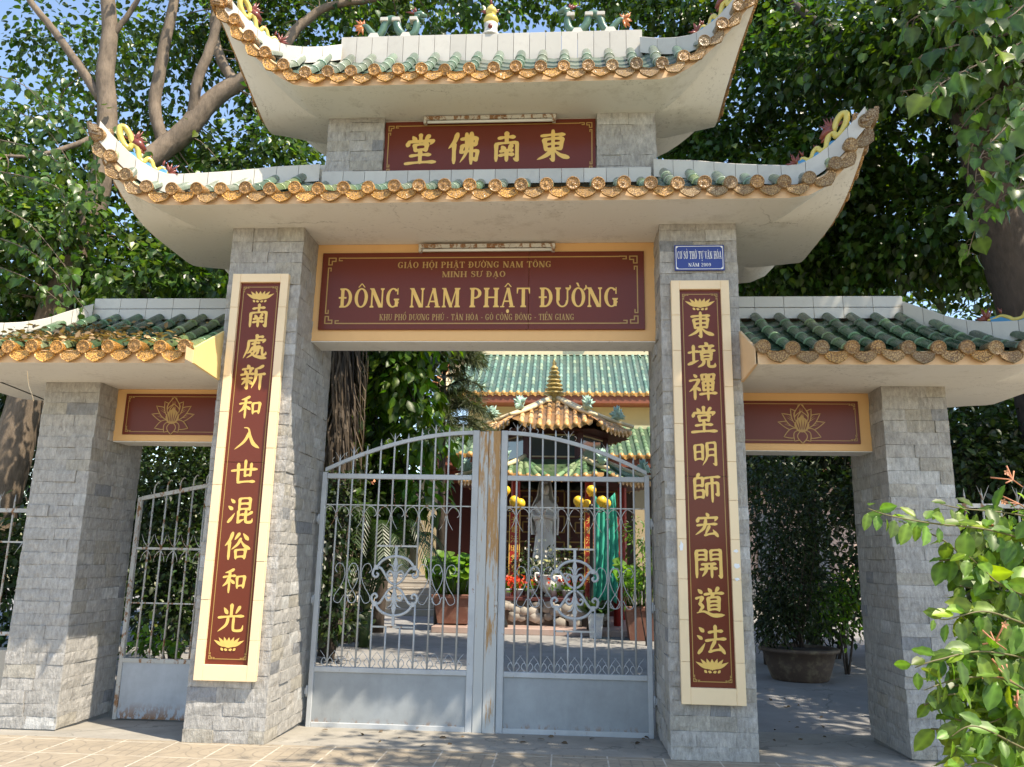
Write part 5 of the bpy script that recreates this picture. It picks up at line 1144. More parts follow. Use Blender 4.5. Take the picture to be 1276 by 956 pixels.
# lamp posts with yellow globes
M_GLOBE = pm('yellow_lamp_globe', (.86, .52, .04), .35, .04, 3); M_POST = pm('black_post', (.012, .014, .013), .45, .2, 5)
for u, lab in ((628, 'black lamp post with yellow globes next to the rusty meeting post'), (737, 'black lamp post with yellow globes beside the hanging green cloth')):
    x = at(u, 700, 9.95)[0]; y = 9.95; zt = at(u, 628, 9.95)[2]; t = thing('lamp_post', lab, 'lamp post', (x, y, .05), 'lamp posts with yellow globes')
    b = MB(); b.lathe([(.10, .05), (.10, .12), (.06, .2), (.038, .3), (.034, zt-.1), (.06, zt-.08), (.04, zt)], (x, y, 0), 12); b.build('pole', M_POST, t)
    for k, (dx, dy, dz) in enumerate(((-.26, -.05, .05), (.20, -.2, .05), (.30, .12, .02), (-.08, .22, .0), (0, 0, .27))):
        b = MB(); b.tube(catmull([(x, y, zt-.12), (x+dx*.6, y+dy*.6, zt-.16), (x+dx, y+dy, zt+dz-.12)], 4), .014, 6); b.build('arm', M_POST, t)
        b = MB(); b.ball((x+dx, y+dy, zt+dz), .105, 16); b.lathe([(.05, -.12), (.055, -.095), (.04, -.09)], (x+dx, y+dy, zt+dz), 10); b.build('globe', M_GLOBE, t)
# green cloth
M_CLOTH = pm('green_shade_cloth', (.03, .38, .27), .7, .25, 12, .2, 60)
t = MB(); y = 10.35; xa, xb = at(742, 690, y)[0], at(767, 690, y)[0]; zt, zb_ = at(750, 618, y)[2], at(750, 750, y)[2]; rows = []
for i, q in enumerate(np.linspace(0, 1, 22)):
    rows.append([(lerp(xa-.06*q, xb+.06*math.sin(q*3), k/19), y+.05*math.sin(k*1.5+q*2.5)*(.4+q)+.02*math.sin(k*3.1), lerp(zt-.12*math.sin(k/19*math.pi*1.2), zb_, q)+.03*math.sin(k*.9)*q) for k in range(20)])
t.grid(rows, sm=True); o = t.build('green_cloth', M_CLOTH); md = o.modifiers.new('thick', 'SOLIDIFY'); md.thickness = .006
tag(o, 'crumpled green shade cloth hanging beside the right lamp post', 'cloth')
x = at(768, 690, 11)[0]; b = MB(); b.lathe([(.075, .05), (.075, 2.2), (.06, 2.25), (0, 2.3)], (x, 10.9, 0), 12); tag(b.build('red_pole', M_RED), 'plain red pole standing right of the green cloth', 'pole')
# far pale house behind the right doorway
h = thing('far_house', 'pale pink house with grey shutters glimpsed through the right doorway', 'house', (7, 17, 0)); M_PINKW = pm('pink_wall', (.58, .43, .36), .8, .08, 2)
b = MB(); b.box(4.6, 10.5, 16.5, 21, -.1, 4.6); b.build('wall', M_PINKW, h)
b = MB(); b.add([(4.2, 16.1, 4.5), (10.9, 16.1, 4.5), (10.9, 18.7, 6.0), (4.2, 18.7, 6.0), (4.2, 21.4, 4.5), (10.9, 21.4, 4.5)], [(0, 1, 2, 3), (3, 2, 5, 4)]); b.build('roof', M_TERR, h)
for x in (5.3, 6.6, 8.2): b = MB(); b.box(x, x+.6, 16.46, 16.52, 1.0, 2.7); b.build('shutter', pm('grey_shutter', (.22, .23, .25), .6), h)
h = thing('side_building', 'cream side building with an orange tiled roof seen behind the palm', 'house', (-6.5, 18, 0))
b = MB(); b.box(-8.6, -4.5, 17.0, 20, -.1, 3.0); b.build('wall', M_HWALL, h); b = MB(); b.add([(-8.9, 16.6, 2.75), (-4.2, 16.6, 2.75), (-4.2, 18.5, 3.75), (-8.9, 18.5, 3.75), (-8.9, 20.4, 2.75), (-4.2, 20.4, 2.75)], [(0, 1, 2, 3), (3, 2, 5, 4)]); b.build('roof', M_TERR, h)
# boundary wall far behind
b = MB(); b.box(-30, 30, 25, 25.2, -.1, 2.4); tag(b.build('boundary_wall', M_HWALL), 'long pale boundary wall at the back of the temple grounds', 'wall')
# ---------------------------------------------------------------- foliage
def TPL(kind):
    if kind == 'heart':      # bodhi leaf with drip tip, folded along the midrib
        v = [(0, 0, 0), (0, 1.0, -.10), (-.20, -.10, .05), (-.43, .18, .10), (-.36, .52, .07), (-.13, .82, -.02), (.20, -.10, .05), (.43, .18, .10), (.36, .52, .07), (.13, .82, -.02), (0, .45, 0)]
        f = [(0, 10, 4, 3, 2), (10, 1, 5, 4), (10, 0, 6, 7, 8), (1, 10, 8, 9)]
    elif kind == 'oval':
        v = [(0, 0, 0), (0, .5, 0), (0, 1, -.12), (-.24, .25, .07), (-.25, .62, .05), (.24, .25, .07), (.25, .62, .05)]
        f = [(0, 1, 4, 3), (1, 2, 4), (1, 0, 5, 6), (2, 1, 6)]
    elif kind == 'long':
        v = [(0, 0, 0), (0, .5, .05), (0, 1, -.18), (-.13, .3, .06), (-.12, .7, .0), (.13, .3, .06), (.12, .7, .0)]
        f = [(0, 1, 4, 3), (1, 2, 4), (1, 0, 5, 6), (2, 1, 6)]
    elif kind in ('fine_heart', 'fine_oval'):
        hs = kind == 'fine_heart'; T = [0, .06, .16, .3, .46, .62, .78, .9, 1.0]
        Wd = [.05, .34, .43, .45, .38, .27, .14, .05, .0] if hs else [.0, .10, .19, .255, .275, .25, .18, .09, .0]
        Cs = [-1, -.5, 0, .5, 1]; v = []; f = []
        for i, (t, w) in enumerate(zip(T, Wd)):
            for c in Cs:
                back = -.13*abs(c)**1.5*max(0, 1-t*5) if hs else 0
                v.append((c*w, t+back+.05*abs(c)*(1-t), .20*w*abs(c)**1.3-.16*t*t+(.018 if i % 2 else -.018)*abs(c)))
        for i in range(len(T)-1):
            for c in range(4): f.append((i*5+c, i*5+c+1, i*5+c+6, i*5+c+5))
    elif kind == 'needle':
        v = [(-.02, 0, 0), (.02, 0, 0), (.012, 1, -.1), (-.012, 1, -.1)]; f = [(0, 1, 2, 3)]
    elif kind == 'round':
        v = [(0, .1, 0)]+[(.5*math.sin(a)*(1+.06*math.cos(3*a)), .5-.5*math.cos(a), .10*(1-math.cos(2*a))*.5) for a in np.linspace(.35, 2*math.pi-.35, 11)]; f = [tuple([0]+list(range(1, 12)))]
        f = [(0, i, i+1) for i in range(1, 11)]
    return np.array(v, float), f
def leaf_tone(V, kind):
    tn = np.where(np.abs(V[:, 0]) < 1e-6, 1.35, .92)
    if kind.startswith('fine'): r = np.arange(len(V))//5; tn = np.where(np.abs(V[:, 0]) < 1e-6, 1.55, np.where(r % 2 == 0, .86, 1.12))
    return tn
def leaf_object(name, kind, pos, dirs, nrm, scale, col, mat, parent=None):
    """many leaves as one mesh: each grows from pos along dirs with its face towards nrm"""
    V, F = TPL(kind); n = len(pos)
    d = dirs/np.linalg.norm(dirs, axis=1)[:, None]; z = nrm-d*(nrm*d).sum(1)[:, None]; z /= np.linalg.norm(z, axis=1)[:, None]+1e-9; x = np.cross(d, z)
    P = pos[:, None]+scale[:, None, None]*(V[None, :, 0:1]*x[:, None]+V[None, :, 1:2]*d[:, None]+V[None, :, 2:3]*z[:, None])
    O = org(parent) if parent is not None else np.zeros(3)
    P = (P-O).reshape(-1, 3); nv = len(V)
    ls = np.array([len(f) for f in F]); loops = np.concatenate([np.array(f) for f in F])
    L = (loops[None]+np.arange(n)[:, None]*nv).ravel(); tot = np.tile(ls, n); start = np.concatenate([[0], np.cumsum(tot)[:-1]])
    me = bpy.data.meshes.new(name); me.vertices.add(len(P)); me.vertices.foreach_set('co', P.ravel()); me.loops.add(len(L)); me.loops.foreach_set('vertex_index', L.astype(np.int32))
    me.polygons.add(len(tot)); me.polygons.foreach_set('loop_start', start.astype(np.int32))
    a = me.color_attributes.new('Col', 'FLOAT_COLOR', 'POINT'); c = np.ones((n, nv, 4), np.float32); c[:, :, :3] = col[:, None]*leaf_tone(V, kind)[None, :, None]; a.data.foreach_set('color', c.ravel())
    if kind.startswith('fine'): me.polygons.foreach_set('use_smooth', np.ones(len(tot), bool))
    me.materials.append(mat); me.update(calc_edges=True); me.validate()
    o = bpy.data.objects.new(name, me); link(o, parent); ORG[o.name] = O; return o
def unit(a): return a/(np.linalg.norm(a, axis=-1, keepdims=True)+1e-9)
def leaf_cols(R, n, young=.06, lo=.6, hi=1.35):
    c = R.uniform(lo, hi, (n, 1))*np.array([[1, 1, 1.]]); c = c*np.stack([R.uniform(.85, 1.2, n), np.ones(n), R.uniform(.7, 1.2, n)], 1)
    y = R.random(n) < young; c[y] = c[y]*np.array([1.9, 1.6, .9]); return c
def cloud(R, blobs, n, per=16, spread=.24, shell=.45, floor=None):
    """leaf positions gathered in twig clumps inside ellipsoids (centre, radii)"""
    w = np.array([max(.05, r[0]*r[1]*r[2])**.75*(b[2] if len(b) > 2 else 1) for b in blobs for r in [b[1]]]); w /= w.sum(); nc = max(1, n//per); k = R.choice(len(blobs), nc, p=w)
    C = np.array([b[0] for b in blobs])[k]; r = np.array([b[1] for b in blobs])[k]
    u = unit(R.normal(size=(nc, 3))); q = (shell+(1-shell)*R.random(nc)**.7)[:, None]
    cc = C+u*r*q; idx = np.repeat(np.arange(nc), per); off = R.normal(size=(len(idx), 3))*spread*np.array([1, 1, .75])
    P = cc[idx]+off; out = unit(off+u[idx]*spread*.8); 
    if floor is not None: m = P[:, 2] > floor; P, out, idx, = P[m], out[m], idx[m]
    tone = R.uniform(.5, 1.35, nc)[idx][:, None]*np.stack([R.uniform(.8, 1.25, nc), np.ones(nc), R.uniform(.75, 1.2, nc)], 1)[idx]
    return P, out, cc, tone
def crown(name, parent, blobs, n, size, mat, kind='heart', seed=0, hang=.8, young=.06, per=16, spread=.24, shell=.45, floor=None, lo=.6, hi=1.35):
    R = np.random.default_rng(seed); P, out, cc, tone = cloud(R, blobs, n, per, spread, shell, floor); m = len(P)
    d = unit(out*.8+R.normal(size=(m, 3))*.45+np.array([0, 0, -hang])); nr = unit(np.array([0, 0, .9])+out*.7+R.normal(size=(m, 3))*.55)
    leaf_object(name, kind, P, d, nr, size*R.uniform(.65, 1.2, m), leaf_cols(R, m, young, lo, hi)*tone, mat, parent); return cc
def limb(B, pts, r, n=9, wob=.0, seed=0):
    C = catmull(pts, 6); rg = random.Random(seed)
    if wob: C = [p+np.array([rg.uniform(-1, 1), rg.uniform(-1, 1), rg.uniform(-1, 1)])*wob for p in C]
    B.tube(C, r, n)
def twigs(B, frm, targets, rg, r=.012):
    """thin branches from limb points out to leaf clumps"""
    frm = np.array(frm)
    for t in targets:
        if ((frm-t)**2).sum(1).min() > 1.3: continue
        p = frm[np.argmin(((frm-t)**2).sum(1))]; m = (p+t)/2+np.array([rg.uniform(-.12, .12), rg.uniform(-.12, .12), rg.uniform(-.05, .2)])
        B.tube(catmull([p, m, t], 4), [r, r*.7, r*.25], 5)
def blob(u, v, y, ru, rv=None, ry=None, w=1):
    """ellipsoid seen at a place of the garden: radii in metres"""
    return (at(u, v, y), (ru, ry or ru, rv or ru), w)
# --- left bodhi tree
tl = thing('bodhi_tree', 'tall pale barked bodhi tree with forked limbs behind the left wing roof', 'tree', at(-30, 740, 2.9)*np.array([1, 1, 0]), 'bodhi trees around the gateway')
B = MB(); Y = 2.9; pts = []
def L_(B, px, rad, y=Y, n=10, store=pts):
    P = [at(*p[:2], p[2] if len(p) > 2 else y) for p in px]; limb(B, P, rad, n, .006, len(px)); store += [np.array(q) for q in catmull(P, 4)]
P0 = at(-40, 760, Y); 
L_(B, [(-48, 800), (-22, 690), (8, 590), (38, 480), (72, 375), (104, 295), (128, 215), (134, 150), (131, 90), (137, 30), (126, -60), (110, -160)], [.29, .26, .23, .20, .175, .155, .14, .125, .115, .10, .085, .06])
L_(B, [(126, 125), (96, 78), (62, 32), (32, -8), (0, -70)], [.07, .055, .05, .04, .03])
L_(B, [(128, 215), (160, 215, 3.1), (198, 190, 3.3), (232, 162, 3.4), (268, 122, 3.5), (310, 96, 3.6), (350, 62, 3.7), (372, 34, 3.8), (410, 8, 3.9), (470, -2, 4.0), (540, -30, 4)], [.13, .14, .15, .15, .13, .11, .08, .07, .055, .04, .03])
L_(B, [(205, 182, 3.3), (193, 135, 3.3), (200, 82, 3.3), (213, 22, 3.3), (226, -50, 3.3)], [.085, .085, .08, .07, .05])
L_(B, [(240, 150, 3.4), (246, 102, 3.3), (262, 58, 3.3), (274, 10, 3.3), (268, -60, 3.3)], [.08, .07, .065, .055, .04])
L_(B, [(292, 104, 3.55), (270, 60, 3.7), (268, 10, 3.8), (280, -60, 3.8)], [.08, .07, .06, .05])
L_(B, [(140, 45), (160, 18), (182, -16), (220, -70)], [.04, .035, .03, .02])
L_(B, [(130, 165), (95, 180, 2.6), (40, 195, 2.3), (-20, 190, 2.0)], [.05, .035, .025, .012])
B.build('trunk', M_BARK, tl)
blobs = [blob(60, 190, 3.4, 1.3, .9, .9), blob(150, 330, 3.6, 1.3, .7), blob(-60, 250, 3.0, 1.2, 1.2), blob(40, 300, 2.6, 1.1, .8), blob(190, 90, 4.6, 1.3, .9, 1, .55), blob(330, 210, 4.4, 1.3, .8), blob(260, 300, 4.6, 1.2, .8),
         blob(400, 30, 4.6, 1.2, .6, 1, .8), blob(540, 20, 4.8, 1.3, .55, 1, .8), blob(380, 130, 5, 1.0, .8), (np.array([-4.1, 2.3, 4.5]), (.9, .6, .5), 1.2), (np.array([-4.9, 2.0, 4.4]), (.7, .5, .5), 1), blob(110, 60, 5.2, 1.5, .6, 1, .6), blob(330, 60, 5.4, 1.2, .7, 1, 1), blob(460, -20, 5.4, 1.4, .7, 1, 1), blob(690, -10, 5.6, 1.4, .5, 1, .8), blob(200, 190, 5.4, 1.4, .7, 1, .8), blob(240, 20, 4.6, 1.0, .5, 1, .4), blob(-30, 420, 3.4, 1.0, 1.0), blob(100, 420, 4.2, 1.2, .8), blob(600, -30, 5, 1.6, .5, 1, .7), blob(300, -80, 3.6, 2, .7, 1.2, .8), blob(40, -120, 3.6, 2, .7, 1.2, .6)]
cc = crown('crown', tl, blobs, 40000, .10, M_LEAF, 'heart', 1, .75, .09, 24, .19, .3)
B = MB(); rg = random.Random(8); tg = [c for c in cc if rg.random() < .22]; twigs(B, pts, tg, rg, .011); B.build('twigs', M_BARK, tl)
# hanging sprays near the camera on the left
R = np.random.default_rng(55)
def spray(parent, paths, size, mat, seed, kind='fine_heart', gap=.055, hang=1.0, young=.12, twig=M_BARK, rtw=.006):
    R = np.random.default_rng(seed); B = MB(); P = []; D = []
    for p in paths:
        C = catmull([np.array(q) for q in p], 10); B.tube(C, [rtw, rtw*.7, rtw*.3], 5)
        L = np.concatenate([[0], np.cumsum(np.linalg.norm(np.diff(np.array(C), axis=0), axis=1))]); m = int(L[-1]/gap)
        for i in range(m):
            s = (i+.5)/m*L[-1]; q = np.array([np.interp(s, L, np.array(C)[:, k]) for k in range(3)]); sd = R.normal(size=3); sd[2] *= .3; sd = unit(sd)
            st = q+sd*size*.45+np.array([0, 0, -.02]); B.tube([q, (q+st)/2+np.array([0, 0, .012]), st], [.0018, .0016, .0013], 4); P.append(st); D.append(sd*.55+np.array([0, 0, -hang])+R.normal(size=3)*.15)
    P, D = np.array(P), np.array(D); m = len(P); nr = unit(np.array([0, -.55, .6])+R.normal(size=(m, 3))*.45)
    leaf_object('foliage', kind, P, D, nr, size*R.uniform(.55, 1.25, m), leaf_cols(R, m, young, .7, 1.4), mat, parent); return B.build('twigs', twig, parent)
paths = [[at(-20, 90+40*i, .6+.2*(i % 3)), at(35+13*(i % 4), 110+42*i, .5), at(72+19*(i % 3), 165+45*i, .4)] for i in range(6)]+[[at(60, 120, 1.2), at(110, 170, 1.0), at(122, 250, .9)], [at(140, 160, 1.6), at(176, 175, 1.5), at(186, 225, 1.4)], [at(-10, 330, .8), at(40, 350, .8), at(85, 385, .8)]]
spray(tl, paths, .095, M_LEAF, 4, gap=.035)
# --- right bodhi tree: leaning trunk, crown over the street
tr = thing('bodhi_tree', 'dark leaning bodhi tree whose crown hangs over the right wing roof', 'tree', at(1330, 760, 2.6)*np.array([1, 1, 0]), 'bodhi trees around the gateway')
B = MB(); pts2 = []
L_(B, [(1352, 780, 2.6), (1318, 560, 2.6), (1282, 400, 2.6), (1246, 285, 2.6), (1222, 190, 2.5), (1198, 120, 2.3), (1150, 40, 2.0), (1100, -60, 1.6), (1050, -200, 1)], [.36, .32, .29, .26, .22, .19, .14, .1, .06], store=pts2)
L_(B, [(1222, 190, 2.5), (1260, 90, 1.8), (1300, -40, .6), (1330, -220, -.8)], [.17, .15, .12, .08], store=pts2)
L_(B, [(1190, 105, 2.3), (1080, 60, 2.8), (1000, 15, 3.2), (960, -40, 3.6)], [.10, .075, .05, .03], store=pts2)
limb(B, [at(1300, -40, .6), np.array([5.2, -1.2, 6.6]), np.array([4.6, -2.4, 7.4]), np.array([3.2, -3.2, 8.0])], [.12, .10, .07, .04]); pts2 += [np.array([5.2, -1.2, 6.6]), np.array([4.6, -2.4, 7.4]), np.array([3.2, -3.2, 8.0])]
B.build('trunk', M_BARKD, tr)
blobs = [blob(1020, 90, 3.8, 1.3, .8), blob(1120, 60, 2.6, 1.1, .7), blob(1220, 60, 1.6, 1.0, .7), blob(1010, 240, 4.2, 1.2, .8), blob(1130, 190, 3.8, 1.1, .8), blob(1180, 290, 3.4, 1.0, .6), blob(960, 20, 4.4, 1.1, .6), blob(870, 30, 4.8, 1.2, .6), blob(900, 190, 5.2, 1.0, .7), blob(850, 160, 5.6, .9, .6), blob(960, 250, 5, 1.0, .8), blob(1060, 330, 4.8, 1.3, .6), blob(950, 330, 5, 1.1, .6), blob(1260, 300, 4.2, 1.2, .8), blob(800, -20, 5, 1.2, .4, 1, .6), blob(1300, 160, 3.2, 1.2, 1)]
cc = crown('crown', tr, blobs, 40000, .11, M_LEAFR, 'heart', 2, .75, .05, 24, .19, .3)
shade = [(np.array(c), r, w) for c, r, w in (((5.2, -1.8, 7.2), (1.9, 1.7, 1.0), 1.2), ((3.9, -1.6, 6.9), (1.5, 1.4, .8), 1.1), ((3.5, -2.7, 7.4), (1.5, 1.3, .7), .6), ((4.8, -3.4, 7.3), (1.5, 1.3, .8), .45), ((6.4, -3.2, 7), (1.6, 1.6, 1), .8), ((3.3, -3.8, 7.9), (1.1, 1.0, .5), .55), ((4.4, -.4, 8.4), (1.7, 1.2, .8), 1), ((3.9, -.4, 8.7), (1.1, 1.0, .5), .6), ((6.3, .4, 7.5), (1.9, 1.6, .9), 1), ((7.2, 2.6, 7.0), (2.0, 1.8, 1), 1))]
c2 = crown('crown', tr, shade, 19000, .115, M_LEAF, 'heart', 3, .75, .05, 15, .22, .3)
B = MB(); tg = [c for c in list(cc)+list(c2) if rg.random() < .2]; twigs(B, pts2, tg, rg, .012); B.build('twigs', M_BARKD, tr)
# near hanging branch at the top right
paths = [[at(1330, 20, -2.9), at(1260, 60, -3.0), at(1180, 100, -3.05), at(1160, 118, -3.1)], [at(1330, 60, -2.7), at(1280, 130, -2.9), at(1225, 190, -3.0), at(1215, 230, -3.0)], [at(1320, -30, -2.6), at(1230, 0, -2.7), at(1150, 18, -2.7), at(1130, 30, -2.6)], [at(1340, 120, -2.6), at(1290, 190, -2.7), at(1262, 250, -2.75)], [at(1300, -20, -2.8), at(1260, 20, -2.9), at(1205, 40, -3.0)],
         [at(1300, -60, -2.0), at(1190, -20, -2.0), at(1130, -10, -1.9), at(1100, 10, -1.9)], [at(1300, 30, -2.2), at(1200, 60, -2.2), at(1190, 72, -2.1), at(1170, 100, -2.1)]]
paths += [[at(1310, -40+34*i, -2.4+.15*(i % 3)), at(1215-22*(i % 3), -10+36*i, -2.4+.1*(i % 2)), at(1176-18*(i % 4), 0+38*i, -2.3)] for i in range(4)]+[[at(1300, 60+40*i, -2.2), at(1240-10*(i % 3), 80+45*i, -2.2), at(1205-15*(i % 2), 120+50*i, -2.1)] for i in range(5)]
spray(tr, paths, .092, M_LEAF, 14, gap=.026, hang=1.1, young=.1, rtw=.005)
# --- background trees, each with its own trunk and crown
def simple_tree(label, x, y, h, bl, n, size, mat, kind, seed, r=.14, bark=M_BARKD, hang=.5, name='tree', group='trees of the temple garden', young=.04, spread=.3, lo=.5, hi=1.3, per=16, ntw=.12):
    t = thing(name, label, 'tree', (x, y, -.07), group); rgx = random.Random(seed); B = MB()
    tp = np.array([x, y, h]); P = [np.array([x, y, -.1]), np.array([x+.1, y, h*.35]), np.array([x-.05, y+.1, h*.7]), tp]; limb(B, P, [r, r*.8, r*.6, r*.25], 9, .01, seed); st = list(catmull(P, 4))
    for b in bl:
        q = min(st[2:], key=lambda p: np.linalg.norm(p-b[0])+abs(p[2]-(b[0][2]-.8))); limb(B, [q, (q+b[0])/2+np.array([0, 0, .15]), b[0]], [r*.45, r*.3, r*.1], 7, .01, seed); st = st+[b[0]]
    B.build('trunk', bark, t)
    cc = crown('crown', t, bl, n, size, mat, kind, seed, hang, young, per, spread, .3, .05, lo, hi)
    if ntw: B = MB(); twigs(B, st, [c for c in cc if rgx.random() < ntw], rgx, .01); B.build('twigs', bark, t)
    return t
V = lambda x, y, z, rx, ry=None, rz=None, w=1: (np.array([x, y, z], float), (rx, ry or rx, rz or rx), w)
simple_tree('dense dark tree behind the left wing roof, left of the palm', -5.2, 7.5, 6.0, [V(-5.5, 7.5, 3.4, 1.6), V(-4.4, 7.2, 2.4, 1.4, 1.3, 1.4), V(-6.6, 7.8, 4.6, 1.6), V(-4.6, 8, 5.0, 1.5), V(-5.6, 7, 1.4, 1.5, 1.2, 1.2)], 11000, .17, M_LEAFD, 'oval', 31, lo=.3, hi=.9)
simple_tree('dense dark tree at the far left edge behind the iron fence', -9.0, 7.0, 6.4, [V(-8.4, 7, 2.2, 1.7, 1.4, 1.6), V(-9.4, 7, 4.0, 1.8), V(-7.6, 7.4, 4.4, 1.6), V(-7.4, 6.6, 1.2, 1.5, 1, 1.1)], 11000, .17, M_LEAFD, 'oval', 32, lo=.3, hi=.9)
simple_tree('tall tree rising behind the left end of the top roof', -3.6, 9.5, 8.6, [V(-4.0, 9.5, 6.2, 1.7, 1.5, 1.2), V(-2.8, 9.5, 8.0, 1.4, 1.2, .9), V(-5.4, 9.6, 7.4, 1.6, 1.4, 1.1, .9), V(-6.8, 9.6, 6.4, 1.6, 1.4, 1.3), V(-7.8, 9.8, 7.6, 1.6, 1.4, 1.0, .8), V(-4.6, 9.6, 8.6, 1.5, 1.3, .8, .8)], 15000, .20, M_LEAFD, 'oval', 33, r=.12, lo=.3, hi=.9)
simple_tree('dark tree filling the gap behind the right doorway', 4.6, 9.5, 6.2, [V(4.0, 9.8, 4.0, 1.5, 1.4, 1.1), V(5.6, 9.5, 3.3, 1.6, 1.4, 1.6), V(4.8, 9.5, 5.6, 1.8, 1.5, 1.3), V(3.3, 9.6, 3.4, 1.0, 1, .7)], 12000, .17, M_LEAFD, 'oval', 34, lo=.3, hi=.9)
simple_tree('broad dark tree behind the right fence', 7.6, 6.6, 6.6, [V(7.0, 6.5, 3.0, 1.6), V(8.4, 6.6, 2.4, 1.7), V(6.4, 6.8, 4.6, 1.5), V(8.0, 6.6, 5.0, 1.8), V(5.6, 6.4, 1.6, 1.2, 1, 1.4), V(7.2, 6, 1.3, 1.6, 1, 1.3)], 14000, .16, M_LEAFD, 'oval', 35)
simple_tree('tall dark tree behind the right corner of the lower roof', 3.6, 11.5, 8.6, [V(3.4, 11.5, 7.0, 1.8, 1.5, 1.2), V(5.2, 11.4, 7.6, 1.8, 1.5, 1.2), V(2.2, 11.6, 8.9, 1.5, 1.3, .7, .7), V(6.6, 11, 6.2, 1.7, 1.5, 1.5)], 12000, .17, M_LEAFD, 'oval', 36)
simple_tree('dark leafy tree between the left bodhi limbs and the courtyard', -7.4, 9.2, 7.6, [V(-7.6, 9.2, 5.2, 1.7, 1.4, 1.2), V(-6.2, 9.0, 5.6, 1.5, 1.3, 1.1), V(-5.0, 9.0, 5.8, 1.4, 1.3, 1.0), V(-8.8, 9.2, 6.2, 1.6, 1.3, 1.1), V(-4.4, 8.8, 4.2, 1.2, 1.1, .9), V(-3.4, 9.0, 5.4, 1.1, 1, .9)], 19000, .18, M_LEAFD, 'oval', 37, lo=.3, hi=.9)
wd = MB(); blw = [V(x, 27+2*math.sin(x), 3.0+1.5*math.sin(x*1.7), 3.2, 2, 3.2) for x in np.arange(-26, 30, 3.2) if x < -7 or x > 5]
o = crown('distant_wood', None, blw, 9000, .5, M_LEAFD, 'oval', 40, .4, .03, 14, .8, .3, 0); wo = [q for q in bpy.data.objects if q.name.startswith('distant_wood')][0]; tag(wo, 'distant dark green wood beyond the temple boundary', 'wood', kind='stuff')
# bright broad-leaved tree behind the gate
simple_tree('bright green tree with large drooping leaves behind the left gate leaf', *at(446, 740, 8.2)[:2], 3.9, [blob(515, 500, 7.4, .5, .4, .4), blob(530, 545, 7.3, .42, .35, .3), blob(490, 470, 7.6, .55, .5, .5), blob(505, 590, 7.5, .45, .4, .4), blob(475, 540, 7.6, .5, .45, .5), blob(528, 618, 7.2, .2, .2, .16, .5), blob(470, 640, 7.4, .35, .3, .3), blob(500, 420, 7.6, .6, .5, .4)], 1500, .25, M_LEAFB, 'oval', 41, r=.05, hang=1.0, spread=.2, lo=.45, hi=1.0, young=.05, per=9, ntw=.4)
# fan palm with a skirt of dead fronds
def fan_leaf(B, base, d, up, R, n=22, mat=0, spread=1.9, droop=.25):
    d = np.array(d, float); d /= np.linalg.norm(d); up = np.array(up, float); sd = np.cross(d, up); sd /= np.linalg.norm(sd); up = np.cross(sd, d)
    for i in range(n):
        a = lerp(-spread, spread, i/(n-1)); q = d*math.cos(a)+sd*math.sin(a); w = R*.045; nn = np.cross(q, up); L = R*(1-.18*abs(a)/spread)
        p0, p1, p2, p3 = base, base+q*L*.45+up*.04*R, base+q*L*.8-np.array([0, 0, droop*.25*R]), base+q*L-np.array([0, 0, droop*R])
        B.add([p0, p1-nn*w, p1+up*w*.6, p1+nn*w, p2-nn*w*.8, p2+nn*w*.8, p3], [(0, 1, 2), (0, 2, 3), (1, 4, 5, 3), (4, 6, 5)], mat, tuple([random.uniform(.7, 1.25)]*3))
pb = at(410, 760, 5.8); pb[2] = -.07; pm_ = thing('fan_palm', 'fan palm with a long skirt of dead brown fronds behind the left gate leaf', 'palm', pb)
B = MB(); B.tube([pb, pb+(.03, 0, 2), pb+(-.02, 0, 4.5), pb+(0, 0, 6.6)], [.13, .12, .12, .11], 12); B.build('trunk', M_BARKD, pm_)
random.seed(4); B = MB(); rg = random.Random(2)
for i in range(420):
    a = rg.uniform(0, 6.28); z = rg.uniform(3.3, 5.2); L = rg.uniform(.7, 1.35); r0 = .14; r1 = rg.uniform(.2, .42); p = pb+np.array([r0*math.cos(a), r0*math.sin(a), z])
    q = pb+np.array([r1*math.cos(a), r1*math.sin(a), z-L*.5]); e = pb+np.array([r1*.95*math.cos(a+.2), r1*.95*math.sin(a+.2), z-L]); w = rg.uniform(.008, .022); t_ = np.array([-math.sin(a), math.cos(a), 0])
    B.add([p-t_*w*.5, p+t_*w*.5, q-t_*w, q+t_*w, e], [(0, 1, 3, 2), (2, 3, 4)], 0, tuple([rg.uniform(.35, 1.5)]*3))
B.build('dead_skirt', M_DRY, pm_)
B = MB()
for i in range(26):
    a = i*2.4; el = lerp(-.3, 1.2, (i % 9)/8); L = rg.uniform(.7, 1.0); dd = np.array([math.cos(a)*math.cos(el), math.sin(a)*math.cos(el), math.sin(el)]); c0 = pb+np.array([0, 0, 6.2]); b0 = c0+dd*L
    B.tube([c0, b0], [.014, .008], 5); fan_leaf(B, b0, dd+np.array([0, 0, -.25]), np.array([0, 0, 1])+.2*dd, .75, 22, 0)
B.build('fronds', M_LEAFD, pm_)
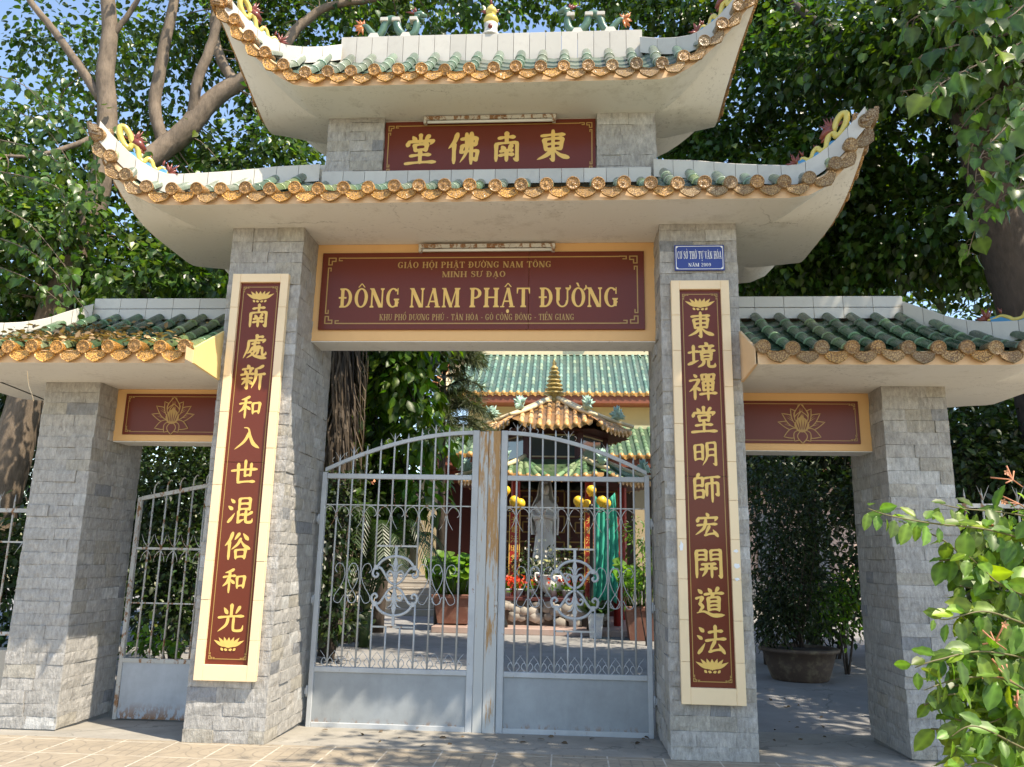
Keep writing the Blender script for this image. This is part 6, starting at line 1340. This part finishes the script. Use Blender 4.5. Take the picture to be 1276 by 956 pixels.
# lower palm fronds beside the skirt
pb2 = at(455, 775, 7.0); pb2[2] = -.07; t = thing('young_palm', 'low young palm with dark arching fronds below the dead palm skirt', 'palm', pb2); B = MB()
for i in range(22):
    a = i*2.4; r = rg.uniform(.8, 1.3); h = rg.uniform(1.4, 2.4); C = catmull([pb2+(0, 0, .5), pb2+np.array([r*.4*math.cos(a), r*.4*math.sin(a), h*.85]), pb2+np.array([r*.8*math.cos(a), r*.8*math.sin(a), h]), pb2+np.array([r*1.15*math.cos(a), r*1.15*math.sin(a), h*.72])], 6); B.tube(C, [.014, .004], 5)
    for k in range(4, len(C)):
        d = C[k]-C[k-1]; d /= np.linalg.norm(d); sd = np.cross(d, (0, 0, 1)); sd /= np.linalg.norm(sd)+1e-9
        for s in (-1, 1):
            for o_ in (0, .5):
                p = lerp(C[k-1], C[k], o_); q = p+(sd*s*.7+d*.6)*.28+np.array([0, 0, -.10]); w = d*.014; B.add([p-w, p+w, (p+q)/2+w+(0, 0, .03), (p+q)/2-w+(0, 0, .03), q], [(0, 1, 2, 3), (3, 2, 4)], 0, tuple([rg.uniform(.6, 1.3)]*3))
B.tube([pb2, pb2+(0, 0, .55)], .09, 8); B.build('fronds', M_LEAFD, t)
# conifer with feathery drooping boughs
cx = at(548, 740, 10.8); cx[2] = -.07; t = thing('conifer', 'feathery conifer with drooping boughs left of the pavilion', 'tree', cx, 'trees of the temple garden'); B = MB(); B.tube([cx, cx+(-.05, 0, 3), cx+(-.1, 0, 6.8)], [.11, .08, .02], 8); P = []; D = []
R = np.random.default_rng(9)
for i in range(46):
    a = R.uniform(0, 6.28); z = R.uniform(3.9, 6.6); L = lerp(1.25, .6, (z-3.9)/2.7)*R.uniform(.7, 1.1); C = catmull([cx+(-.05, 0, z), cx+np.array([.5*L*math.cos(a), .5*L*math.sin(a), z+.12]), cx+np.array([L*math.cos(a), L*math.sin(a), z-.10])], 8); B.tube(C, [.018, .004], 5)
    for k in range(2, len(C)):
        for j in range(26): P.append(lerp(C[k-1], C[k], R.random())); D.append(unit(C[k]-C[k-1])*.8+R.normal(size=3)*.6+np.array([0, 0, -.35]))
B.build('trunk', M_BARKD, t); P, D = np.array(P), np.array(D); m = len(P); leaf_object('crown', 'needle', P, D, R.normal(size=(m, 3)), R.uniform(.14, .3, m), leaf_cols(R, m, .1), M_NEEDLE, t)
# ---------------------------------------------------------------- pots, shrubs and creeper
M_POTB = pm('weathered_brown_pot', (.105, .07, .05), .7, .3, 7, .25, 30, dirt=(.30, .25, .15), dirt_amt=.75, dscale=7)
M_POTR = pm('terracotta_pot', (.20, .085, .06), .6, .2, 5, .15, 30, dirt=(.4, .3, .22), dirt_amt=.35, dscale=5)
M_POTW = pm('white_blue_pot', (.62, .65, .68), .3, .1, 6, dirt=(.10, .18, .42), dirt_amt=.6, dscale=9); M_SOIL = pm('potting_soil', (.04, .028, .02), .9, .3, 20)
def pot(label, name, c, r, h, mat, sx=1.0, plant=None, cat='potted plant', foot=False, square=False, group='potted plants in the courtyard'):
    t = thing(name, label, cat, c, group); b = MB(); z0 = c[2]; prof = [(.0, .0), (r*.72, 0), (r*.76, .02), (r*.9, h*.55), (r*.97, h*.86), (r*1.06, h*.88), (r*1.08, h*.97), (r*1.03, h), (r*.93, h), (r*.9, h*.9), (0, h*.88)]
    if foot: prof = [(0, 0), (r*.6, 0), (r*.64, .05), (r*.5, .09), (r*.62, .14)]+[(a, .14+q*(h-.14)/h) for a, q in prof[2:]]
    n = 4 if square else 28; i0 = len(b.v); b.lathe(prof, (0, 0, 0), n, sm=not square); ca = math.pi/4 if square else 0
    b.v = [(c[0]+sx*(x*math.cos(ca)-y*math.sin(ca))*(1.2 if square else 1), c[1]+(x*math.sin(ca)+y*math.cos(ca))*(1.2 if square else 1)*(.7 if sx > 1.2 else 1), z0+z) for x, y, z in b.v]
    b.build('pot', mat, t); s = MB(); s.lathe([(r*.9, h*.91), (0, h*.93)], (0, 0, 0), 20); s.v = [(c[0]+sx*x, c[1]+y*(.7 if sx > 1.2 else 1), z0+z) for x, y, z in s.v]; s.build('soil', M_SOIL, t)
    if plant: plant(t, c+np.array([0, 0, h]))
    return t
def stems(t, base, tips, r=.012, mat=M_BARKD):
    B = MB(); rg = random.Random(len(tips))
    for p in tips: B.tube(catmull([base+np.array([rg.uniform(-.05, .05), rg.uniform(-.05, .05), 0]), (base+p)/2+np.array([rg.uniform(-.08, .08), 0, .05]), p], 4), [r, r*.4], 5)
    B.build('stems', mat, t)
c = np.array([3.02, 4.75, -.07])
def pl(t, b): stems(t, b, [b+np.array([.3*math.cos(i), .3*math.sin(i), 1.0+.2*(i % 4)]) for i in range(10)]); crown('foliage', t, [V(*(b+(0, 0, .75)), .55, .45, .6), V(*(b+(.15, .1, 1.4)), .5, .45, .5), V(*(b+(-.3, 0, .35)), .3, .3, .35), V(*(b+(.1, .2, 1.95)), .4, .4, .4)], 5200, .085, M_LEAFD, 'long', 61, .2, .03, 14, .11, .2, 0, .3, .75)
pot('large weathered oval pot with a dark clipped shrub beyond the right doorway', 'oval_planter', c, .42, .40, M_POTB, 1.12, pl)
def shrub(name, label, c, bl, n, size, mat, kind, seed, hang=.3, lo=.5, hi=1.25, young=.05, group='shrubs in the temple garden', spread=.14, per=12):
    t = thing(name, label, 'shrub', c, group); stems(t, c, [b[0] for b in bl]+[b[0]+np.array([.2, .1, .25]) for b in bl], .014); crown('foliage', t, [b for b in bl], n, size, mat, kind, seed, hang, young, per, spread, .25, c[2]+.02, lo, hi); return t
g = lambda u, v, y: at(u, v, y)*np.array([1, 1, 0])+np.array([0, 0, -.07])
shrub('garden_shrub', 'small lime green bush catching the light beside the right doorway pillar', g(1052, 800, 5.4), [blob(1050, 770, 5.4, .26, .35), blob(1035, 752, 5.4, .2, .2), blob(1062, 730, 5.5, .22, .3)], 900, .075, M_LEAFB, 'oval', 62, .3, .5, 1.0, .15)
shrub('garden_shrub', 'tall dark shrub filling the left half of the right doorway', g(955, 800, 6.2), [blob(955, 740, 6.2, .55, .6), blob(950, 650, 6.2, .6, .6), blob(965, 590, 6.4, .6, .4), blob(1000, 700, 6.6, .5, .7)], 3600, .12, M_LEAFD, 'long', 63, .4, .3, .8)  # doorway shrubs: leaf colours darkened in place of deeper shade
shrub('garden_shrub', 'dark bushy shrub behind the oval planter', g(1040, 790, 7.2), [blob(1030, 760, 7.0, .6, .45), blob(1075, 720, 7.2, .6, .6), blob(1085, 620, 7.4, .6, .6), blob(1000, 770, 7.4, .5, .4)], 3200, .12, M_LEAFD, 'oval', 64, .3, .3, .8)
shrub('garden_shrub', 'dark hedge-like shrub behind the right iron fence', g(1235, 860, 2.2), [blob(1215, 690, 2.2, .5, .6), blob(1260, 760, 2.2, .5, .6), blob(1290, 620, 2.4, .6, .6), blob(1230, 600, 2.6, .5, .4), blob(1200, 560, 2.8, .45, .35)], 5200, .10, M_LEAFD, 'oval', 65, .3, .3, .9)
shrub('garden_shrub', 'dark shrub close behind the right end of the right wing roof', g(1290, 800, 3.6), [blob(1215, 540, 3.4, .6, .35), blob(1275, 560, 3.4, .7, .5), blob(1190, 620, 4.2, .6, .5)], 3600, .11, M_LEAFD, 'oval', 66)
shrub('garden_shrub', 'dense dark shrub behind the small side gate', g(215, 830, 3.4), [blob(200, 700, 3.4, .5, .45), blob(245, 690, 3.6, .5, .5), blob(215, 620, 3.8, .6, .45), blob(170, 650, 3.8, .5, .5), blob(235, 770, 3.3, .35, .25), blob(200, 760, 3.5, .4, .35), blob(255, 580, 4.2, .5, .4), blob(185, 580, 4.2, .5, .4)], 8200, .085, M_LEAFD, 'oval', 67, .3, .3, .85, .08)  # leaf tones lowered to paint in the shade behind the gate
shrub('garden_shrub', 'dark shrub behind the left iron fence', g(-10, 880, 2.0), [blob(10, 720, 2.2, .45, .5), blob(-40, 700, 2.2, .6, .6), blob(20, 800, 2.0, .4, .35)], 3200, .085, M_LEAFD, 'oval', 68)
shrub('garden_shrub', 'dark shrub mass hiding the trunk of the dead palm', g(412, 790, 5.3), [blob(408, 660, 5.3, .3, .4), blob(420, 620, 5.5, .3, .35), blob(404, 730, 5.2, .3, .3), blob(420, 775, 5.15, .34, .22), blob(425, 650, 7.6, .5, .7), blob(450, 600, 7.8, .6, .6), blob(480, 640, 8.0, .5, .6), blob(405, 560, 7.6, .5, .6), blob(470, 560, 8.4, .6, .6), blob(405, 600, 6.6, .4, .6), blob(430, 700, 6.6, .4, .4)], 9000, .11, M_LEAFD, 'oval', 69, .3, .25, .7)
c = g(192, 828, 2.2)
def pl(t, b): stems(t, b, [b+(.1, 0, .3), b+(-.1, 0, .35)], .006); crown('foliage', t, [V(*(b+(0, 0, .25)), .2, .2, .2)], 160, .09, M_LEAFB, 'oval', 70, .2, .05, 8, .07, .2)
pot('small terracotta pot with a leafy plant behind the side gate', 'terracotta_pot', c, .20, .24, M_POTR, 1, pl)
c = g(428, 800, 8.6)
def pl(t, b):
    B = MB(); rgp = random.Random(6)
    for i in range(60):
        a = i*2.4; r = rgp.uniform(.25, .65); h = rgp.uniform(.1, .5); C = catmull([b, b+np.array([r*.5*math.cos(a), r*.5*math.sin(a), h]), b+np.array([r*math.cos(a), r*math.sin(a), h*.4-.15])], 5); tg = np.array([-math.sin(a), math.cos(a), 0])
        for k in range(len(C)-1):
            w0, w1 = .02*math.sin(math.pi*(k+.3)/len(C)), .02*math.sin(math.pi*(k+1.2)/len(C)); B.add([C[k]-tg*w0, C[k]+tg*w0, C[k+1]+tg*max(0, w1), C[k+1]-tg*max(0, w1)], [(0, 1, 2, 3)], 0, tuple([rgp.uniform(.6, 1.3)]*3))
    B.build('foliage', M_LEAFD, t)
pot('dark round pot with grassy drooping leaves at the left edge of the gate view', 'round_pot', c, .42, .52, M_POTB, 1, pl)
c = g(415, 806, 8.0); b = MB(); b.lathe([(.55, 0), (.55, .12), (.5, .16), (0, .16)], c, 24); tag(b.build('stone_ring', M_POTB), 'low round stone ring on the courtyard floor below the grassy pot', 'stone ring')
def lotus_pl(n, rad, seed):
    def f(t, b):
        R = np.random.default_rng(seed); P = []; D = []; B = MB()
        for i in range(n):
            a = R.uniform(0, 6.28); r = rad*math.sqrt(R.random()); h = R.uniform(.25, .75); p = b+np.array([r*math.cos(a), r*math.sin(a), h]); B.tube([b+np.array([r*.6*math.cos(a), r*.6*math.sin(a), -.02]), p], .006, 4); P.append(p-np.array([0, .08, 0])); D.append((0, 1, .25))
        B.build('stems', M_LEAFB, t); P, D = np.array(P), np.array(D, float); m = len(P); nr = unit(np.array([.1, -.25, 1])+R.normal(size=(m, 3))*.28); leaf_object('foliage', 'round', P, D+R.normal(size=(m, 3))*.4, nr, R.uniform(.15, .27, m), leaf_cols(R, m, .1, .8, 1.4), M_LEAFB, t)
    return f
c = g(566, 778, 10.4); pot('square red-brown planter on a foot with round lotus leaves left of the meeting post', 'lotus_planter', c, .46, .72, M_POTR, 1, lotus_pl(150, .62, 7), foot=True, square=True)
c = g(800, 778, 9.4); pot('square brown planter with big lotus leaves beside the right gate pillar', 'lotus_planter', c, .38, .62, M_POTR, 1, lotus_pl(70, .5, 8), square=True)
def spiky(n, L, seed, mat=M_LEAFD):
    def f(t, b):
        R = np.random.default_rng(seed); P = np.repeat(b[None], n, 0)+R.normal(size=(n, 3))*.03; D = unit(R.normal(size=(n, 3))*np.array([1, 1, .3])+np.array([0, 0, .8])); leaf_object('foliage', 'long', P, D, R.normal(size=(n, 3)), L*R.uniform(.6, 1.2, n), leaf_cols(R, n, .1), mat, t)
    return f
c = g(742, 780, 9.5); pot('tall white pot painted blue with a leafy plant below the green cloth', 'white_pot', c, .17, .46, M_POTW, 1, spiky(60, .34, 5), square=True)
# row of small flower pots on the planter coping
M_FLOW = leaf_mat('red_orange_petal', (.62, .07, .03), .5, .3)
xs = np.linspace(at(632, 725, 10.7)[0], at(722, 725, 10.7)[0], 7)
for i, x in enumerate(xs):
    if abs(x+.28) < .2: x += .22
    c = np.array([x, 10.68, .60]); t = thing('flower_pot', 'small white pot of red flowers on the rockery planter, %s of seven' % ('leftmost', 'second from the left', 'third from the left', 'the middle one', 'third from the right', 'second from the right', 'rightmost')[i], 'flower pot', c, 'flower pots on the planter coping'); b = MB(); b.lathe([(.0, 0), (.06, 0), (.085, .14), (.095, .145), (.09, .16), (.0, .15)], c, 12); b.build('pot', M_POTW, t)
    R = np.random.default_rng(80+i); n = 40; P = c+np.array([0, 0, .16])+R.normal(size=(n, 3))*.05; leaf_object('foliage', 'oval', P, unit(R.normal(size=(n, 3))+(0, 0, .8)), R.normal(size=(n, 3)), R.uniform(.06, .12, n), leaf_cols(R, n), M_LEAFB, t)
    n = (90, 70, 16, 40, 8, 30, 12)[i]; P = c+np.array([0, 0, .32])+R.normal(size=(n, 3))*np.array([.11, .07, .06]); leaf_object('flowers', 'round', P, R.normal(size=(n, 3)), unit(R.normal(size=(n, 3))+(0, -1, .6)), R.uniform(.035, .06, n), R.uniform(.7, 1.4, (n, 1))*np.ones((1, 3)), M_FLOW, t)
c = np.array([-.75, 11.35, .05]); t = shrub('altar_shrub', 'dark leafy shrub with small white flowers before the statue', c, [V(-.95, 11.3, 1.25, .28, .2, .35), V(-.5, 11.35, 1.05, .3, .2, .3), V(-.1, 11.35, 1.3, .25, .2, .35)], 700, .13, M_LEAFD, 'long', 73, .3, .5, 1.1)
R = np.random.default_rng(74); n = 70; P = np.array([-.5, 11.2, 1.3])+R.normal(size=(n, 3))*np.array([.3, .05, .2]); leaf_object('flowers', 'round', P, R.normal(size=(n, 3)), unit(R.normal(size=(n, 3))+(0, -1.5, .4)), R.uniform(.05, .08, n), np.ones((n, 3)), leaf_mat('white_petal', (.75, .73, .70), .5, .3), t)
# flowering shrub right of the altar and pale trunk on the left
c = g(806, 785, 8.4); shrub('garden_shrub', 'leafy green shrub right of the red pole inside the gate', c, [blob(800, 672, 8.4, .3, .25), blob(812, 700, 8.4, .25, .3), blob(795, 735, 8.6, .2, .2)], 420, .12, M_LEAFB, 'long', 71, .5, .5, 1.0, .15)
c = g(425, 760, 9.6); t = thing('garden_statue', 'pale lichen covered rock figure behind the grassy pot', 'garden rock', c); b = MB(); b.tube(catmull([c, c+(.05, 0, .5), c+(.12, 0, .95), c+(.22, 0, 1.35), c+(.26, 0, 1.6)], 4), [.26, .24, .17, .12, .05], 9); b.build('rock', pm('pale_yellow_rock', (.50, .45, .24), .8, .35, 6, .4, 12), t)
# dry leaf litter on the left wing roof and along the sill
M_DRY2 = leaf_mat('dry_leaf_litter', (.25, .17, .10), .8, .15)
def litter(name, label, pts, size, seed, mat):
    R = np.random.default_rng(seed); P = np.array(pts); m = len(P); D = R.normal(size=(m, 3))*np.array([1, 1, .25]); leaf = leaf_object(name, 'oval', P, D, unit(np.array([0, 0, 1])+R.normal(size=(m, 3))*.45), size*R.uniform(.5, 1.2, m), R.uniform(.4, 1.7, (m, 1))*np.array([[1, .95, .85]]), mat); return tag(leaf, label, None, kind='stuff')
R = np.random.default_rng(12); pts = []
for i in range(620):
    x = R.normal(-4.05, .45); u = min(1, abs(R.normal(0, .28))); y = -.42+u*.85; pts.append((x, y, 2.93+(y+.47)*.53+.03+R.random()*.03))
litter('dry_leaves', 'dry brown leaves lying along the eave of the left wing roof', [p for p in pts if -4.95 < p[0] < -2.95], .06, 5, M_DRY2)
litter('fallen_leaves', 'scattered dry leaves along the gate threshold', [(R.uniform(-2.2, .7), R.uniform(.1, .75), .004-.02) for i in range(26)]+[(R.uniform(1.5, 2.5), R.uniform(.3, 3.5), -.05) for i in range(30)], .06, 6, M_DRY)
# loose cord under the left eave
b = MB(); b.tube(catmull([at(34, 462, -.4), at(36, 480, -.36), at(40, 492, -.38), at(42, 500, -.36)], 6), .0028, 5); tag(b.build('loose_cord', M_CREAM), 'loose pale cord hanging from the left wing soffit', 'cord')
b = MB(); b.tube(catmull([at(-60, 455, .2), at(0, 476, .25), at(60, 500, .5)], 6), .006, 6); tag(b.build('black_cable', M_POST), 'thin black cable under the far end of the left wing roof', 'cable')
# flowering creeper in the right foreground
cr = thing('flowering_creeper', 'bright green creeper with pink flower buds climbing in front of the right pillar', 'creeper', np.array([2.15, -2.2, 0.0]))
R = np.random.default_rng(21); stemsB = MB(); P = []; D = []; N_ = []; S_ = []; fl = []
def vine(px, gap=.05, size=.085, r=.005, flower=False):
    C = catmull([at(*q) for q in px], 10); stemsB.tube(C, [r, r*.8, r*.4], 6); A = np.array(C); L = np.concatenate([[0], np.cumsum(np.linalg.norm(np.diff(A, axis=0), axis=1))]); m = max(2, int(L[-1]/gap))
    for i in range(m+1):
        s = i/m*L[-1]; q = np.array([np.interp(s, L, A[:, k]) for k in range(3)]); q2 = np.array([np.interp(min(s+.02, L[-1]), L, A[:, k]) for k in range(3)]); tg = unit(q2-np.array([np.interp(max(s-.02, 0), L, A[:, k]) for k in range(3)]))
        for sd in (1, -1):
            if R.random() < .07: continue
            o = unit(np.cross(tg, np.array([0, -1., .25]))*sd+R.normal(size=3)*.36); sz = size*R.uniform(.65, 1.25)*(1-.45*(i/m)**3)
            st = q+o*.016; P.append(st); D.append(o*.75+tg*.35+np.array([0, -.1, -.6])+R.normal(size=3)*.2); N_.append(np.array([.1, -.65, .65])+R.normal(size=3)*.36); S_.append(sz)
    if flower: fl.append(C[-1])
for px in ([(1330, 690, -2.5), (1240, 662, -2.6), (1160, 652, -2.7), (1110, 643, -2.75), (1082, 634, -2.8)], [(1330, 655, -2.4), (1260, 640, -2.5), (1200, 634, -2.55), (1172, 628, -2.6)], [(1320, 760, -2.6), (1250, 730, -2.7), (1222, 706, -2.75), (1208, 694, -2.8)],
           [(1330, 800, -2.5), (1270, 775, -2.7), (1225, 762, -2.75), (1180, 772, -2.8), (1164, 768, -2.8)], [(1320, 830, -2.6), (1230, 812, -2.8), (1170, 822, -2.9), (1140, 832, -2.9)], [(1330, 900, -2.6), (1260, 850, -2.8), (1200, 845, -2.85), (1152, 860, -2.9)], [(1330, 960, -2.8), (1270, 930, -2.9), (1215, 905, -3.0), (1185, 918, -3.0)],
           [(1300, 980, -2.9), (1250, 960, -3.0), (1222, 950, -3.0), (1196, 958, -3.05)], [(1330, 720, -2.2), (1280, 700, -2.3), (1246, 660, -2.4), (1252, 640, -2.4)], [(1310, 880, -2.2), (1262, 800, -2.3), (1248, 740, -2.3), (1238, 700, -2.3)], [(1330, 860, -2.4), (1270, 880, -2.5), (1235, 900, -2.6), (1210, 890, -2.6)], [(1340, 780, -2.3), (1290, 740, -2.3), (1262, 690, -2.3)], [(1330, 930, -2.3), (1285, 850, -2.3), (1270, 790, -2.3), (1240, 790, -2.4)]):
    vine(px, .046, .118, .0045, True)
for i in range(60):
    a = at(R.uniform(1220, 1300), R.uniform(690, 960), R.uniform(-2.5, -2.0)); e = a+np.array([R.uniform(-.35, .1), R.uniform(-.25, .1), R.uniform(-.05, .3)]); C = catmull([a, (a+e)/2+(0, 0, .05), e], 5); stemsB.tube(C, .004, 5)
    for q in C[1::2]:
        for sd in (0, 1): P.append(q); D.append(R.normal(size=3)*.7+np.array([-.2, -.2, -.45])); N_.append(np.array([.1, -.6, .7])+R.normal(size=3)*.4); S_.append(.12*R.uniform(.6, 1.15))
for i in range(7): a = np.array([2.15+.12*R.normal(), -2.2+.12*R.normal(), 0]); stemsB.tube(catmull([a, a+R.normal(size=3)*.06+(0, 0, .5), at(R.uniform(1262, 1310), R.uniform(700, 880), -2.3)], 6), [.014, .010, .006], 7)
stemsB.build('stems', pm('green_brown_stem', (.14, .12, .05), .6, .2, 9), cr)
m = len(P); cl = leaf_cols(R, m, .15, .55, 1.3); leaf_object('foliage', 'fine_oval', np.array(P), np.array(D), unit(np.array(N_)), np.array(S_), cl, leaf_mat('creeper_leaf', (.115, .205, .03), .42, .44), cr)
M_PINKF = leaf_mat('pink_petal', (.62, .30, .18), .5, .3)
for k, (u, v, y) in enumerate(((1262, 598, -2.5), (1270, 628, -2.5), (1240, 655, -2.5), (1268, 690, -2.5), (1255, 845, -2.8), (1268, 882, -2.8), (1240, 800, -2.8))):
    b = MB(); p = at(u, v, y)
    for j in range(5):
        e = p+np.array([R.uniform(-.09, .03), R.uniform(-.05, .05), R.uniform(-.02, .07)]); b.tube([p+np.array([.05, .02, -.03]), p, e], [.0025, .003, .0035], 5)
        if j < 1:
            for a in np.linspace(0, 6.28, 6)[:-1]: w = np.array([math.cos(a), -.3, math.sin(a)])*.016; s2 = np.array([-math.sin(a), 0, math.cos(a)])*.005; b.add([e, e+w*.6+s2, e+w, e+w*.6-s2], [(0, 1, 2, 3)])
    b.build('flower_cluster', M_PINKF, cr)
